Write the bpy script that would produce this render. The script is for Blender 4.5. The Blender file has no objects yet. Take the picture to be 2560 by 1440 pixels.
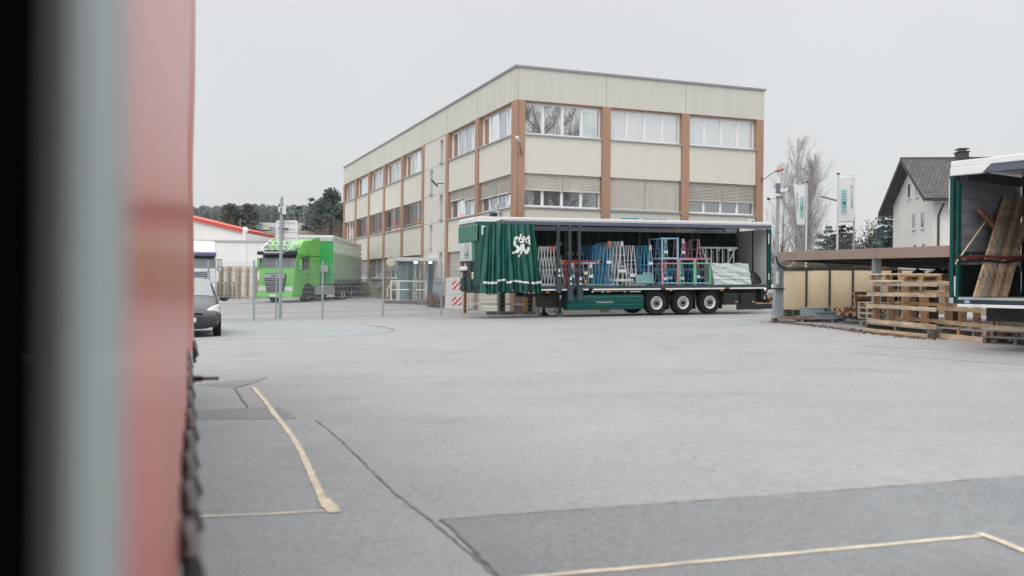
import bpy, bmesh, math, random
from mathutils import Vector, Matrix

SC = bpy.context.scene
COL = SC.collection
RND = random.Random(7)

# ------------------------------------------------------------------ camera
F, CX, CY, ROLL, H = 2352.5, 1280.0, 706.3, 0.0098, 1.42      # measured from the photograph (2560 px wide)
cam_d = bpy.data.cameras.new("camera")
cam = bpy.data.objects.new("camera", cam_d)
COL.objects.link(cam)
cam.location = (0, 0, H)
cam.rotation_euler = (math.pi / 2, -ROLL, 0)
cam_d.sensor_width = 36.0
cam_d.lens = F / 2560 * 36.0
cam_d.shift_y = -(720 - CY) / 2560
cam_d.clip_start = 0.03
cam_d.clip_end = 3000
cam_d.dof.use_dof = True
cam_d.dof.focus_distance = 40.0
cam_d.dof.aperture_fstop = 1.7
SC.camera = cam

# ------------------------------------------------------------------ overcast sky and veiled sun
SUN_EL, SUN_AZ = math.radians(48), math.radians(200)
world = bpy.data.worlds.new("World")
SC.world = world
world.use_nodes = True
wn, wl = world.node_tree.nodes, world.node_tree.links
wn.clear()
wout = wn.new("ShaderNodeOutputWorld")
sky = wn.new("ShaderNodeTexSky")
sky.sky_type = 'NISHITA'
sky.sun_disc = False
sky.sun_elevation = SUN_EL
sky.sun_rotation = SUN_AZ
sky.air_density = 1.0
sky.dust_density = 4.0
bg_sky = wn.new("ShaderNodeBackground")
bg_sky.inputs[1].default_value = 0.02
wl.new(sky.outputs[0], bg_sky.inputs[0])
# cloud deck: dim at the horizon, about three times brighter overhead (the standard overcast sky)
tc = wn.new("ShaderNodeTexCoord")
sep = wn.new("ShaderNodeSeparateXYZ")
wl.new(tc.outputs["Generated"], sep.inputs[0])
ramp = wn.new("ShaderNodeValToRGB")
ramp.color_ramp.elements[0].position = 0.0
ramp.color_ramp.elements[0].color = (0.203, 0.2035, 0.203, 1)
ramp.color_ramp.elements[1].position = 1.0
ramp.color_ramp.elements[1].color = (0.93, 0.93, 0.93, 1)
e = ramp.color_ramp.elements.new(0.3)
e.color = (0.221, 0.2215, 0.221, 1)
wl.new(sep.outputs[2], ramp.inputs[0])
cn = wn.new("ShaderNodeTexNoise")
cn.inputs["Scale"].default_value = 2.2
cn.inputs["Detail"].default_value = 5
wl.new(tc.outputs["Generated"], cn.inputs["Vector"])
cr = wn.new("ShaderNodeMapRange")
cr.inputs[1].default_value = 0.3
cr.inputs[2].default_value = 0.7
cr.inputs[3].default_value = 0.96
cr.inputs[4].default_value = 1.04
wl.new(cn.outputs[0], cr.inputs[0])
cm = wn.new("ShaderNodeVectorMath")
cm.operation = 'SCALE'
wl.new(ramp.outputs[0], cm.inputs[0])
wl.new(cr.outputs[0], cm.inputs["Scale"])
bg_cloud = wn.new("ShaderNodeBackground")
bg_cloud.inputs[1].default_value = 2.9
wl.new(cm.outputs[0], bg_cloud.inputs[0])
add = wn.new("ShaderNodeAddShader")
wl.new(bg_sky.outputs[0], add.inputs[0])
wl.new(bg_cloud.outputs[0], add.inputs[1])
wl.new(add.outputs[0], wout.inputs[0])

sun_d = bpy.data.lights.new("sun", 'SUN')
sun_d.energy = 0.6
sun_d.angle = math.radians(25)
sun_d.color = (1.0, 0.97, 0.93)
sun = bpy.data.objects.new("sun", sun_d)
COL.objects.link(sun)
# Nishita sun_rotation is measured from +Y towards +X
sd = Vector((math.sin(SUN_AZ) * math.cos(SUN_EL), math.cos(SUN_AZ) * math.cos(SUN_EL), math.sin(SUN_EL)))
sun.rotation_euler = sd.to_track_quat('Z', 'Y').to_euler()

SC.view_settings.view_transform = 'Standard'
SC.view_settings.look = 'None'
SC.view_settings.gamma = 1.0
SC.view_settings.exposure = 0.12
SC.view_settings.use_curve_mapping = False
SC.cycles.max_bounces = 6
SC.cycles.transparent_max_bounces = 24
SC.cycles.use_denoising = True

# ------------------------------------------------------------------ helpers: where a measured picture point lies in the yard
def sstep(a, b, x):
    t = min(1.0, max(0.0, (x - a) / (b - a)))
    return t * t * (3 - 2 * t)

def gz(x, y):                                   # the yard falls slightly to the left and rises behind the fence
    return 0.0145 * max(-40, min(40, x)) + 0.42 * sstep(39, 60, y) * sstep(2, -8, x)

def ray(px, py):
    xr, yr = px - CX, CY - py
    c, s = math.cos(ROLL), math.sin(ROLL)
    return Vector(((xr * c - yr * s) / F, 1.0, (xr * s + yr * c) / F))

def at(px, py, Y):
    d = ray(px, py)
    return Vector((d.x * Y, Y, H + d.z * Y))

def G(px, py):                                  # where that line of sight meets the ground
    d = ray(px, py)
    t = 1.0
    while t < 400:
        if H + d.z * t < gz(d.x * t, t):
            lo, hi = t - 0.5, t
            for _ in range(30):
                m = (lo + hi) / 2
                if H + d.z * m < gz(d.x * m, m): hi = m
                else: lo = m
            return Vector((d.x * hi, hi, gz(d.x * hi, hi)))
        t += 0.5
    return Vector((d.x * 400, 400, gz(d.x * 400, 400)))

def gp(x, y): return Vector((x, y, gz(x, y)))

# ------------------------------------------------------------------ helpers: materials
MATS = {}
def mat(name, col, rough=0.6, metal=0.0, var=0.0, vscale=3.0, bump=0.0, bscale=60.0, spec=0.5, coat=0.0, stretch=None, col2=None, detail=6, trans=0.0):
    if name in MATS: return MATS[name]
    m = bpy.data.materials.new(name)
    m.use_nodes = True
    n, l = m.node_tree.nodes, m.node_tree.links
    b = n["Principled BSDF"]
    b.inputs["Base Color"].default_value = (*col, 1)
    b.inputs["Roughness"].default_value = rough
    b.inputs["Metallic"].default_value = metal
    b.inputs["Specular IOR Level"].default_value = spec
    b.inputs["Coat Weight"].default_value = coat
    b.inputs["Transmission Weight"].default_value = trans
    if var > 0 or col2 or bump > 0:
        t = n.new("ShaderNodeTexCoord")
        src = t.outputs["Object"]
        if stretch:
            mp = n.new("ShaderNodeMapping")
            mp.inputs["Scale"].default_value = stretch
            l.new(src, mp.inputs[0])
            src = mp.outputs[0]
    if var > 0 or col2:
        nz = n.new("ShaderNodeTexNoise")
        nz.inputs["Scale"].default_value = vscale
        nz.inputs["Detail"].default_value = detail
        nz.inputs["Roughness"].default_value = 0.62
        l.new(src, nz.inputs["Vector"])
        r = n.new("ShaderNodeValToRGB")
        c1 = [max(0, c * (1 - var)) for c in col]
        c2 = [min(1, c * (1 + var)) for c in (col2 or col)]
        r.color_ramp.elements[0].position = 0.32
        r.color_ramp.elements[1].position = 0.68
        r.color_ramp.elements[0].color = (*c1, 1)
        r.color_ramp.elements[1].color = (*c2, 1)
        l.new(nz.outputs[0], r.inputs[0])
        l.new(r.outputs[0], b.inputs["Base Color"])
    if bump > 0:
        bz = n.new("ShaderNodeTexNoise")
        bz.inputs["Scale"].default_value = bscale
        bz.inputs["Detail"].default_value = 4
        l.new(src, bz.inputs["Vector"])
        bp = n.new("ShaderNodeBump")
        bp.inputs["Strength"].default_value = bump
        bp.inputs["Distance"].default_value = 0.02
        l.new(bz.outputs[0], bp.inputs["Height"])
        l.new(bp.outputs[0], b.inputs["Normal"])
    MATS[name] = m
    return m

def lamp_mat(name, col, strength):
    m = mat(name, col, 0.4)
    b = m.node_tree.nodes["Principled BSDF"]
    b.inputs["Emission Color"].default_value = (*col, 1)
    b.inputs["Emission Strength"].default_value = strength
    return m

# ------------------------------------------------------------------ helpers: mesh building
class MB:
    def __init__(self):
        self.v, self.f, self.mi, self.cur = [], [], [], 0
        self.M = Matrix.Identity(4)
    def add(self, pts, faces):
        o = len(self.v)
        M = self.M
        self.v += [M @ Vector(p) for p in pts]
        for f in faces:
            self.f.append([o + i for i in f])
            self.mi.append(self.cur)
        return self
    def quad(self, a, b, c, d): return self.add([a, b, c, d], [(0, 1, 2, 3)])
    def poly(self, pts): return self.add(pts, [tuple(range(len(pts)))])
    def box(self, x0, y0, z0, x1, y1, z1):
        if x0 > x1: x0, x1 = x1, x0
        if y0 > y1: y0, y1 = y1, y0
        if z0 > z1: z0, z1 = z1, z0
        p = [(x0, y0, z0), (x1, y0, z0), (x1, y1, z0), (x0, y1, z0), (x0, y0, z1), (x1, y0, z1), (x1, y1, z1), (x0, y1, z1)]
        return self.add(p, [(3, 2, 1, 0), (4, 5, 6, 7), (0, 1, 5, 4), (1, 2, 6, 5), (2, 3, 7, 6), (3, 0, 4, 7)])
    def hexa(self, p):                          # eight corners, bottom ring then top ring
        return self.add(p, [(3, 2, 1, 0), (4, 5, 6, 7), (0, 1, 5, 4), (1, 2, 6, 5), (2, 3, 7, 6), (3, 0, 4, 7)])
    def bar(self, p, q, w, h=None, up=(0, 0, 1)):
        h = w if h is None else h
        p, q = Vector(p), Vector(q)
        d = (q - p)
        if d.length < 1e-6: return self
        d.normalize()
        u = Vector(up)
        s = d.cross(u)
        if s.length < 1e-3: s = d.cross(Vector((0, 1, 0)))
        s.normalize()
        u = s.cross(d)
        s, u = s * w / 2, u * h / 2
        return self.add([p - s - u, p + s - u, p + s + u, p - s + u, q - s - u, q + s - u, q + s + u, q - s + u],
                        [(0, 1, 2, 3), (7, 6, 5, 4), (0, 4, 5, 1), (1, 5, 6, 2), (2, 6, 7, 3), (3, 7, 4, 0)])
    def tube(self, p, q, r0, r1=None, n=8, caps=True):
        r1 = r0 if r1 is None else r1
        p, q = Vector(p), Vector(q)
        d = q - p
        if d.length < 1e-6: return self
        d.normalize()
        s = d.cross(Vector((0, 0, 1)))
        if s.length < 1e-3: s = Vector((1, 0, 0))
        s.normalize()
        u = s.cross(d)
        pts = []
        for c, r in ((p, r0), (q, r1)):
            for i in range(n):
                a = 2 * math.pi * i / n
                pts.append(c + s * (r * math.cos(a)) + u * (r * math.sin(a)))
        fs = [(i, n + i, n + (i + 1) % n, (i + 1) % n) for i in range(n)]
        if caps: fs += [tuple(range(n)), tuple(range(2 * n - 1, n - 1, -1))]
        return self.add(pts, fs)
    def path(self, pts, r, n=6):
        for a, b in zip(pts[:-1], pts[1:]): self.tube(a, b, r, r, n)
        return self
    def prism(self, poly, fn, d0, d1):          # 2-D outline, fn(u, v, d) -> point
        k = len(poly)
        pts = [fn(u, v, d0) for u, v in poly] + [fn(u, v, d1) for u, v in poly]
        fs = [tuple(range(k - 1, -1, -1)), tuple(range(k, 2 * k))]
        fs += [(i, (i + 1) % k, k + (i + 1) % k, k + i) for i in range(k)]
        return self.add(pts, fs)
    def lathe(self, prof, fn, n=24):            # profile (r, d); fn(x, z, d) -> point
        k = len(prof)
        pts, fs = [], []
        for i in range(n):
            a = 2 * math.pi * i / n
            for r, d in prof: pts.append(fn(r * math.cos(a), r * math.sin(a), d))
        for i in range(n):
            j = (i + 1) % n
            for q in range(k - 1): fs.append((i * k + q, i * k + q + 1, j * k + q + 1, j * k + q))
        return self.add(pts, fs)
    def grid(self, fn, nu, nv):
        pts = [fn(i / nu, j / nv) for j in range(nv + 1) for i in range(nu + 1)]
        w = nu + 1
        fs = [(j * w + i, j * w + i + 1, (j + 1) * w + i + 1, (j + 1) * w + i) for j in range(nv) for i in range(nu)]
        return self.add(pts, fs)
    def sphere(self, c, rx, ry=None, rz=None, n=10, m=6):
        ry = rx if ry is None else ry
        rz = rx if rz is None else rz
        def fn(u, v):
            a, b = 2 * math.pi * u, math.pi * (v - .5)
            return (c[0] + rx * math.cos(a) * math.cos(b), c[1] + ry * math.sin(a) * math.cos(b), c[2] + rz * math.sin(b))
        return self.grid(fn, n, m)
    def build(self, name, mats, parent=None, smooth=0, bevel=0.0, loc=None, thick=0.0, subsurf=0, fix=True):
        me = bpy.data.meshes.new(name)
        me.from_pydata([tuple(v) for v in self.v], [], self.f)
        ms = mats if isinstance(mats, (list, tuple)) else [mats]
        for m in ms: me.materials.append(m)
        if len(ms) > 1: me.polygons.foreach_set("material_index", self.mi)
        if fix:
            bm = bmesh.new()
            bm.from_mesh(me)
            bmesh.ops.recalc_face_normals(bm, faces=bm.faces)
            bm.to_mesh(me)
            bm.free()
        if smooth:
            me.shade_smooth()
            me.set_sharp_from_angle(angle=math.radians(smooth))
        me.update()
        o = bpy.data.objects.new(name, me)
        COL.objects.link(o)
        if parent: o.parent = parent
        if loc is not None: o.location = loc
        if thick:
            s = o.modifiers.new("thick", 'SOLIDIFY')
            s.thickness = thick
        if bevel:
            b = o.modifiers.new("bevel", 'BEVEL')
            b.width = bevel
            b.segments = 2
            b.limit_method = 'ANGLE'
            b.angle_limit = math.radians(40)
        if subsurf:
            s = o.modifiers.new("sub", 'SUBSURF')
            s.levels = s.render_levels = subsurf
        return o

def tag(o, label=None, cat=None, group=None, kind=None):
    if label: o["label"] = label
    if cat: o["category"] = cat
    if group: o["group"] = group
    if kind: o["kind"] = kind
    return o

def thing(name, label, cat, loc=(0, 0, 0), rotz=0.0, group=None, rot=None):
    o = bpy.data.objects.new(name, None)
    COL.objects.link(o)
    o.empty_display_size = 0.2
    o.location = loc
    o.rotation_euler = rot if rot else (0, 0, rotz)
    return tag(o, label, cat, group)

def dup(root, loc, rotz=None, label=None, group=None, rot=None, scale=None):
    r = root.copy()
    COL.objects.link(r)
    r.location = loc
    if rotz is not None: r.rotation_euler = (0, 0, rotz)
    if rot is not None: r.rotation_euler = rot
    if scale is not None: r.scale = scale
    if label: r["label"] = label
    if group: r["group"] = group
    for ch in list(root.children):
        c = ch.copy()
        COL.objects.link(c)
        c.parent = r
        for g in list(ch.children):
            d = g.copy()
            COL.objects.link(d)
            d.parent = c
    return r

def text_mesh(name, body, size, m, parent, M, extrude=0.004, bold=0.0, shear=0.0, sx=1.0, space=1.0):
    cu = bpy.data.curves.new(name, 'FONT')
    cu.body = body
    cu.size = size
    cu.extrude = extrude
    cu.offset = bold
    cu.shear = shear
    cu.space_character = space
    cu.align_x = 'CENTER'
    cu.align_y = 'CENTER'
    t = bpy.data.objects.new(name + "_tmp", cu)
    COL.objects.link(t)
    dg = bpy.context.evaluated_depsgraph_get()
    me = bpy.data.meshes.new_from_object(t.evaluated_get(dg))
    bpy.data.objects.remove(t)
    me.transform(M @ Matrix.Diagonal((sx, 1, 1, 1)))
    me.materials.clear()
    me.materials.append(m)
    o = bpy.data.objects.new(name, me)
    COL.objects.link(o)
    if parent: o.parent = parent
    return o

def basis(origin, x, y):                        # a frame whose text runs along x with y up
    x, y = Vector(x).normalized(), Vector(y).normalized()
    z = x.cross(y)
    M = Matrix.Identity(4)
    for i in range(3):
        M[i][0], M[i][1], M[i][2], M[i][3] = x[i], y[i], z[i], origin[i]
    return M
# ------------------------------------------------------------------ ground
def asphalt(name, c1, c2, big=0.25, speck=0.22, warm=None):
    m = bpy.data.materials.new(name)
    m.use_nodes = True
    n, l = m.node_tree.nodes, m.node_tree.links
    b = n["Principled BSDF"]
    b.inputs["Roughness"].default_value = 0.85
    b.inputs["Specular IOR Level"].default_value = 0.3
    t = n.new("ShaderNodeTexCoord")
    def noise(scale, detail=5, stretch=None):
        z = n.new("ShaderNodeTexNoise")
        z.inputs["Scale"].default_value = scale
        z.inputs["Detail"].default_value = detail
        src = t.outputs["Object"]
        if stretch:
            mp = n.new("ShaderNodeMapping")
            mp.inputs["Scale"].default_value = stretch
            mp.inputs["Rotation"].default_value = (0, 0, 0.35)
            l.new(src, mp.inputs[0])
            src = mp.outputs[0]
        l.new(src, z.inputs["Vector"])
        return z.outputs[0]
    def ramp(fac, p0, p1, a, bb):
        r = n.new("ShaderNodeValToRGB")
        r.color_ramp.elements[0].position = p0
        r.color_ramp.elements[1].position = p1
        r.color_ramp.elements[0].color = (*a, 1)
        r.color_ramp.elements[1].color = (*bb, 1)
        l.new(fac, r.inputs[0])
        return r.outputs[0]
    def mul(a, bb, f=1.0):
        x = n.new("ShaderNodeMix")
        x.data_type = 'RGBA'
        x.blend_type = 'MULTIPLY'
        x.inputs[0].default_value = f
        l.new(a, x.inputs[6])
        l.new(bb, x.inputs[7])
        return x.outputs[2]
    base = ramp(noise(0.16, 6), 0.3, 0.7, c1, c2)
    s1 = ramp(noise(0.9, 7), 0.35, 0.7, (1 - big,) * 3, (1.0,) * 3)
    s2 = ramp(noise(55, 3), 0.36, 0.6, (1 - speck,) * 3, (1.06,) * 3)
    s3 = ramp(noise(13, 4), 0.4, 0.62, (0.93,) * 3, (1.03,) * 3)
    tracks = ramp(noise(0.5, 4, (0.25, 2.2, 1)), 0.5, 0.75, (1.0,) * 3, (0.90, 0.905, 0.91))
    spots = ramp(noise(7, 6), 0.66, 0.72, (1.0,) * 3, (0.80, 0.80, 0.81))
    stains = ramp(noise(0.7, 9), 0.60, 0.74, (1.0,) * 3, (0.86, 0.865, 0.87))
    out = mul(mul(mul(mul(mul(mul(base, s1), s2), s3), tracks), spots), stains)
    l.new(out, b.inputs["Base Color"])
    bp = n.new("ShaderNodeBump")
    bp.inputs["Strength"].default_value = 0.35
    bp.inputs["Distance"].default_value = 0.01
    l.new(noise(90, 3), bp.inputs["Height"])
    l.new(bp.outputs[0], b.inputs["Normal"])
    return m

M_yard = asphalt("yard_asphalt", (0.266, 0.2645, 0.263), (0.302, 0.300, 0.298), 0.07, 0.20)
M_patch = asphalt("patch_asphalt", (0.270, 0.288, 0.296), (0.298, 0.314, 0.322), 0.10, 0.22)
M_patch3 = asphalt("patch_asphalt_dark", (0.190, 0.204, 0.210), (0.216, 0.229, 0.235), 0.10, 0.24)
M_patch2 = asphalt("patch_asphalt_new", (0.205, 0.215, 0.223), (0.232, 0.241, 0.248), 0.10, 0.20)
M_tar = mat("tar", (0.115, 0.115, 0.118), 0.8, var=0.45, vscale=9, bump=0.2)
M_line = mat("line_paint", (0.49, 0.435, 0.325), 0.75, var=0.25, vscale=9, bump=0.2, bscale=70)
M_line_worn = mat("line_paint_worn", (0.335, 0.32, 0.285), 0.8, var=0.12, vscale=4)
M_line_white = mat("line_white", (0.55, 0.55, 0.55), 0.7, var=0.1, vscale=5)

def axis(vals):
    out = []
    for a, b, n in vals: out += [a + (b - a) * i / n for i in range(n)]
    return out + [vals[-1][1]]
gx = axis([(-600, -60, 9), (-60, -10, 25), (-10, 4, 28), (4, 40, 18), (40, 600, 9)])
gy = axis([(-120, 30, 15), (30, 64, 34), (64, 140, 19), (140, 900, 10)])
g = MB()
w = len(gx)
g.add([(x, y, gz(x, y)) for y in gy for x in gx], [(j * w + i, j * w + i + 1, (j + 1) * w + i + 1, (j + 1) * w + i) for j in range(len(gy) - 1) for i in range(w - 1)])
tag(g.build("ground", M_yard, smooth=60), kind="structure")

def sheet(name, pix, m, lift=0.004, kind="structure", jitter=0.0):
    b = MB()
    pts = []
    for i, p in enumerate(pix):
        q = pix[(i + 1) % len(pix)]
        A, B = G(*p), G(*q)
        k = max(1, int((B - A).length / 0.5)) if jitter else 1
        for j in range(k):
            P = A.lerp(B, j / k)
            if jitter and j: P += Vector((RND.uniform(-jitter, jitter), RND.uniform(-jitter, jitter), 0))
            pts.append((P.x, P.y, gz(P.x, P.y) + lift))
    b.poly(pts)
    return tag(b.build(name, m), kind=kind)

def strip(name, pix, width, m, lift=0.008, jitter=0.0, step=0.25, kind="structure", wj=0.0, ends=None):
    P = [G(*p) for p in pix]
    pts = []
    for a, b in zip(P[:-1], P[1:]):
        k = max(1, int((b - a).length / step))
        pts += [a.lerp(b, i / k) for i in range(k)]
    pts.append(P[-1])
    L, R = [], []
    for i, p in enumerate(pts):
        d = (pts[min(i + 1, len(pts) - 1)] - pts[max(i - 1, 0)])
        d.z = 0
        d.normalize()
        s = Vector((-d.y, d.x, 0))
        o = s * RND.uniform(-jitter, jitter)
        wl_, wr_ = width / 2 * (1 + RND.uniform(-wj, wj)), width / 2 * (1 + RND.uniform(-wj, wj))
        for lst, q in ((L, p + s * wl_ + o), (R, p - s * wr_ + o)): lst.append((q.x, q.y, gz(q.x, q.y) + lift))
    b = MB()
    for i in range(len(pts) - 1): b.quad(L[i], R[i], R[i + 1], L[i + 1])
    return tag(b.build(name, m), kind=kind)

sheet("asphalt_patch", [(250, 1048), (488, 1049), (745, 1049), (788, 1051), (855, 1104), (925, 1175), (1000, 1246), (1088, 1312), (1165, 1378), (1238, 1442), (1330, 1560), (1480, 1900), (-900, 1900)], M_patch, jitter=0.018)
sheet("asphalt_patch", [(250, 1026), (488, 1027), (698, 1018), (745, 1049), (488, 1050), (250, 1049)], M_patch2, lift=0.007)
sheet("asphalt_patch", [(250, 968), (488, 965), (585, 953), (668, 945), (640, 956), (588, 971), (618, 1021), (488, 1027), (250, 1026)], M_patch, lift=0.004)
sheet("asphalt_patch", [(488, 963), (585, 953), (668, 945), (640, 956), (588, 971)], M_patch2, lift=0.007)
sheet("asphalt_patch", [(1106, 1301), (1500, 1272), (2000, 1236), (2560, 1192), (3200, 1142), (3600, 1900), (1560, 1900), (1345, 1560), (1250, 1442), (1175, 1372)], M_patch3, jitter=0.018)
sheet("asphalt_patch", [(200, 803), (545, 803), (700, 803), (850, 808), (930, 814), (975, 822), (985, 828), (950, 835), (850, 841), (690, 847), (480, 850), (200, 852)], M_patch, jitter=0.05)
sheet("asphalt_patch", [(1652, 803), (1700, 796), (1770, 790), (1945, 783), (1990, 783), (1950, 808), (1860, 811), (1760, 810), (1690, 808)], M_patch, jitter=0.05)
strip("tar_joint", [(790, 1051), (855, 1104), (925, 1175), (1000, 1246), (1088, 1312), (1165, 1378), (1238, 1442), (1330, 1560)], 0.020, M_tar, 0.007, 0.006, 0.08, wj=0.6)
strip("tar_joint", [(1106, 1300), (1150, 1342), (1205, 1400), (1250, 1442), (1345, 1560)], 0.016, M_tar, 0.007, 0.006, 0.08, wj=0.6)
strip("tar_joint", [(1092, 1302), (1500, 1271), (2000, 1235), (2560, 1191), (3100, 1148)], 0.013, M_tar, 0.007, 0.006, 0.08, wj=0.7)
strip("tar_joint", [(588, 972), (604, 998), (620, 1022)], 0.022, M_tar, 0.012, 0.006, 0.15, wj=0.5)
strip("tar_joint", [(900, 811), (960, 818), (985, 826)], 0.05, M_tar, 0.016, 0.03, 0.2, wj=0.7)
strip("yellow_line", [(633, 969), (662, 1003), (690, 1040), (718, 1076), (744, 1114), (766, 1158), (784, 1200), (802, 1240), (808, 1256)], 0.052, M_line, 0.008, 0.003, 0.12, wj=0.12)
strip("yellow_line", [(806, 1250), (822, 1268), (838, 1284)], 0.085, M_line, 0.011, 0.002, 0.05, wj=0.15)
strip("yellow_line", [(250, 1303), (487, 1294), (670, 1288), (852, 1277)], 0.045, M_line, 0.008, 0.003, 0.1, wj=0.15)
strip("yellow_line", [(1000, 1484), (1385, 1440), (1700, 1412), (2050, 1380), (2300, 1356), (2456, 1342)], 0.042, M_line, 0.008, 0.003, 0.1, wj=0.15)
strip("yellow_line", [(2446, 1337), (2500, 1356), (2560, 1382), (2700, 1440)], 0.05, M_line, 0.011, 0.003, 0.1, wj=0.12)
strip("yellow_line", [(2150, 866), (2330, 872), (2560, 886)], 0.10, M_line_worn, 0.005, 0.005, 0.3, wj=0.5)
strip("yellow_line", [(2120, 878), (2300, 893), (2560, 912)], 0.10, M_line_worn, 0.005, 0.005, 0.3, wj=0.5)
# ------------------------------------------------------------------ office building
def facade_material(name, col, dirt):
    m = bpy.data.materials.new(name)
    m.use_nodes = True
    n, l = m.node_tree.nodes, m.node_tree.links
    b = n["Principled BSDF"]
    b.inputs["Roughness"].default_value = 0.8
    b.inputs["Specular IOR Level"].default_value = 0.25
    t = n.new("ShaderNodeTexCoord")
    mp = n.new("ShaderNodeMapping")
    mp.inputs["Scale"].default_value = (2.2, 2.2, 0.28)
    l.new(t.outputs["Object"], mp.inputs[0])
    z = n.new("ShaderNodeTexNoise")
    z.inputs["Scale"].default_value = 1.0
    z.inputs["Detail"].default_value = 7
    l.new(mp.outputs[0], z.inputs["Vector"])
    r = n.new("ShaderNodeValToRGB")
    r.color_ramp.elements[0].position = 0.25
    r.color_ramp.elements[1].position = 0.72
    r.color_ramp.elements[0].color = (*[c * k for c, k in zip(col, (0.99, 1.0, 1.0))], 1)
    r.color_ramp.elements[1].color = (*dirt, 1)
    l.new(z.outputs[0], r.inputs[0])
    l.new(r.outputs[0], b.inputs["Base Color"])
    return m

M_cream = facade_material("cream_panel", (0.590, 0.570, 0.508), (0.568, 0.548, 0.490))
M_fascia = facade_material("cream_fascia", (0.570, 0.562, 0.510), (0.500, 0.492, 0.432))
M_stair = facade_material("stair_panel", (0.575, 0.562, 0.52), (0.54, 0.527, 0.485))
M_brown = mat("brown_column", (0.335, 0.200, 0.133), 0.65, var=0.12, vscale=1.2, stretch=(1, 1, 0.3))
M_dark = mat("dark_room", (0.03, 0.034, 0.037), 0.9)
M_whitef = mat("white_window_frame", (0.70, 0.71, 0.73), 0.4)
M_sill = mat("metal_sill", (0.42, 0.43, 0.45), 0.45, metal=0.3)
M_coping = mat("coping_metal", (0.30, 0.295, 0.33), 0.4, metal=0.4)
M_seam = mat("panel_seam", (0.25, 0.24, 0.22), 0.9)
M_blind = mat("blind_slat", (0.50, 0.475, 0.435), 0.5, var=0.06, vscale=2)
M_blind_dk = mat("blind_slat_grey", (0.36, 0.35, 0.34), 0.5, var=0.06, vscale=2)

def glass(name, base, fac, tint=(0.93, 0.97, 0.98)):
    m = bpy.data.materials.new(name)
    m.use_nodes = True
    n, l = m.node_tree.nodes, m.node_tree.links
    b = n["Principled BSDF"]
    b.inputs["Base Color"].default_value = (*base, 1)
    b.inputs["Roughness"].default_value = 0.3
    gl = n.new("ShaderNodeBsdfGlossy")
    gl.inputs["Color"].default_value = (*tint, 1)
    gl.inputs["Roughness"].default_value = 0.015
    lw = n.new("ShaderNodeLayerWeight")
    lw.inputs["Blend"].default_value = 0.25
    mr = n.new("ShaderNodeMapRange")
    mr.inputs[3].default_value = fac
    mr.inputs[4].default_value = 1.0
    l.new(lw.outputs["Fresnel"], mr.inputs[0])
    mx = n.new("ShaderNodeMixShader")
    l.new(mr.outputs[0], mx.inputs[0])
    l.new(b.outputs[0], mx.inputs[1])
    l.new(gl.outputs[0], mx.inputs[2])
    # slight pillowing so reflections bend from pane to pane
    t = n.new("ShaderNodeTexCoord")
    z = n.new("ShaderNodeTexNoise")
    z.inputs["Scale"].default_value = 0.7
    z.inputs["Detail"].default_value = 1
    l.new(t.outputs["Object"], z.inputs["Vector"])
    bp = n.new("ShaderNodeBump")
    bp.inputs["Strength"].default_value = 0.08
    bp.inputs["Distance"].default_value = 0.05
    l.new(z.outputs[0], bp.inputs["Height"])
    l.new(bp.outputs[0], gl.inputs["Normal"])
    l.new(mx.outputs[0], n["Material Output"].inputs[0])
    return m
M_glass_sky = glass("pane_sky_curtain", (0.55, 0.57, 0.58), 0.35)  # pale base: curtains inside, plus mirrored sky put into the colour
M_glass_dk = glass("pane_clear", (0.06, 0.075, 0.085), 0.30)
M_glass_cool = glass("pane_cool", (0.22, 0.25, 0.27), 0.35)

M_glass_mir = glass("pane_mirroring", (0.20, 0.22, 0.23), 0.72)
BX, BY, BTH = 0.125, 42.61, 0.3627
ZT, ZF, S2, H1, S1, H0, S0 = 11.18, 9.71, 8.19, 6.41, 4.89, 3.07, 1.60
bld = thing("office_building", "three-storey cream office building with brown columns and rows of white windows", "office building", (BX, BY, 0), BTH)
WR, LL = 13.30, 41.56
def fR(a, d, z): return (a, -d, z)
def fL(a, d, z): return (-d, a, z)
def fbox(b, fn, a0, a1, d0, d1, z0, z1):
    p, q = fn(a0, d0, z0), fn(a1, d1, z1)
    return b.box(p[0], p[1], p[2], q[0], q[1], q[2])

b = MB()
b.box(0.42, 0.42, -0.6, WR - 0.42, LL - 0.42, ZT - 0.3)
b.build("wall", M_dark, bld)
b = MB()
b.box(0.3, 0.3, ZT - 0.28, WR - 0.3, LL - 0.3, ZT - 0.02)
b.build("roof", M_seam, bld)
b = MB()                                        # the two sides not seen from the yard
b.box(WR - 0.40, 0.44, -0.6, WR - 0.02, LL - 0.44, ZF - 0.01)
b.box(0.44, LL - 0.40, -0.6, WR - 0.44, LL - 0.02, ZF - 0.01)
b.build("rear_wall", M_cream, bld)
# parapet band
colsR = [(0.0, 0.41), (4.31, 4.74), (8.59, 9.01), (12.89, 13.30)]
colsL = [(0.0, 0.50), (5.21, 5.72), (10.46, 10.92), (15.53, 15.99), (20.65, 21.17), (25.94, 26.44), (31.0, 31.52), (36.06, 36.58), (41.06, 41.56)]
b = MB()
b.box(-0.03, -0.03, ZF, WR + 0.03, 0.27, ZT)
b.box(-0.03, 0.27, ZF, 0.27, LL - 0.27, ZT)
b.box(WR - 0.27, 0.27, ZF, WR + 0.03, LL - 0.27, ZT)
b.box(-0.03, LL - 0.27, ZF, WR + 0.03, LL + 0.03, ZT)
b.build("parapet", M_fascia, bld)
for fn_, aa in ((fR, (0.06, 4.5, 8.8)), (fL, (0.12, 5.45, 10.7, 15.8, 20.9, 26.2, 31.2, 36.3))):
    for a in aa:
        b = MB()
        fbox(b, fn_, a - 0.012, a + 0.012, 0.03, 0.034, ZF, ZT)
        b.build("panel_joint", M_seam, bld)
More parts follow.
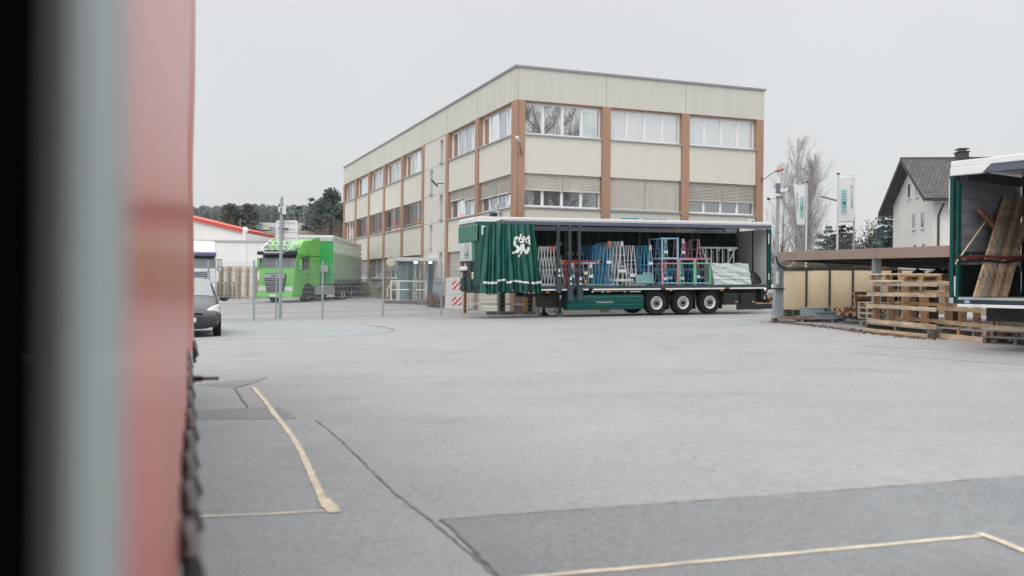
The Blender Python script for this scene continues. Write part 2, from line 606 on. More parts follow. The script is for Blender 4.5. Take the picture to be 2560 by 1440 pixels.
b = MB()
b.box(-0.10, -0.10, ZT, WR + 0.10, 0.32, ZT + 0.09)
b.box(-0.10, 0.32, ZT, 0.32, LL - 0.32, ZT + 0.09)
b.box(WR - 0.32, 0.32, ZT, WR + 0.10, LL - 0.32, ZT + 0.09)
b.box(-0.10, LL - 0.32, ZT, WR + 0.10, LL + 0.10, ZT + 0.09)
b.build("coping", M_coping, bld)
# columns
b = MB()
b.box(-0.06, -0.06, -0.6, 0.41, 0.50, ZF - 0.004)
b.build("column", M_brown, bld, bevel=0.01)
b = MB()
b.box(0.065, -0.064, -0.6, 0.085, -0.060, ZF - 0.01)
b.build("column_joint", mat("brown_joint", (0.10, 0.05, 0.032), 0.8), bld)
for a0, a1 in colsR[1:]:
    b = MB()
    fbox(b, fR, a0, a1, -0.40, 0.06, -0.6, ZF - 0.004)
    b.build("column", M_brown, bld, bevel=0.01)
for a0, a1 in colsL[1:]:
    b = MB()
    fbox(b, fL, a0, a1, -0.40, 0.06, -0.6, ZF - 0.004)
    b.build("column", M_brown, bld, bevel=0.01)
# head strips of brown above the top windows
def lintel(fn, a0, a1):
    b = MB()
    fbox(b, fn, a0, a1, -0.40, -0.03, ZF - 0.06, ZF - 0.004)
    b.build("lintel", M_brown, bld)

def panel(fn, a0, a1, z0, z1, m=M_cream):
    b = MB()
    fbox(b, fn, a0 + 0.015, a1 - 0.015, -0.40, 0.0, z0, z1)
    return b.build("facade_panel", m, bld, bevel=0.008)

def window(fn, a0, a1, z0, z1, glass_m, n=4, blind=0.0, blind_m=None, tilt=35, open_sash=None, sill=True, uneven=0.0):
    fr = MB()
    t, mul, d0, d1 = 0.07, 0.13, -0.27, -0.19
    fbox(fr, fn, a0, a0 + t, d0, d1, z0, z1)
    fbox(fr, fn, a1 - t, a1, d0, d1, z0, z1)
    fbox(fr, fn, a0 + t, a1 - t, d0, d1, z1 - t, z1)
    fbox(fr, fn, a0 + t, a1 - t, d0, d1, z0, z0 + 0.09)
    for i in range(1, n):
        c = a0 + (a1 - a0) * i / n
        fbox(fr, fn, c - mul / 2, c + mul / 2, d0, d1, z0 + 0.09, z1 - t)
    f = fr.build("window", M_whitef, bld, bevel=0.006)
    g_ = MB()
    for i in range(n):
        p, q = a0 + (a1 - a0) * i / n + 0.06, a0 + (a1 - a0) * (i + 1) / n - 0.06
        k = RND.uniform(-0.004, 0.004)
        g_.add([fn(p, -0.235 + k, z0 + 0.08), fn(q, -0.235 - k, z0 + 0.08), fn(q, -0.235 - k * 1.5, z1 - 0.06), fn(p, -0.235 + k, z1 - 0.06)], [(0, 1, 2, 3)])
    g_.build("pane", glass_m, f)
    if sill:
        s = MB()
        fbox(s, fn, a0 - 0.0, a1 + 0.0, -0.30, 0.09, z0 - 0.05, z0)
        s.build("sill", M_sill, f)
    if blind > 0:
        bl = MB()
        zz = z1 - 0.03
        zb = z1 - (z1 - z0) * blind
        c, s_ = math.cos(math.radians(tilt)), math.sin(math.radians(tilt))
        k = 0
        mid = (a0 + a1) / 2
        for (p, q, drop) in ((a0 + 0.03, mid - 0.02, 0), (mid + 0.02, a1 - 0.03, uneven)):
            zz = z1 - 0.03
            while zz > zb + drop:
                hh, dd = 0.042 * s_, 0.042 * c
                bl.add([fn(p, -0.11 + dd, zz - hh), fn(q, -0.11 + dd, zz - hh), fn(q, -0.11 - dd, zz + hh), fn(p, -0.11 - dd, zz + hh)], [(0, 1, 2, 3)])
                zz -= 0.072
            fbox(bl, fn, p, q, -0.13, -0.09, zz - 0.02, zz + 0.03)
        for p in (a0 + 0.3, mid - 0.35, mid, mid + 0.35, a1 - 0.3):
            fbox(bl, fn, p - 0.008, p + 0.008, -0.068, -0.06, zb, z1)
        bl.build("blind", blind_m or M_blind, f)
    return f

for i in range(3):
    a0, a1 = colsR[i][1], colsR[i + 1][0]
    lintel(fR, a0, a1)
    panel(fR, a0, a1, H1, S2 - 0.05)
    panel(fR, a0, a1, H0, S1 - 0.05)
    panel(fR, a0, a1, -0.6, S0 - 0.05)
    window(fR, a0, a1, S2, ZF - 0.06, M_glass_mir if i == 0 else M_glass_sky)
    window(fR, a0, a1, S1, H1, M_glass_dk if i != 1 else M_glass_cool, blind=(0.47, 0.93, 0.56)[i], tilt=(62, 66, 50)[i])
    window(fR, a0, a1, S0, H0, M_glass_cool, blind=0.6, tilt=60)
for i in range(8):
    a0, a1 = colsL[i][1], colsL[i + 1][0]
    if i == 2: continue
    lintel(fL, a0, a1)
    panel(fL, a0, a1, H1, S2 - 0.05)
    panel(fL, a0, a1, H0, S1 - 0.05)
    panel(fL, a0, a1, -0.6, S0 - 0.05)
    window(fL, a0, a1, S2, ZF - 0.06, M_glass_cool if i < 6 else M_glass_dk)
    bl = {0: 0.52, 1: 0.42, 3: 0.86, 4: 0.80, 5: 0.84, 6: 0.95, 7: 0}[i]
    window(fL, a0, a1, S1, H1, M_glass_dk, blind=bl, tilt=58 if i < 2 else 18, blind_m=M_blind if i < 2 else M_blind_dk, uneven=0.15 if i == 1 else 0)
    bl = {0: 0.9, 1: 0.97, 3: 0.4, 4: 0.58, 5: 0.66, 6: 0.62, 7: 0.5}[i]
    window(fL, a0, a1, S0, H0, M_glass_dk, blind=bl, tilt=60 if i != 5 else 20, blind_m=M_blind if i < 2 else M_blind_dk)
# stair bay with narrow staggered windows
a0, a1 = colsL[2][1], colsL[3][0]
slits = [(11.55, 12.15, 8.22, 9.52), (13.65, 14.25, 6.60, 8.02), (11.55, 12.15, 4.98, 6.38), (13.65, 14.25, 3.36, 4.78), (11.55, 12.15, 1.62, 3.1)]
edges = sorted({-0.6, ZF - 0.004} | {z for s in slits for z in s[2:]})
b = MB()
for z0, z1 in zip(edges[:-1], edges[1:]):
    holes = sorted((s[0], s[1]) for s in slits if s[2] <= z0 + 1e-6 and s[3] >= z1 - 1e-6)
    p = a0
    for h0, h1 in holes + [(a1, a1)]:
        if h0 > p: fbox(b, fL, p, h0, -0.40, 0.0, z0, z1)
        p = h1
b.build("facade_panel", M_stair, bld)
for z in (1.55, 3.2, 4.85, 6.48, 8.12):
    b = MB()
    fbox(b, fL, a0, a1, 0.0, 0.004, z - 0.01, z + 0.01)
    b.build("panel_joint", M_seam, bld)
for s in slits: window(fL, s[0], s[1], s[2], s[3], M_glass_cool, n=1)

# lamps, cameras and sign on the walls
M_lampgrey = mat("lamp_grey", (0.5, 0.5, 0.5), 0.4)
M_lamparm = mat("lamp_arm", (0.16, 0.10, 0.07), 0.5)
M_lamphead = mat("lamp_head_rust", (0.36, 0.20, 0.11), 0.5)
M_black = mat("black_plastic", (0.015, 0.017, 0.019), 0.5)
M_whiteplastic = mat("white_plastic", (0.62, 0.62, 0.62), 0.4)
RB = Matrix.Translation((BX, BY, 0)) @ Matrix.Rotation(BTH, 4, 'Z')
def onb(fn, a, d, z): return RB @ Vector(fn(a, d, z))
def wall_lamp(root_p, dirv, label, headm, ln):
    t = thing("wall_lamp", label, "wall lamp", root_p, 0, "lamps on the office walls")
    d = Vector(dirv).normalized()
    a = MB()
    a.box(-0.04, -0.04, -0.10, 0.04, 0.04, 0.10)
    a.path([(0, 0, 0), d * (0.25 * ln) + Vector((0, 0, 0.03)), d * (0.5 * ln) + Vector((0, 0, 0.16)), d * ln + Vector((0, 0, 0.30))], 0.025)
    a.build("arm", M_lamparm, t, smooth=40)
    h = MB()
    p, q = d * (ln * 0.95) + Vector((0, 0, 0.29)), d * (ln * 0.95 + 0.42) + Vector((0, 0, 0.36))
    h.tube(p, p.lerp(q, 0.35), 0.05, 0.10, 10)
    h.tube(p.lerp(q, 0.35), q, 0.10, 0.07, 10)
    h.build("lamp_head", headm, t, smooth=50)
wall_lamp(onb(fR, 0.25, 0.07, 7.30), RB.to_3x3() @ Vector((-0.55, -0.75, 0.25)), "pale lamp on a curled arm at the nearest corner column of the office building", M_lampgrey, 0.5)
wall_lamp(onb(fR, 13.2, 0.07, 6.70), RB.to_3x3() @ Vector((0.95, -0.25, 0.2)), "rust-brown lamp on a long arm at the far right column of the office building", M_lamphead, 0.75)
t = thing("floodlight", "small black floodlight on the plain stair bay of the office building", "floodlight", onb(fL, 11.4, 0.0, 7.0), BTH)
b = MB()
b.bar((0, 0, 0), (-0.35, 0.15, -0.02), 0.05)
b.build("bracket", M_black, t)
b = MB()
b.bar((-0.3, 0.2, -0.16), (-0.62, 0.34, 0.18), 0.30, 0.09)
b.build("lamp_head", M_black, t)
t = thing("security_camera", "white dome camera on the office wall just above the rear of the green trailer", "camera", onb(fR, 12.55, 0.0, 4.52), BTH, "cameras on walls and poles")
b = MB()
b.box(-0.2, -0.10, -0.16, 0.18, 0.0, 0.16)
b.build("housing", M_whiteplastic, t, bevel=0.02)
b = MB()
b.sphere((0.08, -0.14, 0.02), 0.08)
b.build("lens", M_black, t, smooth=60)
t = thing("security_camera", "dark box camera on a bracket peeping over the front of the green trailer roof", "camera", onb(fL, 2.0, 0.0, 4.55), BTH, "cameras on walls and poles")
b = MB()
b.box(-0.5, -0.16, -0.16, -0.2, 0.16, 0.14)
b.build("housing", mat("camera_navy", (0.03, 0.035, 0.06), 0.4), t, bevel=0.01)
b = MB()
b.box(-0.25, -0.25, 0.16, 0.0, 0.05, 0.22)
b.bar((-0.12, 0, 0.2), (-0.12, 0, 0.5), 0.05)
b.bar((-0.3, -0.2, 0.45), (0.0, 0.1, 0.5), 0.12)
b.build("bracket", M_whiteplastic, t)
M_teal = mat("sign_teal", (0.03, 0.30, 0.36), 0.4)
sg = thing("building_sign", "teal lettering on the office wall, only its top showing above the trailer roof", "sign", onb(fR, 6.55, 0.0, 4.19), BTH)
text_mesh("lettering", "SIEMENS", 0.85, M_teal, sg, basis((0, -0.05, 0), (1, 0, 0), (0, 0, 1)), 0.04, 0.02, sx=0.80)
# ------------------------------------------------------------------ green curtain-side trailer, parked with its side open
TX, TY, TZ, TTH, TPI = -1.26, 36.91, 0.0, 0.3567, 0.0145
TR = Matrix.Translation((TX, TY, TZ)) @ Matrix.Rotation(TTH, 4, 'Z') @ Matrix.Rotation(-TPI, 4, 'Y')
TRI = TR.inverted()
T_ROT = (0, -TPI, TTH)
def TP(px, py, w):                              # point on the trailer's plane at depth w
    o, d = TRI @ Vector((0, 0, H)), TRI.to_3x3() @ ray(px, py)
    return o + d * ((w - o.y) / d.y)
def TF(px, py, u=-0.02):                        # point on the front face
    o, d = TRI @ Vector((0, 0, H)), TRI.to_3x3() @ ray(px, py)
    return o + d * ((u - o.x) / d.x)

M_green = mat("tarp_green", (0.003, 0.082, 0.064), 0.30, var=0.12, vscale=2, bump=0.15, bscale=7, coat=0.3)
M_green_paint = mat("paint_green", (0.002, 0.060, 0.055), 0.5, var=0.12, vscale=2, spec=0.25)
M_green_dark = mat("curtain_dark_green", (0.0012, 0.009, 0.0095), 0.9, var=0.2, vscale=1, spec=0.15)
M_green_pale = mat("flap_green", (0.035, 0.150, 0.110), 0.45, var=0.2, vscale=3, bump=0.2, bscale=5)
M_trwhite = mat("trailer_white", (0.72, 0.72, 0.73), 0.4, var=0.04, vscale=3)
M_slate = mat("rail_slate", (0.11, 0.135, 0.175), 0.38, metal=0.3, var=0.08, vscale=3)
M_stake = mat("stake_slate", (0.034, 0.046, 0.058), 0.5, var=0.25, vscale=5)
M_alu = mat("aluminium", (0.50, 0.51, 0.52), 0.35, metal=0.7, var=0.08, vscale=4)
M_palegrey = mat("liner_grey", (0.50, 0.51, 0.52), 0.5, var=0.05, vscale=2)
M_chassis = mat("chassis_black", (0.006, 0.008, 0.009), 0.5, var=0.3, vscale=6)
M_rubber = mat("tyre_rubber", (0.012, 0.013, 0.0145), 0.8, var=0.3, vscale=9, bump=0.2, bscale=30, spec=0.2)
M_deck = mat("deck_ply", (0.035, 0.036, 0.038), 0.6, var=0.3, vscale=3)
M_reflect = mat("reflective_tape", (0.70, 0.72, 0.72), 0.4)
M_amber = mat("amber_lens", (0.62, 0.20, 0.02), 0.3)
M_latt = mat("curtain_lattice", (0.008, 0.045, 0.045), 0.5)
M_hose = mat("hose_ivory", (0.55, 0.48, 0.36), 0.5)

trl = thing("curtain_trailer", "long dark green semi-trailer parked unhitched with its side curtain drawn open over racks", "trailer", (TX, TY, TZ), rot=T_ROT)
TLEN, TW = 13.6, 2.55
# roof
b = MB()
b.box(-0.04, -0.02, 3.90, TLEN + 0.04, TW + 0.02, 4.0)
b.box(0.99, 0.0, 3.855, TLEN, 0.05, 3.90)
cap = [(-0.06, 3.80), (0.66, 3.80), (0.98, 3.90), (-0.06, 3.90)]
b.prism(cap, lambda u, v, d: (u, d, v), -0.022, 0.14)
b.prism(cap, lambda u, v, d: (u, d, v), TW - 0.14, TW + 0.022)
b.box(-0.06, 0.14, 3.80, 0.12, TW - 0.14, 3.90)
roof = b.build("roof", M_trwhite, trl, bevel=0.012)
b = MB()
for i in range(16): b.box(-0.075, 0.12 + i * 0.15, 3.86, -0.06, 0.16 + i * 0.15, 3.90)
b.build("rivets", M_alu, roof)
b = MB()
b.prism([(0.70, 3.80), (0.99, 3.90), (0.99, 3.855), (TLEN, 3.855), (TLEN, 3.71), (0.60, 3.71)], lambda u, v, d: (u, d, v), 0.0, 0.10)
b.build("roof_rail", M_slate, trl, bevel=0.01)
b = MB()
b.box(0.1, TW - 0.12, 3.62, TLEN - 0.1, TW - 0.02, 3.80)
b.build("roof_rail", M_alu, trl)
b = MB()
for i in range(9): b.box(1.0 + i * 1.5, 0.12, 3.80, 1.06 + i * 1.5, TW - 0.13, 3.88)
b.build("roof_bow", M_slate, trl)
# the far curtain, closed, with its lattice of straps
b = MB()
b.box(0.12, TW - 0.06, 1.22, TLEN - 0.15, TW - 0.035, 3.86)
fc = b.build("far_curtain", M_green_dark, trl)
b = MB()
for i in range(27): b.box(0.4 + i * 0.5, TW - 0.072, 1.3, 0.425 + i * 0.5, TW - 0.061, 3.62)
for z in (1.9, 2.45, 3.0): b.box(0.2, TW - 0.074, z, TLEN - 0.2, TW - 0.0725, z + 0.025)
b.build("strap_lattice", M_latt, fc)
for u in (0.9, 4.7, 8.3, 11.0):
    b = MB()
    b.box(u, TW - 0.16, 1.25, u + 0.10, TW - 0.075, 3.62)
    b.build("far_stake", M_stake, trl)
b = MB()
b.box(0.2, TW - 0.20, 1.86, TLEN - 0.3, TW - 0.165, 2.0)
b.build("side_board", M_palegrey, trl)
# deck
b = MB()
b.box(0.0, 0.02, 1.12, TLEN, TW - 0.02, 1.25)
b.build("deck", M_deck, trl)
b = MB()
b.box(2.2, -0.02, 1.13, TLEN - 0.1, 0.02, 1.26)
b.build("deck_rail", M_stake, trl, bevel=0.008)
b = MB()
x = 2.3
for (p, q) in ((2.45, 4.0), (4.25, 4.7), (4.9, 8.05), (8.25, 11.2), (11.45, TLEN - 0.35)): b.box(p, -0.035, 1.065, q, 0.0, 1.125)
b.build("sill_strip", M_reflect, trl, bevel=0.006)
b = MB()
for p in (8.08, 11.22): b.box(p, -0.045, 1.06, p + 0.2, -0.005, 1.24)
b.build("latch", mat("latch_rust", (0.07, 0.04, 0.03), 0.6, var=0.4, vscale=12), trl, bevel=0.01)
# front wall
b = MB()
b.box(0.0, 0.02, 1.05, 0.10, TW - 0.02, 3.82)
fw = b.build("front_wall", M_green_paint, trl, bevel=0.02)
b = MB()
b.box(-0.03, 0.30, 3.68, 0.0, TW - 0.02, 3.80)
b.build("front_rail", M_slate, trl)
def ffbox(b, px0, py0, px1, py1, d=0.04, u0=0.0):
    A, B_ = TF(px0, py0), TF(px1, py1)
    return b.box(-u0 - d, A.y, B_.z, -u0, B_.y, A.z)
b = MB()
A, B_ = TF(1149, 567), TF(1196, 603)
nf = 30
def flap(u, v): return (-0.05 - 0.018 * math.sin(u * 37 + 2 * math.sin(v * 3)) - 0.01 * v, A.y + (B_.y - A.y) * u, A.z + (B_.z - A.z) * v)
b.grid(flap, nf, 8)
b.build("front_flap", M_green_pale, trl, smooth=60, thick=0.01)
b = MB()
ffbox(b, 1152, 607, 1180, 652, 0.05)
cb = b.build("document_cabinet", mat("cabinet_pale", (0.50, 0.54, 0.55), 0.4, var=0.1, vscale=4), trl, bevel=0.015)
b = MB()
ffbox(b, 1164, 610, 1174, 646, 0.02, 0.05)
b.build("cabinet_window", M_glass_cool, cb)
b = MB()
ffbox(b, 1180, 606, 1188, 652, 0.03)
b.build("side_strip", M_green_pale, trl)
b = MB()
ffbox(b, 1155, 656, 1182, 690, 0.012)
b.build("connector_recess", M_chassis, trl)
b = MB()
ffbox(b, 1154, 666, 1170, 676, 0.10, 0.02)
b.build("connector_shelf", M_trwhite, trl, bevel=0.02)
b = MB()
A = TF(1157, 663)
b.sphere((-0.1, A.y, A.z), 0.055)
b.build("air_coupling", mat("coupling_red", (0.45, 0.03, 0.03), 0.4), trl, smooth=60)
b = MB()
A = TF(1168, 662)
b.sphere((-0.1, A.y, A.z), 0.055)
b.build("air_coupling", mat("coupling_yellow", (0.55, 0.42, 0.2), 0.4), trl, smooth=60)
for i, (x0, y0, x1, y1) in enumerate(((1154, 680, 1157, 696), (1181, 680, 1185, 698))):
    b = MB()
    ffbox(b, x0, y0, x1, y1, 0.05, 0.015)
    b.build("hose_grip", M_hose, trl, bevel=0.02)
b = MB()
ffbox(b, 1173, 656, 1179, 728, 0.05, 0.0)
ffbox(b, 1158, 678, 1162.5, 728, 0.05, 0.0)
ffbox(b, 1158, 686, 1179, 689, 0.045, 0.0)
b.build("hose_bundle", M_black, trl, bevel=0.03)
b = MB()
ffbox(b, 1153, 727, 1200, 731, 0.03)
b.build("front_beam", M_chassis, trl)
# flat near end of the curtain beside the front edge
b = MB()
b.box(0.0, -0.012, 1.02, 0.62, 0.016, 3.80)
b.build("corner_tarp", M_green, trl)
b = MB()
A = TP(1204, 564, -0.02)
b.box(A.x, -0.022, A.z - 0.05, A.x + 0.28, -0.014, A.z)
b.box(A.x, -0.022, A.z - 0.36, A.x + 0.06, -0.014, A.z - 0.05)
b.build("corner_marking", M_reflect, trl)

# gathered curtain: deep irregular folds, fanning out towards the hem
rc = random.Random(23)
kn = [0.0]
while kn[-1] < 1: kn.append(kn[-1] + rc.choice((0.045, 0.06, 0.085, 0.11, 0.13)) * rc.uniform(0.9, 1.1))
kn = [k / kn[-1] for k in kn]
amp = [rc.uniform(0.55, 1.0) for _ in kn]
slp = [rc.uniform(-0.03, 0.03) for _ in kn]
skew = [rc.uniform(-0.25, 0.25) for _ in kn]
def fold(s, t):                                 # rounded pleats parted by deep narrow valleys
    for i in range(len(kn) - 1):
        k0 = 0 if i == 0 else kn[i] + slp[i] * (0.5 - t)
        k1 = 1 if i == len(kn) - 2 else kn[i + 1] + slp[i + 1] * (0.5 - t)
        if k0 <= s <= k1:
            x = (s - k0) / max(1e-4, k1 - k0)
            x = x + skew[i] * x * (1 - x)
            y = math.sqrt(max(0.0, 1 - (2 * x - 1) ** 2)) ** 1.25
            return amp[i] * y
    return 0.0
uT0, uT1 = TP(1216, 566, -.1).x, TP(1333, 570, -.1).x
uB0, uB1 = TP(1199, 727, -.1).x, TP(1352, 736, -.1).x
hT, hB = 3.74, 0.985
def curtain(s, t, off=0.0):                     # t: 0 at the rail, 1 at the hem
    q = t ** 0.85
    u = (uT0 + (uT1 - uT0) * s) * (1 - q) + (uB0 + (uB1 - uB0) * s) * q
    a = 0.11 + 0.15 * min(1, t * 1.3)
    w = -0.04 - 0.06 * t - a * fold(s, t) - 0.010 * math.sin(s * 90 + t * 7) * (0.3 + t) - 0.02 * math.sin(t * 11 + s * 23)
    if t > 0.83:                                # the weighted hem pocket crumples
        k = (t - 0.83) / 0.17
        w -= 0.022 * math.sin(s * 140 + 5 * math.sin(t * 60)) * k + 0.03 * math.sin(s * 31) * k
    h = hT + (hB - hT) * t - 0.05 * t * t * math.sin(s * 9.5) + 0.02 * t * fold(s, t)
    return Vector((u, w - off, h))
b = MB()
b.grid(curtain, 300, 70)
cur = b.build("side_curtain", M_green, trl, smooth=75)
def ribbon(name, st, m, off=0.012, parent=None):
    b = MB()
    for quad in st:
        n_ = 40
        for i in range(n_):
            x0, x1 = i / n_, (i + 1) / n_
            P = []
            for x, k in ((x0, 0), (x1, 0), (x1, 1), (x0, 1)):
                (s0, t0), (s1, t1), (s2, t2), (s3, t3) = quad
                a_, b_ = ((s0 + (s1 - s0) * x, t0 + (t1 - t0) * x), (s3 + (s2 - s3) * x, t3 + (t2 - t3) * x))
                s, t = b_ if k else a_
                P.append(curtain(s, t, off))
            b.quad(*P)
    return b.build(name, m, parent or cur, smooth=60)
segs = [(0.02, 0.245, 0.83), (0.255, 0.40, 0.80), (0.405, 0.50, 0.845), (0.515, 0.80, 0.825), (0.83, 0.985, 0.835)]
for i, (a, c, t) in enumerate(segs): ribbon("hem_stripe", [[(a, t), (c, t + (0.006 if i % 2 else -0.004)), (c, t + 0.032), (a, t + 0.032)]], M_reflect, off=0.03)
# white lettering on the folded curtain
def project(P):
    Q = TR @ P
    x, y = F * Q.x / Q.y, F * (Q.z - H) / Q.y
    c, s_ = math.cos(ROLL), math.sin(ROLL)
    return CX + x * c + y * s_, CY - (-x * s_ + y * c), Q.y
CUR = []
for i in range(260):
    for j in range(110):
        q_ = project(curtain(i / 259, j / 109))
        CUR.append((q_[0], q_[1], q_[2], i / 259, j / 109))
CURB = {}
for c_ in CUR: CURB.setdefault((int(c_[0] // 3), int(c_[1] // 3)), []).append(c_)
def SP(px, py):                                 # nearest visible spot of the cloth on that line of sight
    best, bs = (0.5, 0.5), 1e9
    kx, ky = int(px // 3), int(py // 3)
    for a_ in (-1, 0, 1):
        for b_ in (-1, 0, 1):
            for c_ in CURB.get((kx + a_, ky + b_), ()):
                d_ = math.hypot(c_[0] - px, c_[1] - py)
                sc = d_ + max(0, c_[2] - 38.0) * 6.0 * (1 if d_ < 2.5 else 1)
                if sc < bs: bs, best = sc, (c_[3], c_[4])
    return best
def stroke(pts, wd):
    out = []
    for (x0, y0), (x1, y1) in zip(pts[:-1], pts[1:]):
        dx, dy = x1 - x0, y1 - y0
        L = math.hypot(dx, dy)
        nx, ny = -dy / L * wd / 2, dx / L * wd / 2
        k = max(1, int(L / 2.0))
        for i in range(k):
            f0, f1 = i / k, (i + 1) / k
            out.append(((x0 + dx * f0 + nx, y0 + dy * f0 + ny), (x0 + dx * f1 + nx, y0 + dy * f1 + ny), (x0 + dx * f1 - nx, y0 + dy * f1 - ny), (x0 + dx * f0 - nx, y0 + dy * f0 - ny)))
    return out
def pic(x, y): return (1220 + x / 8, 560 + y / 8)
letters = [
    ([(575, 270), (535, 290), (530, 420), (600, 470), (595, 545), (500, 580)], 6.5),
    ([(655, 215), (615, 330)], 4.5),
    ([(690, 265), (725, 255), (740, 295), (700, 320), (672, 300), (690, 265)], 3.2),
    ([(735, 290), (770, 375)], 3.2),
    ([(640, 365), (700, 355)], 4.5),
    ([(770, 300), (815, 250), (825, 395)], 4.2),
    ([(640, 520), (660, 425), (705, 420), (700, 490), (620, 640)], 4.8),
    ([(700, 440), (750, 590), (800, 470), (815, 500), (770, 590)], 4.6),
]
b = MB()
for pts, wd in letters:
    P_ = [pic(*p) for p in pts]
    for quad in stroke(P_, wd):
        c4 = [curtain(*SP(*q), 0.025) for q in quad]
        if max((c4[i] - c4[j]).length for i in range(4) for j in range(i)) < 0.35: b.quad(*c4)
    for x, y in P_:
        c8 = [curtain(*SP(x + wd / 2 * math.cos(k * math.pi / 4), y + wd / 2 * math.sin(k * math.pi / 4)), 0.027) for k in range(8)]
        if max((c8[i] - c8[(i + 4) % 8]).length for i in range(4)) < 0.35: b.poly(c8)
b.build("curtain_lettering", mat("print_white", (0.75, 0.76, 0.76), 0.4), cur)
for px in (1226, 1280, 1321, 1330, 1246, 1308):
    s, t = SP(px, 712)
    b = MB()
    P, Q = curtain(s, 0.86, 0.03), curtain(s, 0.985, 0.035)
    b.bar(P, Q, 0.045, 0.02)
    b.box(Q.x - 0.035, Q.y - 0.03, Q.z - 0.06, Q.x + 0.035, Q.y + 0.01, Q.z + 0.02)
    b.build("buckle", M_black, cur)
    b = MB()
    b.box(Q.x - 0.03, Q.y - 0.045, Q.z - 0.02, Q.x + 0.03, Q.y - 0.032, Q.z + 0.015)
    b.build("buckle_hook", M_alu, cur)
# sliding stakes pushed together
for k, (px, yb) in enumerate(((1397, 733), (1426, 753), (1450, 753))):
    u = TP(px, 650, -0.12).x
    zb = TP(px, yb, -0.12).z
    b = MB()
    b.box(u - 0.058, -0.10, zb + 0.7, u + 0.058, 0.0, 3.72)
    st_ = b.build("stake", M_stake, trl, bevel=0.012)
    b = MB()
    b.prism([(u - 0.12, zb + 0.85), (u - 0.06, zb + 1.02), (u + 0.06, zb + 1.02), (u + 0.12, zb + 0.85), (u + 0.115, zb + 0.05), (u + 0.05, zb), (u - 0.05, zb), (u - 0.115, zb + 0.05)], lambda x, z, d: (x, d, z), -0.16, -0.04)
    b.build("stake_foot", M_stake, st_, bevel=0.012)
    b = MB()
    z0 = 2.55 if k else 2.95
    for z in (z0, z0 - (0.52 if not k else 0.0) - (0.72 if k else 0)):
        b.box(u - 0.125, -0.15, z - 0.06, u - 0.062, -0.02, z + 0.06)
        b.box(u + 0.062, -0.15, z - 0.06, u + 0.125, -0.02, z + 0.06)
    b.build("stake_bracket", M_stake, st_, bevel=0.01)
    b = MB()
    b.box(u - 0.035, -0.175, zb + 0.86, u + 0.035, -0.16, zb + 0.98)
    b.sphere((u, -0.17, zb + 0.70), 0.045)
    b.build("stake_marker", M_reflect, st_)
    b = MB()
    for z in (3.25, 2.98): b.box(u - 0.025, -0.108, z, u + 0.025, -0.10, z + 0.14)
    b.build("stake_slot", M_black, st_)
# rear frame and doors seen from inside
b = MB()
b.box(TLEN - 0.14, 0.0, 1.02, TLEN - 0.08, 0.14, 3.86)
b.box(TLEN - 0.04, 0.0, 1.02, TLEN + 0.03, 0.14, 3.86)
b.box(TLEN - 0.08, 0.05, 1.02, TLEN - 0.04, 0.14, 3.86)
rf = b.build("rear_post", M_green_paint, trl, bevel=0.01)
b = MB()
b.box(TLEN - 0.13, -0.006, 3.05, TLEN - 0.09, 0.0, 3.5)
b.box(TLEN - 0.13, -0.006, 1.45, TLEN - 0.09, 0.0, 1.75)
b.build("post_marker", M_reflect, rf)
b = MB()
b.box(TLEN - 0.12, TW - 0.14, 1.02, TLEN, TW, 3.86)
b.build("rear_post", M_green_paint, trl)
b = MB()
for (w0, w1) in ((0.145, 1.20), (1.30, TW - 0.16)):
    b = MB()
    b.box(TLEN - 0.08, w0, 1.26, TLEN - 0.045, w1, 3.70)
    b.build("rear_door", M_palegrey, trl)
b = MB()
b.box(TLEN - 0.09, 1.20, 1.26, TLEN - 0.05, 1.30, 3.70)
b.build("door_gap", M_black, trl)
b = MB()
b.box(TLEN - 0.14, 0.0, 3.70, TLEN + 0.02, 0.10, 3.74)
b.build("rear_corner_strip", M_trwhite, trl)
b = MB()
A = TP(1828, 575, 1.2)
b.box(A.x - 0.28, 1.2, A.z - 0.1, A.x + 0.28, 1.5, A.z + 0.1)
b.build("interior_lamp", M_palegrey, trl)
# chassis
b = MB()
for w in (0.75, 1.65): b.box(2.2, w, 0.80, TLEN - 0.15, w + 0.14, 1.115)
b.box(0.1, 0.3, 0.98, 2.4, TW - 0.3, 1.115)
for u in (3.2, 5.0, 7.0, 9.0, 10.5, 12.4): b.box(u, 0.1, 0.98, u + 0.12, TW - 0.1, 1.1)
b.build("chassis", M_chassis, trl)
u1, u2 = TP(1418, 750, 0).x, TP(1609, 750, 0).x
zt, zb = TP(1520, 737, 0).z, TP(1520, 774, 0).z
b = MB()
b.prism([(0.0, zb), (0.0, zt - 0.12), (0.10, zt), (0.45, zt), (0.45, zb)], lambda d, v, x: (x, d - 0.02, v), u1, u2)
sk = b.build("side_skirt", M_green_paint, trl, bevel=0.012)
b = MB()
for z in (zb + 0.20, zb + 0.36): b.box(u1 + 0.05, -0.032, z, u2 - 0.02, -0.02, z + 0.018)
b.build("skirt_rib", mat("rib_green", (0.02, 0.16, 0.12), 0.35), sk)
text_mesh("skirt_lettering", "SCHWARZMÜLLER", 0.085, M_reflect, sk, basis(((TP(1511, 756, 0).x), -0.036, TP(1511, 756, 0).z), (1, 0, 0), (0, 0, 1)), 0.004, 0.0, space=1.08)
b = MB()
for px in (1480, 1505, 1519, 1560): 
    u = TP(px, 732, 0.1).x
    b.sphere((u, 0.05, 1.0), 0.05)
b.box(TP(1575, 732, 0).x, 0.04, 0.97, TP(1603, 732, 0).x, 0.06, 1.03)
b.box(TP(1480, 732, 0).x, 0.05, 1.01, TP(1570, 732, 0).x, 0.06, 1.035)
b.build("hook_row", M_hose, trl)
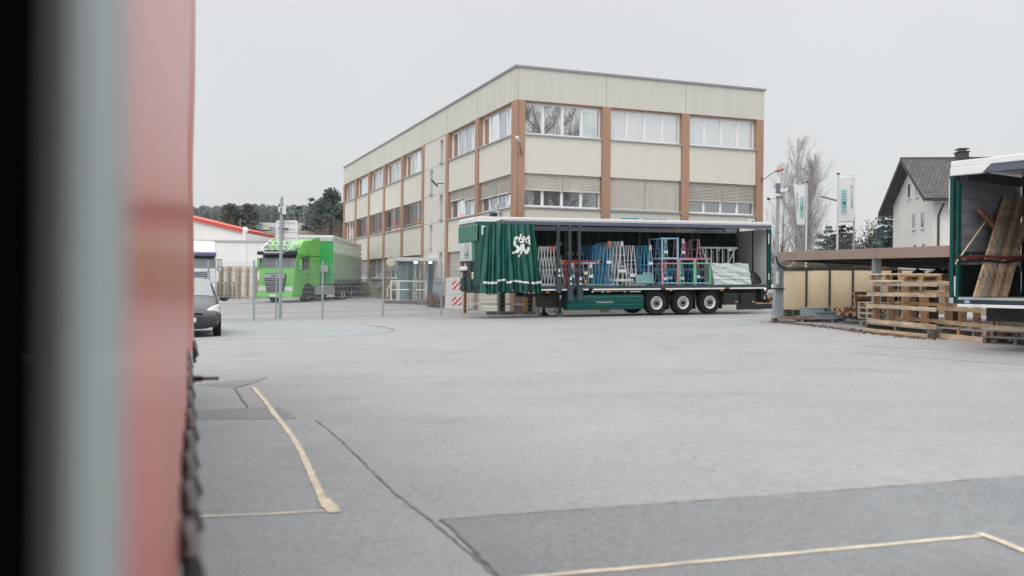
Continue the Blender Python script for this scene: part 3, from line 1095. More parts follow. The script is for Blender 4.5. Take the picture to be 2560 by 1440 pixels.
for (px, wn_) in ((1401, 0.28), (1401, 2.0)):
    u = TP(1401, 760, 0.28).x
    b = MB()
    b.box(u - 0.075, wn_, 0.35, u + 0.075, wn_ + 0.15, 1.12)
    b.box(u - 0.055, wn_ + 0.02, 0.02, u + 0.055, wn_ + 0.13, 0.35)
    lg = b.build("landing_leg", M_chassis, trl, bevel=0.01)
    b = MB()
    b.hexa([(u - 0.19, wn_ - 0.1, -0.03), (u + 0.19, wn_ - 0.1, -0.03), (u + 0.19, wn_ + 0.25, -0.03), (u - 0.19, wn_ + 0.25, -0.03),
            (u - 0.08, wn_, 0.13), (u + 0.08, wn_, 0.13), (u + 0.08, wn_ + 0.15, 0.13), (u - 0.08, wn_ + 0.15, 0.13)])
    b.build("leg_foot", M_stake, lg)
    b = MB()
    b.box(u - 0.03, wn_ - 0.012, 0.72, u + 0.03, wn_ - 0.002, 0.88)
    b.build("leg_sticker", M_reflect, lg)
b = MB()
A = TP(1375, 740, 0.4).x
b.box(A, 0.45, 0.35, A + 0.75, 2.0, 1.0)
b.build("support_frame", M_chassis, trl)
def wheel(parent, u, r, w0, wid, rimm=M_trwhite, name="wheel"):
    fn = lambda x, z, d: (u + x, w0 + d, r + z)
    b = MB()
    b.lathe([(r * 0.56, 0.03), (r * 0.66, 0.0), (r * 0.93, 0.0), (r * 0.985, 0.03), (r, 0.06), (r, wid - 0.06), (r * 0.985, wid - 0.03), (r * 0.93, wid), (r * 0.56, wid)], fn, 40)
    for i in range(40):
        a = 2 * math.pi * i / 40
        c, s = math.cos(a), math.sin(a)
    wh = b.build(name, M_rubber, parent, smooth=45)
    b = MB()
    b.lathe([(r * 0.57, 0.035), (r * 0.54, 0.02), (r * 0.50, 0.03), (r * 0.48, 0.10), (r * 0.36, 0.13), (r * 0.34, 0.085), (r * 0.20, 0.08), (r * 0.0, 0.08)], fn, 32)
    rm = b.build("rim", rimm, wh, smooth=40)
    b = MB()
    b.lathe([(r * 0.19, 0.085), (r * 0.18, 0.0), (r * 0.12, -0.02), (0, -0.02)], fn, 20)
    for i in range(10):
        a = 2 * math.pi * i / 10
        b.box(u + r * 0.285 * math.cos(a) - 0.02, w0 + 0.05, r + r * 0.285 * math.sin(a) - 0.02, u + r * 0.285 * math.cos(a) + 0.02, w0 + 0.086, r + r * 0.285 * math.sin(a) + 0.02)
    for i in range(10):
        a = 2 * math.pi * (i + .5) / 10
        b.lathe([(0.026, 0.10), (0.0, 0.098)], lambda x, z, d, a=a: (u + r * 0.42 * math.cos(a) + x, w0 + d + 0.012, r + r * 0.42 * math.sin(a) + z), 8)
    b.build("hub", M_chassis, wh, smooth=40)
    return wh
for px in (1642.5, 1709, 1775.8):
    u = TP(px, 756, 0.06).x
    wheel(trl, u, 0.50, 0.06, 0.40)
    wheel(trl, u, 0.50, TW - 0.46, 0.40)
    b = MB()
    arc = []
    for i in range(17):
        a = math.radians(12 + 156 * i / 16)
        arc.append((0.58 * math.cos(a), 0.50 + 0.57 * math.sin(a)))
    for (x0, z0), (x1, z1) in zip(arc[:-1], arc[1:]):
        b.hexa([(u + x0, 0.03, z0), (u + x1, 0.03, z1), (u + x1, 0.48, z1), (u + x0, 0.48, z0), (u + x0 * 1.03, 0.03, z0 + 0.015), (u + x1 * 1.03, 0.03, z1 + 0.015), (u + x1 * 1.03, 0.48, z1 + 0.015), (u + x0 * 1.03, 0.48, z0 + 0.015)])
    b.box(u + 0.56, 0.04, 0.22, u + 0.575, 0.46, 0.65)
    b.build("mudguard", M_chassis, trl, smooth=40)
# spare wheel slung under the deck, its lower edge showing below the skirt
u = TP(1583, 778, 1.2).x
b = MB()
b.lathe([(0.0, -0.13), (0.28, -0.13), (0.42, -0.12), (0.48, 0.0), (0.42, 0.12), (0.28, 0.13), (0, 0.13)], lambda x, z, d: (u + x, 1.2 + z * 0.9, 0.42 + d), 24)
b.build("spare_wheel", M_rubber, trl, smooth=50)
b = MB()
for (p, q, z0, z1) in ((1809, 1848, 733, 762), (1852, 1890, 733, 762)):
    b = MB()
    b.box(TP(p, z0, 0).x, 0.0, TP(p, z1, 0).z, TP(q, z0, 0).x, 0.5, TP(p, z0, 0).z)
    bx_ = b.build("storage_box", M_chassis, trl, bevel=0.02)
    b = MB()
    A = TP(q - 5, 754, 0)
    b.box(A.x - 0.1, -0.012, A.z - 0.03, A.x + 0.02, -0.002, A.z + 0.02)
    b.build("box_latch", M_alu, bx_)
b = MB()
A, B_ = TP(1843, 761, -0.02), TP(1916, 772, -0.02)
b.hexa([(A.x, 0.0, B_.z - 0.02), (TLEN + 0.05, 0.0, B_.z), (TLEN + 0.05, 0.05, B_.z), (A.x, 0.05, B_.z - 0.02), (A.x, 0, A.z), (TLEN + 0.05, 0, A.z), (TLEN + 0.05, 0.05, A.z), (A.x, 0.05, A.z)])
b.build("rear_flap", M_chassis, trl)
b = MB()
b.box(TLEN - 0.12, 0.1, 0.45, TLEN + 0.02, TW - 0.1, 0.60)
b.box(TLEN - 0.45, 0.1, 0.60, TLEN - 0.3, 0.5, 1.1)
b.bar((TLEN - 0.35, 0.08, 1.0), (TLEN - 0.1, 0.08, 0.55), 0.06)
b.bar((TLEN - 0.15, 0.05, 1.1), (TLEN - 0.28, 0.05, 0.75), 0.05)
b.build("rear_bumper", M_chassis, trl)
for px, py in ((1369, 731), (1526, 728), (1677, 726), (1805, 726)):
    A = TP(px, py, -0.02)
    b = MB()
    b.box(A.x - 0.06, -0.03, A.z - 0.02, A.x + 0.06, 0.04, A.z + 0.025)
    b.build("side_marker", M_amber, trl)
b = MB()
A = TP(1917, 756, -0.02)
b.box(TLEN - 0.02, -0.02, A.z - 0.05, TLEN + 0.07, 0.1, A.z + 0.03)
b.build("side_marker", M_amber, trl)

# ------------------------------------------------------------------ load on the deck: glass transport racks
def rk(name, c, rough=0.45): return mat("rack_" + name, c, rough, var=0.12, vscale=5)
RC = {
    "white": rk("white", (0.52, 0.56, 0.58)), "blue": rk("blue", (0.05, 0.27, 0.47)), "light blue": rk("lightblue", (0.22, 0.44, 0.58)),
    "pink": rk("pink", (0.48, 0.22, 0.33)), "green": rk("green", (0.16, 0.42, 0.28)), "red": rk("red", (0.42, 0.06, 0.045)),
    "deep blue": rk("deepblue", (0.02, 0.10, 0.24)), "dark": rk("dark", (0.025, 0.04, 0.05)), "orange": rk("orange", (0.55, 0.20, 0.08)), "purple": rk("purple", (0.25, 0.10, 0.22)),
}
M_tip_red = mat("tip_red", (0.62, 0.07, 0.05), 0.5)
M_tip_orange = mat("tip_orange", (0.65, 0.30, 0.06), 0.5)
M_tip_pale = mat("tip_pale", (0.60, 0.52, 0.46), 0.5)
M_label = mat("paper_label", (0.62, 0.63, 0.62), 0.6)
DECK = 1.252
def aframe(px, yt, yb, hp, color, label, group, w=0.45, depth=1.1, tip=None, plate=0.0, rungs=(0.30, 0.58), lean=0.0, bar_=0.028, inv=False, foot=True):
    P, Q = TP(px, yb, w), TP(px, yt, w)
    hw = TP(px + hp, yb, w).x - P.x
    h = Q.z - P.z
    t = thing("glass_rack", label, "glass rack", TR @ P, group=group, rot=T_ROT)
    m = RC[color]
    def pt(side, f, y):                         # f: 0 foot .. 1 apex
        k = (1 - f) * hw + f * 0.03
        if inv: k = f * hw + (1 - f) * 0.03
        return (side * k + lean * f * h, y, f * h)
    for y in (0.0, depth):
        b = MB()
        for s in (-1, 1): b.bar(pt(s, 0, y), pt(s, 1, y), bar_, bar_, up=(0, 1, 0))
        for f in rungs: b.bar(pt(-1, f, y), pt(1, f, y), bar_ * 0.8)
        b.bar(pt(-1, 1, y), pt(1, 1, y), bar_)
        if y:                                   # the rails run forward from the rear frame
            b.bar(pt(1, 1, 0), pt(1, 1, depth), bar_)
            for s in (-1, 1):
                b.bar(pt(s, 0, 0), pt(s, 0, depth), bar_)
                b.bar(pt(s, 0.5, 0), pt(s, 0.5, depth), bar_ * 0.8)
        b.build("rear_frame" if y else "front_frame", m, t)
    if foot and P.z > DECK + 0.02:
        b = MB()
        g0 = DECK - P.z
        for y in (0.05, depth - 0.05):
            b.box(-hw - 0.03, y - 0.03, -0.055, hw + 0.03, y + 0.03, -0.018)
            for s in (-1, 1): b.box(s * hw - 0.03, y - 0.03, g0, s * hw + 0.03, y + 0.03, -0.055)
        b.box(-0.02, 0.05, -0.05, 0.02, depth - 0.05, -0.022)
        b.build("skid", m, t)
    if tip:
        b = MB()
        b.hexa([(-0.075 + lean * h, -0.03, h - 0.16), (0.075 + lean * h, -0.03, h - 0.16), (0.075 + lean * h, 0.05, h - 0.16), (-0.075 + lean * h, 0.05, h - 0.16),
                (-0.035 + lean * h, -0.03, h + 0.04), (0.035 + lean * h, -0.03, h + 0.04), (0.035 + lean * h, 0.05, h + 0.04), (-0.035 + lean * h, 0.05, h + 0.04)])
        b.build("tip", tip, t, bevel=0.01)
    if plate:
        k = (1 - plate) * hw + plate * 0.03
        b = MB()
        b.box(-k - 0.012 + lean * plate * h, -0.035, plate * h - 0.06, k + 0.012 + lean * plate * h, -0.022, plate * h + 0.06)
        b.build("label_plate", M_label, t)
    return t
ORD = ["first", "second", "third", "fourth", "fifth", "sixth"]
for i, x in enumerate((1350, 1357.5, 1365, 1373, 1381, 1389)):
    aframe(x, 617, 709, 12, "white", f"{ORD[i]} of six nested white A-frame racks beside the gathered green curtain", "white racks beside the curtain", w=0.35 + 0.02 * i, rungs=(0.35, 0.66), tip=M_tip_red if i == 4 else None, depth=1.3)
aframe(1398, 642, 711, 13, "white", "white rack with a broad white plate behind the first dark stake", "racks behind the stakes", w=0.55, plate=0.32, depth=1.3)
aframe(1411, 655, 708, 8, "deep blue", "deep blue rack just right of the first dark stake", "racks behind the stakes", w=0.8, depth=1.0)
aframe(1416, 655, 706, 3, "red", "narrow red rack leaning between the first and second dark stakes", "racks behind the stakes", w=0.5, depth=1.0, lean=-0.05)
aframe(1431, 659, 709, 6, "light blue", "low light blue rack with two white plates beside the second dark stake", "racks behind the stakes", w=0.35, depth=0.9, plate=0.37, tip=M_tip_pale)
aframe(1443, 668, 710, 7, "purple", "dim purple rack standing between the second and third dark stakes", "racks behind the stakes", w=1.0, depth=0.9)
aframe(1464, 659, 708, 7, "pink", "pink rack turned upside down with an orange point at its foot", "racks behind the stakes", w=0.35, depth=0.8, inv=True, plate=0.52, rungs=())
aframe(1477, 660, 709, 6.5, "green", "bright green rack with a white plate between the pink and blue racks", "racks behind the stakes", w=0.35, depth=0.9, plate=0.38, tip=M_tip_pale)
b = MB()
P = TP(1464, 708, 0.33)
t = thing("orange_shoe", "orange shoe under the point of the upside-down pink rack", "rack shoe", TR @ P, rot=T_ROT)
b.hexa([(-0.03, -0.03, -0.03), (0.03, -0.03, -0.03), (0.03, 0.05, -0.03), (-0.03, 0.05, -0.03), (-0.05, -0.03, 0.13), (0.05, -0.03, 0.13), (0.05, 0.05, 0.13), (-0.05, 0.05, 0.13)])
b.build("shoe_body", M_tip_orange, t, bevel=0.01)
# long bars lying across the low racks
def lying_frame(px0, px1, py, color, label, w=0.5, hgt=0.10, caps=None):
    A, B_ = TP(px0, py, w), TP(px1, py, w)
    t = thing("rack_frame", label, "rack frame", TR @ A, rot=T_ROT, group="flat frames on the deck")
    L = (B_ - A).length
    b = MB()
    for y in (0, 0.9):
        b.bar((0, y, 0), (L, y, 0), 0.04)
        b.bar((0, y, hgt), (L, y, hgt), 0.03)
    for x in (0.0, L / 3, 2 * L / 3, L):
        b.bar((x, 0, 0), (x, 0.9, 0), 0.035)
        b.bar((x, 0, 0), (x, 0, hgt), 0.035)
        b.bar((x, 0.9, 0), (x, 0.9, hgt), 0.035)
    b.build("bars", RC[color], t)
    if caps:
        for x in (0, L):
            b = MB()
            b.box(x - 0.03, -0.05, -0.05, x + 0.03, 0.03, 0.12)
            b.build("corner_cap", caps, t, bevel=0.01)
    return t
lying_frame(1406, 1494, 657, "red", "red bar frame with orange end caps lying across the low racks", w=0.55, caps=M_tip_orange)
lying_frame(1452, 1489, 659, "light blue", "light blue bar frame lying over the pink and green racks", w=0.4, hgt=0.05)
lying_frame(1424, 1461, 717, "green", "green base frame under the low light blue rack", w=0.25, hgt=0.08)
lying_frame(1468, 1506, 717, "green", "green base frame under the bright green rack", w=0.25, hgt=0.08)
lying_frame(1510, 1549, 717, "light blue", "pale blue base frame under the blue racks with the red tip", w=0.2, hgt=0.08)
lying_frame(1340, 1392, 714, "white", "pale base frame under the six nested white racks", w=0.28, hgt=0.06)
lying_frame(1572, 1614, 716, "white", "pale base frame in front of the glass sheets", w=0.2, hgt=0.06)
lying_frame(1538, 1582, 702, "white", "white slatted frame leaning low in front of the tall white racks", w=0.15, hgt=0.06)
for i, x in enumerate((1485, 1493.5, 1502.5, 1511.5, 1522)):
    aframe(x, 605 if i == 4 else 614, 706, 7 + i * 0.5, "blue", f"{ORD[i]} of five blue racks nested up to the red-tipped one", "blue racks with the red tip", w=0.75 - 0.1 * i, depth=1.2, tip=M_tip_red if i == 4 else None, plate=0.50 if i == 4 else 0, rungs=(0.40,))
for i, x in enumerate((1528, 1537, 1545.5, 1555)):
    aframe(x, 605, 700, 8 + i * 1.2, "white", f"{ORD[i]} of four tall white racks standing right of the red-tipped blue one", "tall white racks", w=0.85 - 0.1 * i, depth=1.2, plate=0.24 if i == 3 else 0, tip=M_label if i == 3 else None, rungs=(0.36, 0.66), bar_=0.036)
for i, x in enumerate((1565, 1574, 1583)):
    aframe(x, 615, 705, 7.5 + i * 0.8, "white", f"{ORD[i]} of three shorter white racks in front of the glass sheets", "shorter white racks", w=0.75 - 0.1 * i, depth=1.2, plate=0.18 if i == 2 else 0, rungs=(0.24, 0.60))
for i, x in enumerate((1596, 1606, 1615, 1626)):
    aframe(x, 615, 707, 6 + i * 0.6, "blue" if i < 3 else "light blue", f"{ORD[i]} of four blue racks left of the pink stacking frame", "blue racks by the pink frame", w=0.85 - 0.12 * i, depth=1.2, tip=M_tip_pale if i == 3 else None, plate=0.53 if i == 3 else 0, rungs=(0.48,))
# glass sheets
M_sheetglass = mat("sheet_glass", (0.16, 0.36, 0.36), 0.12, spec=0.8, trans=0.45)
for k, (p, q, y0, y1, lb) in enumerate(((1590, 1622, 686, 709, "teal-tinted glass sheet leaning low between the white and the blue racks"), (1608, 1632, 680, 708, "upright glass sheet leaning on the blue racks by the pink frame"))):
    A, B_ = TP(p, y1, 0.3 + 0.1 * k), TP(q, y0, 0.42 + 0.1 * k)
    t = thing("glass_sheet", lb, "glass sheet", TR @ A, rot=T_ROT, group="loose glass sheets")
    b = MB()
    L, hh = B_.x - A.x, B_.z - A.z
    b.hexa([(0, 0, 0), (L, 0, 0), (L, 0.02, 0), (0, 0.02, 0), (0.05, 0.14, hh), (L, 0.14, hh * 0.95), (L, 0.16, hh * 0.95), (0.05, 0.16, hh)])
    b.build("glass", M_sheetglass, t)
# cubic stacking frames
def stack_frame(px0, px1, yt, yb, colp, colb, label, w=0.25, depth=1.1, feet=True, top=True, colt=None):
    A, B_ = TP(px0, yb, w), TP(px1, yt, w)
    L, h = B_.x - A.x, B_.z - A.z
    t = thing("stacking_frame", label, "stacking frame", TR @ A, rot=T_ROT, group="stacking frames on the deck")
    for x in (0, L):
        for y in (0, depth):
            b = MB()
            b.box(x - 0.032, y - 0.032, 0, x + 0.032, y + 0.032, h)
            b.build("post", RC[colp], t)
    b = MB()
    for y in (0, depth): b.bar((0.032, y, 0.16), (L - 0.032, y, 0.16), 0.05)
    for x in (0, L): b.bar((x, 0.032, 0.16), (x, depth - 0.032, 0.16), 0.05)
    b.build("lower_frame", RC[colb], t)
    if top:
        b = MB()
        for y in (0, depth): b.bar((0.032, y, h - 0.04), (L - 0.032, y, h - 0.04), 0.05)
        for x in (0, L): b.bar((x, 0.032, h - 0.04), (x, depth - 0.032, h - 0.04), 0.05)
        b.build("upper_frame", RC[colt or colp], t)
    return t
stack_frame(1655, 1694, 656, 717, "pink", "light blue", "pink stacking frame on the deck, an orange-tipped rack inside it")
stack_frame(1699, 1735, 656, 717, "green", "green", "green stacking frame on the deck, a plain-tipped light blue rack inside it")
stack_frame(1738, 1775, 656, 717, "green", "light blue", "green stacking frame with a light blue lower bar, a red-tipped rack inside it")
stack_frame(1655, 1694, 594, 655, "light blue", "white", "light blue stacking frame standing on top of the pink one")
stack_frame(1699, 1735, 646, 655.5, "pink", "pink", "low pink frame standing on the left green stacking frame", top=True)
stack_frame(1738, 1777, 645, 655.5, "pink", "pink", "low pink frame standing on the right green stacking frame", top=True)
aframe(1663, 660, 711, 5.5, "light blue", "orange-tipped light blue rack inside the pink stacking frame", "racks in the stacking frames", w=0.45, depth=0.7, tip=M_tip_orange, plate=0.28, foot=False)
aframe(1675, 664, 708, 4.5, "blue", "dimmer blue rack behind the orange-tipped one in the pink stacking frame", "racks in the stacking frames", w=0.95, depth=0.3, plate=0.3, foot=False)
aframe(1705, 660, 711, 5, "light blue", "plain-tipped light blue rack inside the left green stacking frame", "racks in the stacking frames", w=0.45, depth=0.7, plate=0.30, foot=False)
aframe(1715, 664, 708, 4, "deep blue", "dim deep blue rack at the back of the left green stacking frame", "racks in the stacking frames", w=0.95, depth=0.3, foot=False)
aframe(1745.5, 660, 711, 5, "blue", "red-tipped blue rack inside the right green stacking frame", "racks in the stacking frames", w=0.45, depth=0.7, tip=M_tip_red, plate=0.38, foot=False)
aframe(1664, 598, 648, 5.5, "light blue", "light blue rack inside the raised light blue stacking frame", "racks in the stacking frames", w=0.45, depth=0.7, plate=0.36, tip=M_tip_pale, foot=False)
aframe(1708, 599, 647, 5, "pink", "pink rack on the low frame above the left green stacking frame", "pink racks on top", w=0.45, depth=0.7, plate=0.34, tip=M_tip_pale, foot=False)
aframe(1715, 605, 648, 3.5, "purple", "dim purple rack behind the left of the two upper pink racks", "pink racks on top", w=0.9, depth=0.3, foot=False)
aframe(1746.5, 599, 647, 5, "pink", "pink rack on the low frame above the right green stacking frame", "pink racks on top", w=0.45, depth=0.7, foot=False)
aframe(1640, 604, 648, 8, "deep blue", "dim deep blue rack left of the raised light blue stacking frame", "racks in the stacking frames", w=1.3, depth=0.6, rungs=(0.4,))
# white barred rack behind the wrapped pallet
A, B_ = TP(1752, 700, 1.1), TP(1843, 620, 1.1)
t = thing("bar_rack", "white rack of many upright bars behind the wrapped pallet", "rack", TR @ A, rot=T_ROT)
L, h = B_.x - A.x, B_.z - A.z
b = MB()
b.bar((0, 0, h), (L, 0, h), 0.07)
b.bar((0, 0, 0.1), (L, 0, 0.1), 0.06)
b.bar((0.05, 0, h), (0.55, 0, 0.2), 0.045)
b.bar((L - 0.1, 0, h), (L - 0.75, 0, 0.2), 0.045)
b.build("frame", RC["white"], t)
b = MB()
for i in range(6): b.bar((0.25 + i * 0.29, 0.0, 0.1), (0.25 + i * 0.29, 0.0, h), 0.04)
for i in range(6): b.bar((0.38 + i * 0.29, 0.5, 0.1), (0.38 + i * 0.29, 0.5, h - 0.1), 0.025)
b.build("bars", RC["white"], t)
b = MB()
b.box(L * 0.72, -0.05, h - 0.14, L * 0.85, -0.036, h - 0.02)
b.box(L * 0.46, -0.05, h - 0.12, L * 0.50, -0.036, h - 0.02)
b.build("label_plate", M_label, t)
# wrapped pallet of glass
M_film = mat("stretch_film", (0.46, 0.53, 0.52), 0.16, var=0.16, vscale=5, bump=0.5, bscale=7, stretch=(0.7, 1, 5), spec=0.7)
P0, P1, P2, P3 = TP(1787, 712, 0.3), TP(1879, 711, 0.3), TP(1872, 661, 0.5), TP(1779, 658, 0.5)
t = thing("wrapped_pallet", "block of glass wrapped in shiny clear film near the rear doors", "wrapped load", TR @ P0, rot=T_ROT)
L, L1, s0, hh = P1.x - P0.x, P2.x - P0.x, P3.x - P0.x, P3.z - P0.z
b = MB()
n_ = 14
def film(u, v):
    x = (u * L) * (1 - v) + (s0 + u * (L1 - s0)) * v
    y = 0.25 * v + 0.02 * math.sin(v * 17 + u * 9) + 0.012 * math.sin(u * 31 + v * 23)
    z = hh * v + (0.02 * math.sin(u * 19) if v > 0.9 else 0)
    return (x, y, z)
b.grid(film, 30, 16)
b.grid(lambda u, v: (film(u, 1)[0], 0.25 + 0.6 * v, film(u, 1)[2] - 0.01 * math.sin(u * 17 + v * 9)), 30, 4)
b.grid(lambda u, v: (film(0, v)[0], film(0, v)[1] + u * (0.85 - film(0, v)[1]), film(0, v)[2]), 4, 16)
b.grid(lambda u, v: (film(1, v)[0], film(1, v)[1] + u * (0.85 - film(1, v)[1]), film(1, v)[2]), 4, 16)
b.build("film", M_film, t, smooth=60)
b = MB()
def wrap_line(u0, v0, u1, v1):
    pts = [Vector(film(u0 + (u1 - u0) * i / 12, v0 + (v1 - v0) * i / 12)) + Vector((0, -0.012, 0)) for i in range(13)]
    for p, q in zip(pts[:-1], pts[1:]): b.bar(p, q, 0.03, 0.012)
for a in ((0, .25, 1, .27), (0.05, .72, 0.72, 0.95), (0, .62, .95, .55), (0.22, 1.0, 0.22, 0.5), (0.72, 1, 0.78, 0.3), (0, .42, 1, .44)): wrap_line(*a)
b.build("film_edges", mat("film_edge", (0.62, 0.66, 0.65), 0.25), t)
b = MB()
g0 = DECK - P0.z
b.box(0.0, 0.0, -0.04, L, 0.8, 0.0)
for i in range(5): b.box(i * (L - 0.08) / 4, 0, g0, i * (L - 0.08) / 4 + 0.08, 0.8, -0.04)
b.build("base", RC["white"], t)
# black bag and strap beside the post
A, B_ = TP(1878, 716, 0.4), TP(1911, 682, 0.5)
t = thing("black_bag", "slumped black bag on the deck against the rear doors", "bag", TR @ A, rot=T_ROT)
L, hh = B_.x - A.x, B_.z - A.z
b = MB()
def bag(u, v):
    a = 2 * math.pi * u
    k = 1 - 0.35 * v * v
    x = L * 0.5 + L * 0.5 * k * math.cos(a) * (1 + 0.1 * math.sin(3 * a + v * 5)) - 0.1 * v
    y = 0.3 + 0.28 * k * math.sin(a) * (1 + 0.15 * math.sin(4 * a + 6 * v)) * (1 - 0.6 * v)
    return (x, y, hh * v * (1 + 0.14 * math.cos(a + 2.6) * v))
b.grid(bag, 28, 10)
b.build("bag_body", M_black, t, smooth=70)
A = TP(1902, 716, 0.1)
t = thing("orange_strap", "small heap of orange strap at the foot of the rear post", "strap", TR @ A, rot=T_ROT)
b = MB()
for i in range(5): b.sphere((0.06 * i - 0.12, 0.02 * (i % 2), 0.04 + 0.02 * (i % 3)), 0.06, 0.04, 0.04)
b.build("webbing", mat("webbing_orange", (0.6, 0.12, 0.04), 0.6), t, smooth=60)
# ------------------------------------------------------------------ open lean-to shelter on the right
M_brownfas = mat("fascia_brown", (0.275, 0.198, 0.166), 0.55, var=0.08, vscale=2)
M_galv = mat("galvanised", (0.33, 0.375, 0.40), 0.45, metal=0.4, var=0.12, vscale=3)
M_yellow = mat("yellow_board", (0.66, 0.53, 0.34), 0.75, var=0.08, vscale=1.2, col2=(0.64, 0.54, 0.38), stretch=(1, 1, 0.5))
M_steel_dk = mat("dark_steel", (0.022, 0.023, 0.024), 0.5, var=0.2, vscale=5)
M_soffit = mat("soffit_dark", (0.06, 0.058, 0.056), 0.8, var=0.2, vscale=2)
A0 = at(1945, 641, 34.3)                          # left end of the fascia
A1 = at(2372, 628, 25.0)
dA = (A1 - A0)
A2 = A0 + dA * 1.75
nA = Vector((-dA.y, dA.x, 0)).normalized()
if nA.x < 0: nA = -nA
shd = thing("shelter", "open flat-roofed shelter with brown fascia and yellow back wall behind the stacked wood", "shelter", (A0.x, A0.y, 0))
def S(P): return Vector(P) - Vector((A0.x, A0.y, 0))
hf = 0.155
b = MB()
p, q = S(A0), S(A2)
b.hexa([p + Vector((0, 0, -hf)), q + Vector((0, 0, -hf)), q + nA * 0.08 + Vector((0, 0, -hf)), p + nA * 0.08 + Vector((0, 0, -hf)),
        p + Vector((0, 0, hf)), q + Vector((0, 0, hf)), q + nA * 0.08 + Vector((0, 0, hf)), p + nA * 0.08 + Vector((0, 0, hf))])
b.build("fascia", M_brownfas, shd, bevel=0.006)
b = MB()
for f in (0.37, 0.75, 1.0):
    c = p.lerp(q, f)
    d = dA.normalized()
    for dz in (0.10, -0.10):
        b.tube(c + Vector((0, 0, dz)) - nA * 0.004, c + Vector((0, 0, dz)) + nA * 0.01, 0.018, None, 8)
b.build("rivets", M_steel_dk, shd)
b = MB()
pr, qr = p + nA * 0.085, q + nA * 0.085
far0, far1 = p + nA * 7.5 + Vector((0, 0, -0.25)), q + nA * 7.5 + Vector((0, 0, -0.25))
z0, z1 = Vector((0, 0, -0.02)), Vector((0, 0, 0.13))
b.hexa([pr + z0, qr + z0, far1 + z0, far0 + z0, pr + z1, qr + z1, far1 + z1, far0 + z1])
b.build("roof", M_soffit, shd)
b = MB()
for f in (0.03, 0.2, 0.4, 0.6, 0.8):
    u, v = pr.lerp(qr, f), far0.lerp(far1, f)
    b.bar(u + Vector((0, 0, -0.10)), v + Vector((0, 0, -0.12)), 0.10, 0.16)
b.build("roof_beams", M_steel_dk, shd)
YW = 36.2
def post(name, px, py0, Y, w, m, top):
    P = at(px, py0, Y)
    b = MB()
    g0 = gz(P.x, P.y) - 0.02
    b.box(P.x - A0.x - w / 2, P.y - A0.y - w / 2, g0, P.x - A0.x + w / 2, P.y - A0.y + w / 2, top)
    return b.build(name, m, shd, bevel=0.01)
post("post", 1949, 700, 34.7, 0.24, M_galv, A0.z - 0.15)
fP2 = A0 + dA * 0.62 + nA * 0.2
b = MB()
b.box(fP2.x - A0.x - 0.11, fP2.y - A0.y - 0.11, 0.08, fP2.x - A0.x + 0.11, fP2.y - A0.y + 0.11, fP2.z - 0.13)
b.build("post", M_galv, shd, bevel=0.01)
fP3 = A0 + dA * 1.17 + nA * 0.25
b = MB()
b.box(fP3.x - A0.x - 0.11, fP3.y - A0.y - 0.11, 0.1, fP3.x - A0.x + 0.11, fP3.y - A0.y + 0.11, fP3.z - 0.13)
b.build("post", M_galv, shd, bevel=0.01)
P = at(2234, 668, YW + 0.1)
b = MB()
b.box(P.x - A0.x - 0.13, P.y - A0.y - 0.1, 0.1, P.x - A0.x + 0.13, P.y - A0.y + 0.1, 2.2)
b.build("post", M_steel_dk, shd)
b = MB()
P, Q = at(1955, 671.5, YW), at(2420, 681, YW + 0.3)
b.bar(S(P), S(Q), 0.10, 0.13)
b.build("top_rail", M_steel_dk, shd)
edges_px = [1957, 2016, 2074, 2132, 2191, 2250, 2309, 2368]
for i in range(len(edges_px) - 1):
    P, Q = at(edges_px[i], 675, YW), at(edges_px[i + 1], 677, YW)
    gzb = gz(P.x, P.y) + 0.12
    b = MB()
    b.box(P.x - A0.x + 0.025, YW - A0.y, gzb, Q.x - A0.x - 0.025, YW + 0.03 - A0.y, P.z - 0.02)
    b.build("wall_panel", M_yellow, shd)
    b = MB()
    b.box(Q.x - A0.x - 0.035, YW - 0.05 - A0.y, gzb - 0.1, Q.x - A0.x + 0.035, YW + 0.05 - A0.y, P.z)
    b.build("wall_stud", mat("stud_brown", (0.05, 0.042, 0.04), 0.6), shd)
b = MB()
P = at(1957, 790, YW)
b.box(P.x - A0.x, YW - 0.04 - A0.y, 0.10, P.x - A0.x + 7, YW + 0.05 - A0.y, 0.25)
b.build("base_rail", M_galv, shd)
b = MB()
P = at(1938, 652, 34.2)
Q = at(1960, 668, 34.4)
b.path([S(at(1940, 640, 34.2)), S(at(1943, 655, 34.2)), S(at(1950, 666, 34.3)), S(at(1962, 671, 34.6)), S(at(1990, 671, 35.9))], 0.035, 6)
b.build("cable", M_black, shd, smooth=60)
b = MB()
P = at(1944, 703, 34.5)
b.box(P.x - A0.x - 0.05, P.y - A0.y - 0.05, P.z - 0.12, P.x - A0.x + 0.05, P.y - A0.y + 0.05, P.z + 0.35)
b.build("cable_box", M_whiteplastic, shd, bevel=0.02)
b = MB()
P = at(1946, 722, 34.6)
b.box(P.x - A0.x - 0.24, P.y - A0.y - 0.16, P.z - 0.02, P.x - A0.x + 0.2, P.y - A0.y + 0.14, P.z + 0.03)
b.build("post_clamp", M_steel_dk, shd)

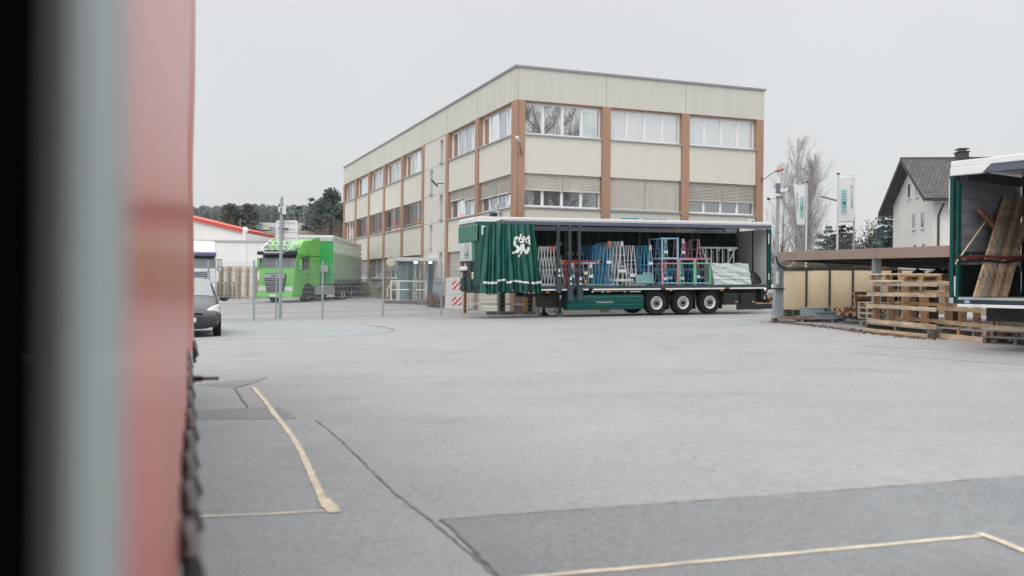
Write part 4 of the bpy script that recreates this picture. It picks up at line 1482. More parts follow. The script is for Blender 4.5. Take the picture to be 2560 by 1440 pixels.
# camera pole
P = G(1935, 757)
P = Vector((P.x, P.y, P.z))
YP = 37.5
P = at(1936, 730, YP)
pole_x, pole_y = P.x, P.y
t = thing("camera_pole", "tall grey steel pole with cameras on top between the green trailer and the shelter", "pole", gp(P.x, P.y))
top = at(1943, 497, YP).z - gz(P.x, P.y)
b = MB()
b.tube((0, 0, 0), (0.06, 0, top * 0.5), 0.095, 0.085, 12)
b.tube((0.06, 0, top * 0.5), (0.11, 0, top), 0.07, 0.062, 12)
b.build("pole", M_galv, t, smooth=40)
b = MB()
for f in (0.42, 0.55, 0.72, 0.86, 0.95): b.tube((0.12 * f - 0.005, 0, top * f), (0.12 * f - 0.005, 0, top * f + 0.02), 0.10, None, 12)
b.build("clamps", M_alu, t)
b = MB()
b.tube((0.13, -0.09, 0.9), (0.19, -0.07, top), 0.022, None, 6)
b.build("conduit", M_whiteplastic, t, smooth=40)
b = MB()
b.box(-0.02, -0.12, top + 0.02, 0.30, 0.05, top + 0.10)
b.box(0.02, -0.06, top + 0.22, 0.20, 0.02, top + 0.62)
b.build("radio_box", mat("radio_violet", (0.14, 0.13, 0.20), 0.5), t, bevel=0.01)
b = MB()
b.bar((0.16, -0.12, top + 0.30), (0.46, -0.22, top + 0.33), 0.13)
b.build("camera_housing", M_whiteplastic, t, bevel=0.02)
b = MB()
b.bar((-0.02, -0.1, top + 0.04), (-0.30, -0.2, top - 0.02), 0.10)
b.build("camera_housing", M_whiteplastic, t, bevel=0.02)
b = MB()
b.bar((0.46, -0.22, top + 0.33), (0.50, -0.23, top + 0.335), 0.12)
b.bar((-0.30, -0.2, top - 0.02), (-0.36, -0.22, top - 0.03), 0.10)
b.build("camera_lens", M_black, t)

# ------------------------------------------------------------------ wood: pallets
def wood(name, c, c2=None, k=0.22): return mat("wood_" + name, c, 0.75, var=k, vscale=2.6, bump=0.25, bscale=22, stretch=(0.6, 3.0, 3.0), col2=c2)
W_fresh = wood("fresh", (0.42, 0.30, 0.19), (0.50, 0.37, 0.25))
W_pale = wood("pale", (0.34, 0.255, 0.17), (0.47, 0.37, 0.265), 0.28)
W_brown = wood("brown", (0.25, 0.14, 0.08), (0.34, 0.21, 0.12))
W_orange = wood("orange", (0.36, 0.19, 0.08), (0.44, 0.26, 0.13))
W_grey = wood("grey", (0.20, 0.185, 0.17), (0.28, 0.26, 0.24))
W_old = wood("old", (0.10, 0.09, 0.08), (0.17, 0.15, 0.13))
W_mid = wood("mid", (0.26, 0.175, 0.105), (0.40, 0.29, 0.19), 0.3)
W_light = wood("light", (0.55, 0.45, 0.32), (0.62, 0.52, 0.39))

def pallet_parts(t, L, D, Hh, nb, wood_top, wood_block, blocks=3, gap=True, bt=0.022, bot=True, solid_runner=False, joined=False):
    b = MB()                                     # deck boards along x
    bw = D / nb * (0.72 if gap else 0.97)
    for i in range(nb):
        y = (D - bw) * i / max(1, nb - 1)
        b.box(-RND.uniform(0, 0.012), y, Hh - bt, L + RND.uniform(0, 0.012), y + bw, Hh)
    b.build("deck_boards", wood_top, t)
    b = MB()
    for i in range(blocks):
        x = (L - 0.1) * i / (blocks - 1)
        if not joined: b = MB()
        b.box(x, 0.0, Hh - 2 * bt - 0.001, x + 0.1, D, Hh - bt - 0.001)
        if solid_runner:
            b.box(x, 0.0, bt, x + 0.1, D, Hh - 2 * bt - 0.002)
        else:
            for y in (0.0, D / 2 - 0.06, D - 0.12): b.box(x, y, bt, x + 0.1, y + 0.12, Hh - 2 * bt - 0.002)
        if not joined: b.build("runner", wood_block, t)
    if joined: b.build("blocks", wood_block, t)
    if bot:
        b = MB()
        for y in (0.0, D / 2 - 0.06, D - 0.1): b.box(0, y, 0, L, y + 0.1, bt - 0.001)
        b.build("bottom_boards", wood_top, t)

def pallet(label, loc, rotz, L=1.2, D=0.8, Hh=0.144, nb=5, wt=None, wb=None, group="wooden pallets by the shelter", tilt=None, **k):
    t = thing("pallet", label, "pallet", loc, rotz, group, rot=(tilt[0], tilt[1], rotz) if tilt else None)
    pallet_parts(t, L, D, Hh, nb, wt or W_fresh, wb or W_brown, **k)
    return t

def crate_rack(label, loc, rotz, L, zs, bh, uprights, depth, wf, wu, lean=0.0, over=0.12, group="wooden crate frames by the shelter", back=True):
    # upright slatted frame: long horizontal boards nailed across deep vertical boards
    t = thing("crate_frame", label, "crate frame", loc, rotz, group)
    h = zs[-1] + bh
    for k, z in enumerate(zs):
        b = MB()
        e0, e1 = over * RND.uniform(0.5, 1.3), RND.uniform(0.0, 0.06)
        dz = RND.uniform(-0.02, 0.02)
        b.hexa([(-e0, -0.03, z), (L + e1, -0.03, z + dz), (L + e1, -0.002, z + dz), (-e0, -0.002, z), (-e0, -0.03, z + bh), (L + e1, -0.03, z + bh + dz), (L + e1, -0.002, z + bh + dz), (-e0, -0.002, z + bh)])
        b.build("front_board", wf, t, bevel=0.003)
        if back:
            b = MB()
            b.box(0, depth, z + 0.03, L, depth + 0.025, z + 0.03 + bh)
            b.build("back_board", W_brown, t)
    for x in uprights:
        b = MB()
        b.hexa([(x, 0.0, 0), (x + 0.035, 0.0, 0), (x + 0.035, depth, 0), (x, depth, 0), (x + lean, 0, h), (x + lean + 0.035, 0, h), (x + lean + 0.035, depth, h), (x + lean, depth, h)])
        b.build("upright_board", wu, t)
    return t

# row 1 (left), row 2, row 3 along the shelter edge; directions follow the picture
B1, B1e = G(2158, 829), G(2318, 846)
d1 = (B1e - B1)
r1 = math.atan2(d1.y, d1.x)
L1 = d1.length
def row_pt(B, r, x, y, z): return (B.x + math.cos(r) * x - math.sin(r) * y, B.y + math.sin(r) * x + math.cos(r) * y, B.z + z)
pallet("grey-topped pallet with a fresh front plank under the tall left crate frame", row_pt(B1, r1, 0, 0.05, 0), r1, L=L1, D=1.1, Hh=0.24, nb=6, wt=W_grey, wb=W_old, solid_runner=True)
def plank(label, loc, rotz, L, Hh, m, w=0.05, tilt=0.0):
    t = thing("plank", label, "plank", loc, group="loose planks along the stacks", rot=(0, tilt, rotz))
    b = MB()
    b.box(0, 0, 0, L, w, Hh)
    b.build("board", m, t, bevel=0.004)
    return t
plank("fresh plank lying on the asphalt in front of the tall left crate frame", row_pt(B1, r1, 0.02, -0.03, 0), r1, L1 - 0.02, 0.11, W_fresh)
crate_rack("tall left crate frame of pale boards with a pallet on top", row_pt(B1, r1, 0.04, 0.16, 0.26), r1, L1 * 1.02, [0.0, 0.42, 0.74, 1.02], 0.105, [0.20, 0.98, 1.72], 0.18, W_pale, W_brown, back=False)
crate_rack("second crate frame showing through the tall left one", row_pt(B1, r1, 0.22, 0.85, 0.26), r1 + 0.03, L1 * 0.95, [0.10, 0.52, 0.84], 0.085, [0.42, 1.18], 0.22, W_orange, W_orange, over=0.02, back=False)
pallet("pale pallet lying on top of the tall left crate frame", row_pt(B1, r1, 0.22, 0.05, 1.40), r1 + 0.01, L=1.62, D=1.15, Hh=0.22, nb=6, wt=W_light, wb=W_orange, bt=0.04, gap=True)
B2, B2e = G(2326, 843), G(2460, 857)
d2 = B2e - B2
r2 = math.atan2(d2.y, d2.x)
L2 = d2.length
pallet("weathered pallet under the middle crate frame", row_pt(B2, r2, 0.0, 0.05, 0), r2, L=L2, D=1.0, Hh=0.26, nb=6, wt=W_grey, wb=W_orange)
plank("fresh plank lying in front of the middle crate frame", row_pt(B2, r2, 0.0, -0.03, 0), r2, L2, 0.125, W_fresh)
crate_rack("middle crate frame of pale boards partly under the open right trailer", row_pt(B2, r2, 0.08, 0.2, 0.28), r2, L2 * 1.1, [0.06, 0.40, 0.74, 1.02], 0.10, [0.18, 0.78, 1.36], 0.20, W_mid, W_brown, lean=0.05, back=False)
B3, B3e = G(2455, 858), G(2600, 868)
d3 = B3e - B3
r3 = math.atan2(d3.y, d3.x)
L3 = d3.length * 1.15
pallet("dark old pallet lowest under the right crate frame", row_pt(B3, r3, 0.0, 0.02, 0), r3, L=L3, D=1.0, Hh=0.15, nb=5, wt=W_old, wb=W_old)
pallet("grey pallet second from below under the right crate frame", row_pt(B3, r3, 0.15, 0.06, 0.152), r3, L=L3, D=1.0, Hh=0.15, nb=5, wt=W_grey, wb=W_old)
crate_rack("right crate frame with wide pale boards beneath the open right trailer", row_pt(B3, r3, 0.0, 0.14, 0.31), r3, L3 * 1.1, [0.0, 0.30, 0.60], 0.10, [0.12, 0.24, 0.98, 1.5], 0.18, W_pale, W_brown, lean=0.02, back=False)
crate_rack("dim crate frame of narrow slats behind the middle one", row_pt(B2, r2, 0.3, 1.3, 0.0), r2, L2 * 1.4, [0.35, 0.75, 1.12], 0.09, [0.2, 0.34, 0.48, 0.9, 1.3, 1.42, 1.54], 0.12, W_old, W_old, over=0.02, back=False)
# brown timber heap and clutter on top behind the frames
P, Q = at(2278, 684, 29.0), at(2420, 684, 28.6)
t = thing("timber_board", "wide brown board lying across the stacks beneath the shelter roof", "board", (P.x, P.y, 0))
b = MB()
b.hexa([(0.03, -0.02, P.z - 0.2), (Q.x - P.x, Q.y - P.y - 0.02, P.z - 0.2), (Q.x - P.x, 0.9, P.z - 0.2), (0, 0.9, P.z - 0.2), (0, -0.02, P.z), (Q.x - P.x, Q.y - P.y - 0.02, P.z), (Q.x - P.x, 0.9, P.z), (0, 0.9, P.z)])
b.build("board", W_brown, t)
b = MB()
for x in (0.2, 0.8, 1.5): b.box(x, 0.1, gz(P.x, P.y), x + 0.1, 0.8, P.z - 0.2)
b.build("trestle", W_old, t)
for k, (px, w_, lb) in enumerate(((2295, 0.35, "small dark heap of sacking at the left end of the brown board"), (2350, 0.75, "larger dark heap of sacking on the right of the brown board"))):
    R_ = at(px, 684, 29.2)
    t = thing("sacking", lb, "sacking", R_, group="dark heaps on the brown board")
    b = MB()
    b.grid(lambda u, v: (w_ * (u - .5), 0.4 * (v - .5), 0.13 * math.sin(math.pi * min(1, max(0, u))) * math.sin(math.pi * v) * (1 + 0.35 * math.sin(u * 17 + k) + 0.3 * math.sin(v * 11 + u * 5))), 18, 8)
    b.build("sack", M_black, t, smooth=60)
# left clutter under the shelter
P0 = G(1950, 802)
pallet("grey pallet carrying the left end of the blue-grey boxes", tuple(gp(10.2, 33.3)), -0.05, L=1.6, D=0.9, nb=5, wt=W_grey, wb=W_old, Hh=0.16)
pallet("dark pallet upright on edge at the foot of the first yellow panel", tuple(gp(10.15, 35.0) + Vector((0, 0, 0.12))), 0.02, L=0.62, D=0.8, nb=5, wt=W_old, wb=W_old, Hh=0.24)
pallet("dark low pallet at the front left of the clutter, sheathed in rusty board", tuple(gp(9.1, 33.0)), -0.42, L=2.1, D=0.9, nb=6, wt=mat("rust_board", (0.16, 0.085, 0.06), 0.8, var=0.4, vscale=4), wb=W_old, Hh=0.13)
pallet("dark low pallet between the rusty board and the tall crate frame", tuple(gp(11.05, 29.9)), -0.45, L=1.3, D=0.9, nb=5, wt=W_grey, wb=W_grey, Hh=0.15, blocks=4)
pallet("grey low pallet beside the blue feet in front of the stacked black pallets", tuple(gp(11.3, 31.2) + Vector((0, 0, 0.12))), -0.2, L=1.25, D=0.9, nb=5, wt=W_grey, wb=W_old, Hh=0.16)
M_bluegrey = mat("box_bluegrey", (0.25, 0.33, 0.37), 0.5, var=0.07, vscale=2)
for k, (xa, ya, L, D, hh, lb) in enumerate(((10.35, 33.75, 0.82, 0.75, 0.29, "larger blue-grey steel box on the grey pallet"), (11.2, 33.9, 0.45, 0.7, 0.28, "smaller blue-grey steel box right of the larger one"))):
    t = thing("steel_box", lb, "steel box", gp(xa, ya) + Vector((0, 0, 0.165)), -0.38, "blue-grey steel boxes")
    b = MB()
    b.box(0, 0, 0, L, D, hh)
    b.build("body", M_bluegrey, t, bevel=0.015)
    b = MB()
    b.box(-0.012, -0.012, hh, L + 0.012, D + 0.012, hh + 0.025)
    b.build("lid", M_bluegrey, t, bevel=0.008)
t = thing("steel_beam", "grey steel beam with a drilled plate lying in front of the blue-grey boxes", "beam", gp(10.45, 32.35) + Vector((0, 0, 0.125)), -0.10)
b = MB()
for z in (0.0, 0.22): b.box(0, 0, z, 2.2, 0.2, z + 0.02)
b.box(0, 0.09, 0.02, 2.2, 0.11, 0.22)
b.build("profile", M_galv, t)
b = MB()
b.box(0.72, -0.004, 0.022, 0.98, 0.088, 0.218)
b.build("end_plate", M_alu, t)
b = MB()
for x in (0.78, 0.92):
    for z in (0.07, 0.17): b.box(x - 0.018, -0.008, z - 0.018, x + 0.018, -0.005, z + 0.018)
b.build("bolt_holes", M_black, t)
# orange pallets: one lying, one across, one leaning upright
Po = at(2140, 790, 31.0)
pallet("orange pallet lying end-on on the dark pallets", (Po.x, Po.y, Po.z), 0.9, L=1.2, D=0.62, nb=5, wt=W_orange, wb=W_orange, Hh=0.15)
Po = at(2108, 776, 31.1)
pallet("orange pallet lying askew on the lower orange one", (Po.x, Po.y, Po.z - 0.02), 0.35, L=1.0, D=0.6, nb=4, wt=W_fresh, wb=W_orange, Hh=0.13)
Po = at(2133, 772, 31.2)
pallet("orange pallet leaning upright on its edge against the tall crate frame", (Po.x, Po.y, Po.z), 0.25, L=1.25, D=0.56, nb=4, wt=W_brown, wb=W_orange, Hh=0.15, tilt=(math.radians(84), 0))
Po = at(2165, 815, 28.6)
for k, z in enumerate((0.0, 0.17, 0.34)):
    pallet(("lowest", "middle", "uppermost")[k] + " of three dark pallets stacked at the left side of the tall crate frame", (Po.x - 0.15, Po.y + 0.3, gz(Po.x, Po.y) + 0.27 + z), r1 + 0.15, L=0.9, D=0.8, nb=4, wt=W_pale, wb=W_grey, Hh=0.165)

# brown leaf litter and dirt swept against the foot of the stacks
rl = random.Random(8)
b = MB()
edge_ = [G(1920, 806), G(2000, 812), G(2090, 822), G(2160, 832), G(2240, 840), G(2330, 850)]
for i in range(1500):
    f = rl.random() * (len(edge_) - 1.001)
    p = edge_[int(f)].lerp(edge_[int(f) + 1], f % 1) + Vector((rl.gauss(0.1, .18), rl.gauss(0.15, .22), 0))
    z = gz(p.x, p.y) + rl.uniform(0.005, 0.03)
    a, s_ = rl.uniform(0, 6.28), rl.uniform(0.02, 0.06)
    u, v = Vector((math.cos(a), math.sin(a), rl.uniform(-.4, .4))) * s_, Vector((-math.sin(a), math.cos(a), rl.uniform(-.4, .4))) * s_ * 0.6
    c = Vector((p.x, p.y, z))
    b.quad(c - u, c - v, c + u, c + v)
tag(b.build("leaf_litter", mat("leaf_brown", (0.12, 0.07, 0.045), 0.9, var=0.4, vscale=5), fix=False), kind="stuff")

# ------------------------------------------------------------------ open trailer on the right
RX, RY = 9.03, 19.3
RTH = math.atan2(-0.83, 0.56)
rt = thing("open_trailer", "dark green semi-trailer with open side at the right edge, planks leaning inside", "trailer", (RX, RY, 0.0), RTH)
RR = Matrix.Translation((RX, RY, 0)) @ Matrix.Rotation(RTH, 4, 'Z')
RRI = RR.inverted()
# local frame: x along the trailer from its front wall, y into its width, z up
def RP(px, py, y=None, x=None):
    o, d = RRI @ Vector((0, 0, H)), RRI.to_3x3() @ ray(px, py)
    return o + d * (((y - o.y) / d.y) if y is not None else ((x - o.x) / d.x))
RL = 13.6
zf = RP(2395, 742, y=0.02).z
ztop = RP(2376, 404, y=0).z
zb_ = RP(2390, 757, y=0).z
b = MB()
b.box(-0.05, -0.02, ztop - 0.13, RL, TW + 0.02, ztop)
cap = [(-0.06, ztop - 0.30), (0.62, ztop - 0.30), (0.80, ztop - 0.13), (-0.06, ztop - 0.13)]
b.prism(cap, lambda u, v, d: (u, d, v), -0.03, 0.10)
b.build("roof", M_trwhite, rt, bevel=0.015)
b = MB()
b.prism([(0.64, ztop - 0.29), (0.80, ztop - 0.132), (RL, ztop - 0.132), (RL, ztop - 0.29)], lambda u, v, d: (u, d, v), 0.0, 0.10)
b.build("roof_rail", M_slate, rt, bevel=0.01)
b = MB()
for i in range(18): b.box(0.9 + i * 0.7, 0.12, ztop - 0.19, 0.97 + i * 0.7, TW - 0.13, ztop - 0.135)
b.build("roof_bow", M_slate, rt)
b = MB()
b.box(0.12, TW - 0.10, ztop - 0.3, RL, TW, ztop - 0.135)
b.box(0.12, 0.12, ztop - 0.38, 0.25, TW - 0.12, ztop - 0.2)
b.build("inner_rail", M_stake, rt)
zk = RP(2470, 663, x=0.08).z
b = MB()
b.box(0.0, 0.02, zf - 0.05, 0.08, TW - 0.02, zk)
b.build("kick_board", M_chassis, rt)
M_liner = mat("bulkhead_liner", (0.20, 0.21, 0.235), 0.45, var=0.25, vscale=1.2, stretch=(1, 1, 2.5))
b = MB()
b.box(0.0, 0.02, zk, 0.06, TW - 0.02, ztop - 0.30)
bh_ = b.build("front_wall", M_liner, rt)
b = MB()
z = zk + 0.27
while z < ztop - 0.4:
    b.box(0.06, 0.05, z, 0.068, TW - 0.05, z + 0.014)
    z += 0.27
b.build("wall_seams", mat("seam_grey", (0.14, 0.145, 0.16), 0.6), bh_)
b = MB()
b.box(0.061, 0.05, RP(2450, 645, x=0.06).z, 0.075, TW - 0.05, RP(2450, 632, x=0.06).z)
b.build("lash_rail", M_green_paint, bh_)
# corner post
b = MB()
b.box(-0.06, -0.02, zf - 0.12, 0.02, 0.12, ztop - 0.30)
b.box(0.075, -0.02, zf - 0.12, 0.13, 0.10, ztop - 0.42)
cp = b.build("corner_post", M_green_paint, rt, bevel=0.012)
b = MB()
b.box(0.02, 0.02, zf - 0.10, 0.075, 0.10, ztop - 0.30)
b.build("post_channel", M_black, cp)
b = MB()
b.prism([(0.03, zf + 0.10), (0.045, zf), (0.065, zf), (0.075, zf + 0.10), (0.075, zf + 0.42), (0.03, zf + 0.42)], lambda u, v, d: (u, d, v), 0.008, 0.018)
b.box(-0.075, -0.03, ztop - 1.0, -0.06, 0.03, ztop - 0.36)
b.build("post_marker", M_reflect, cp)
b = MB()
for z in (zf + 0.75, zf + 0.95, zf + 1.0, zf + 1.7): b.sphere((0.048, 0.012, z), 0.012, n=6, m=4)
b.box(-0.05, -0.035, zf - 0.13, 0.05, -0.021, zf - 0.02)
b.build("post_bolts", M_alu, cp)
# deck
b = MB()
b.box(0.08, 0.02, zf - 0.13, RL, TW - 0.02, zf)
b.build("deck", mat("deck_grey", (0.12, 0.13, 0.135), 0.55, var=0.3, vscale=2), rt)
b = MB()
b.box(0.14, -0.025, zf - 0.055, RL, 0.018, zf - 0.005)
b.build("deck_rail", M_alu, rt)
b = MB()
b.box(0.14, -0.015, zf - 0.14, RL, 0.019, zf - 0.058)
b.build("deck_channel", mat("channel_blue", (0.008, 0.03, 0.045), 0.5), rt)
b = MB()
b.box(0.14, -0.045, zf - 0.205, RL, 0.015, zf - 0.145)
b.build("sill_strip", M_trwhite, rt, bevel=0.006)
b = MB()
b.box(0.28, -0.022, zf - 0.125, 0.38, -0.0155, zf - 0.07)
b.build("rail_sticker", mat("sticker_blue", (0.30, 0.44, 0.58), 0.5), rt)
b = MB()
for w_ in (0.75, 1.65): b.box(0.3, w_, 0.72, RL, w_ + 0.14, zf - 0.14)
b.build("chassis", M_chassis, rt)
for x in (8.0, 9.4, 10.8):
    wheel(rt, x, 0.5, 0.06, 0.40)
    wheel(rt, x, 0.5, TW - 0.46, 0.40)
for w_ in (0.3, 2.0):
    b = MB()
    b.box(4.0, w_, 0.02, 4.15, w_ + 0.15, zf - 0.14)
    b.build("landing_leg", M_chassis, rt)
b = MB()
b.box(RL - 0.05, 0.02, zf, RL, TW - 0.02, ztop - 0.14)
b.build("rear_door", M_palegrey, rt)  # out of view, added shut to keep light out of the interior
b = MB()
b.box(0.1, TW - 0.05, zf, RL, TW - 0.02, ztop - 0.3)
b.build("far_curtain", M_green_dark, rt)
# planks leaning on the front wall
W_plank1 = wood("plank_tan", (0.20, 0.135, 0.085), (0.36, 0.26, 0.17), 0.4)
W_plank2 = wood("plank_grey", (0.12, 0.105, 0.095), (0.24, 0.20, 0.17), 0.4)
W_plank3 = wood("plank_dark", (0.08, 0.048, 0.030), (0.20, 0.125, 0.075), 0.4)
specs = [  # foot px left, px right, foot py, top px left, top px right, top py, material, label
    (2431, 2447, 741, 2508, 2521, 490, W_plank1, "tan plank leftmost of those leaning in the right trailer"),
    (2447, 2462, 741, 2520, 2531, 486, W_plank2, "grey weathered plank second from the left, leaning in the right trailer"),
    (2461, 2472, 740, 2532, 2541, 486, W_plank3, "dark brown plank third from the left, leaning in the right trailer"),
    (2472, 2488, 740, 2541, 2553, 490, W_plank1, "broad light-edged plank in the middle of those leaning in the right trailer"),
    (2487, 2498, 740, 2554, 2563, 492, W_plank3, "dark plank second from the right, leaning in the right trailer"),
    (2498, 2514, 739, 2569, 2580, 500, W_plank1, "split plank rightmost of those leaning in the right trailer"),
]
for k, (a, c, py, a2, c2, py2, m, lb) in enumerate(specs):
    yf = 0.75
    P0, P1 = RP(a, py, x=0.62), RP(c, py, x=0.62)
    z0 = zf
    Q0, Q1 = RP(a2, py2, x=0.12), RP(c2, py2, x=0.12)
    t = thing("leaning_plank", lb, "plank", RR @ Vector((P0.x, P0.y, zf)), RTH, "planks leaning in the right trailer")
    o = Vector((P0.x, P0.y, zf))
    th_ = 0.045
    f = Vector((th_, 0, 0.01))
    b = MB()
    p0, p1 = Vector((0.62 + 0.012 * (k % 2), P0.y, zf)) - o, Vector((0.62, P1.y, zf)) - o
    q0, q1 = Vector((0.12, Q0.y, Q0.z)) - o, Vector((0.12, Q1.y, Q1.z)) - o
    n_ = 10
    rows = []
    for i in range(n_ + 1):
        fr = i / n_
        w0, w1 = p0.lerp(q0, fr), p1.lerp(q1, fr)
        j = RND.uniform(-0.006, 0.006)
        w0, w1 = w0 + Vector((0, j, 0)), w1 + Vector((0, RND.uniform(-0.006, 0.006), 0))
        rows += [w0, w1, w1 + f, w0 + f]
    fs = [(0, 1, 2, 3), (4 * n_ + 3, 4 * n_ + 2, 4 * n_ + 1, 4 * n_)]
    for i in range(n_):
        for s in range(4): fs.append((4 * i + s, 4 * i + (s + 1) % 4, 4 * i + 4 + (s + 1) % 4, 4 * i + 4 + s))
    b.add(rows, fs)
    b.build("board", m, t)
# broom
P, Q = RP(2388, 660, x=0.45), RP(2462, 556, x=0.22)
t = thing("broom", "upturned broom with a red-brown head leaning left of the planks", "broom", RR @ P, RTH)
b = MB()
b.tube((0, 0, 0), Q - P, 0.016, 0.016, 8)
b.build("handle", mat("broom_handle", (0.45, 0.34, 0.22), 0.6, var=0.15, vscale=6), t, smooth=50)
h0, h1 = RP(2447, 526, x=0.24) - P, RP(2492, 578, x=0.24) - P
b = MB()
b.bar(h0, h1, 0.07, 0.05, up=(1, 0, 0))
b.build("head", mat("broom_wood", (0.30, 0.13, 0.07), 0.6, var=0.2, vscale=6), t)
off = (h1 - h0).normalized().cross(Vector((1, 0, 0))) * 0.06
if off.z < 0: off = -off
b = MB()
rr = random.Random(3)
for i in range(120):
    f = rr.random()
    c = h0.lerp(h1, f) + off * 0.4 + Vector((rr.uniform(-0.02, 0.02), 0, 0))
    b.bar(c, c + off * 1.15 + Vector((rr.uniform(-.01, .01), rr.uniform(-.012, .012), 0)), 0.006)
b.build("bristles", mat("bristle_red", (0.16, 0.03, 0.02), 0.7), t)
# lashing straps across the planks
for k, (pts, m, lb) in enumerate((
    ([(2397, 641), (2425, 645), (2445, 640), (2480, 642), (2520, 645), (2580, 640)], mat("strap_red", (0.16, 0.025, 0.025), 0.6), "dark red lashing strap tight across the leaning planks"),
    ([(2393, 640), (2405, 655), (2425, 652), (2470, 651), (2510, 656), (2545, 650), (2590, 648)], mat("strap_dark", (0.02, 0.016, 0.02), 0.6), "slack dark lashing strap hanging just below the red one"))):
    Ps = [RP(px, py, x=0.50 + 0.01 * k) for px, py in pts]
    t = thing("lashing_strap", lb, "strap", RR @ Ps[0], RTH, "lashing straps in the right trailer")
    b = MB()
    for p, q in zip(Ps[:-1], Ps[1:]): b.bar(p - Ps[0], q - Ps[0], 0.012, 0.055, up=(0, 0, 1))
    b.build("webbing", m, t)
    if not k:
        b = MB()
        P, Q = RP(2413, 658, x=0.49), RP(2430, 640, x=0.49)
        b.bar(P - Ps[0], Q - Ps[0], 0.03, 0.08)
        b.build("ratchet", mat("ratchet", (0.20, 0.04, 0.04), 0.4, metal=0.3), t)

# ------------------------------------------------------------------ gabled house
M_render = mat("house_render", (0.68, 0.668, 0.645), 0.85, var=0.05, vscale=0.8)
def tile_mat():
    m = bpy.data.materials.new("roof_tiles")
    m.use_nodes = True
    n, l = m.node_tree.nodes, m.node_tree.links
    t = n.new("ShaderNodeTexCoord")
    br = n.new("ShaderNodeTexBrick")
    br.inputs["Scale"].default_value = 1.0
    br.inputs["Brick Width"].default_value = 0.22
    br.inputs["Row Height"].default_value = 0.26
    br.inputs["Mortar Size"].default_value = 0.035
    br.inputs["Color1"].default_value = (0.062, 0.058, 0.057, 1)
    br.inputs["Color2"].default_value = (0.125, 0.118, 0.110, 1)
    br.inputs["Mortar"].default_value = (0.03, 0.028, 0.028, 1)
    br.inputs["Bias"].default_value = -0.1
    l.new(t.outputs["UV"], br.inputs["Vector"])
    l.new(br.outputs[0], n["Principled BSDF"].inputs["Base Color"])
    n["Principled BSDF"].inputs["Roughness"].default_value = 0.85
    return m
M_tiles = tile_mat()
HG = at(2334, 487, 53)                            # eave at the near corner
HX, HY = HG.x, HG.y
HTH = math.radians(-6)
hs = thing("gabled_house", "cream house with a steep dark tiled gable roof above the shelter", "house", (HX, HY, gz(HX, HY)), HTH)
GW = 7.6
ze = HG.z - gz(HX, HY)
zr = at(2276, 402, HY + 3.8).z - gz(HX, HY)
HLn = 9.0
b = MB()
b.add([(0, 0, -0.5), (HLn, 0, -0.5), (HLn, GW, -0.5), (0, GW, -0.5), (0, 0, ze), (HLn, 0, ze), (HLn, GW, ze), (0, GW, ze), (0, GW / 2, zr - 0.12), (HLn, GW / 2, zr - 0.12)],
      [(0, 1, 5, 4), (2, 3, 7, 6), (3, 0, 4, 8, 7), (1, 2, 6, 9, 5), (3, 2, 1, 0)])
wall = b.build("wall", M_render, hs)
def roof_slope(y0, z0, y1, z1, name):
    me = bpy.data.meshes.new(name)
    x0, x1 = -0.65, HLn + 0.6
    ln = math.hypot(y1 - y0, z1 - z0)
    nx = Vector((0, -(z1 - z0), (y1 - y0))).normalized()
    if nx.z < 0: nx = -nx
    pts = [Vector((x0, y0, z0)), Vector((x1, y0, z0)), Vector((x1, y1, z1)), Vector((x0, y1, z1))]
    vs = pts + [p + nx * 0.14 for p in pts]
    me.from_pydata([tuple(v) for v in vs], [], [(3, 2, 1, 0), (4, 5, 6, 7), (0, 1, 5, 4), (1, 2, 6, 5), (2, 3, 7, 6), (3, 0, 4, 7)])
    uv = me.uv_layers.new()
    for p in me.polygons:
        for li in p.loop_indices:
            v = me.vertices[me.loops[li].vertex_index].co
            uv.data[li].uv = (v.x, math.hypot(v.y - y0, v.z - z0))
    me.materials.append(M_tiles)
    me.materials.append(M_soffit)
    me.polygons[0].material_index = 1
    o = bpy.data.objects.new(name, me)
    COL.objects.link(o)
    o.parent = hs
    return o
sl = (zr - ze) / (GW / 2)
rf_ = roof_slope(-0.55, ze - 0.55 * sl, GW / 2, zr, "roof")
rf2 = roof_slope(GW + 0.9, ze - 0.9 * sl, GW / 2, zr, "roof")
b = MB()
b.bar((-0.7, GW / 2, zr + 0.13), (HLn + 0.62, GW / 2, zr + 0.13), 0.28, 0.14)
b.build("ridge_tiles", mat("ridge", (0.09, 0.082, 0.08), 0.85, var=0.3, vscale=6), rf_)
b = MB()
for (y0, z0, y1, z1) in ((-0.56, ze - 0.56 * sl, GW / 2, zr), (GW + 0.91, ze - 0.91 * sl, GW / 2, zr)):
    b.hexa([(-0.70, y0, z0 - 0.1), (-0.655, y0, z0 - 0.1), (-0.655, y1, z1 - 0.1), (-0.70, y1, z1 - 0.1), (-0.70, y0, z0 + 0.18), (-0.655, y0, z0 + 0.18), (-0.655, y1, z1 + 0.18), (-0.70, y1, z1 + 0.18)])
b.build("barge_board", mat("barge_dark", (0.03, 0.032, 0.034), 0.6), hs)
b = MB()
b.box(-0.6, -0.72, ze - 0.60 * sl - 0.02, HLn, -0.58, ze - 0.60 * sl + 0.10)
b.path([(0.35, -0.62, ze - 0.55), (0.3, -0.25, ze - 0.9), (0.25, -0.10, ze - 1.2), (0.25, -0.10, 0)], 0.06, 8)
b.build("gutter", mat("gutter_dark", (0.025, 0.024, 0.025), 0.5), hs, smooth=40)
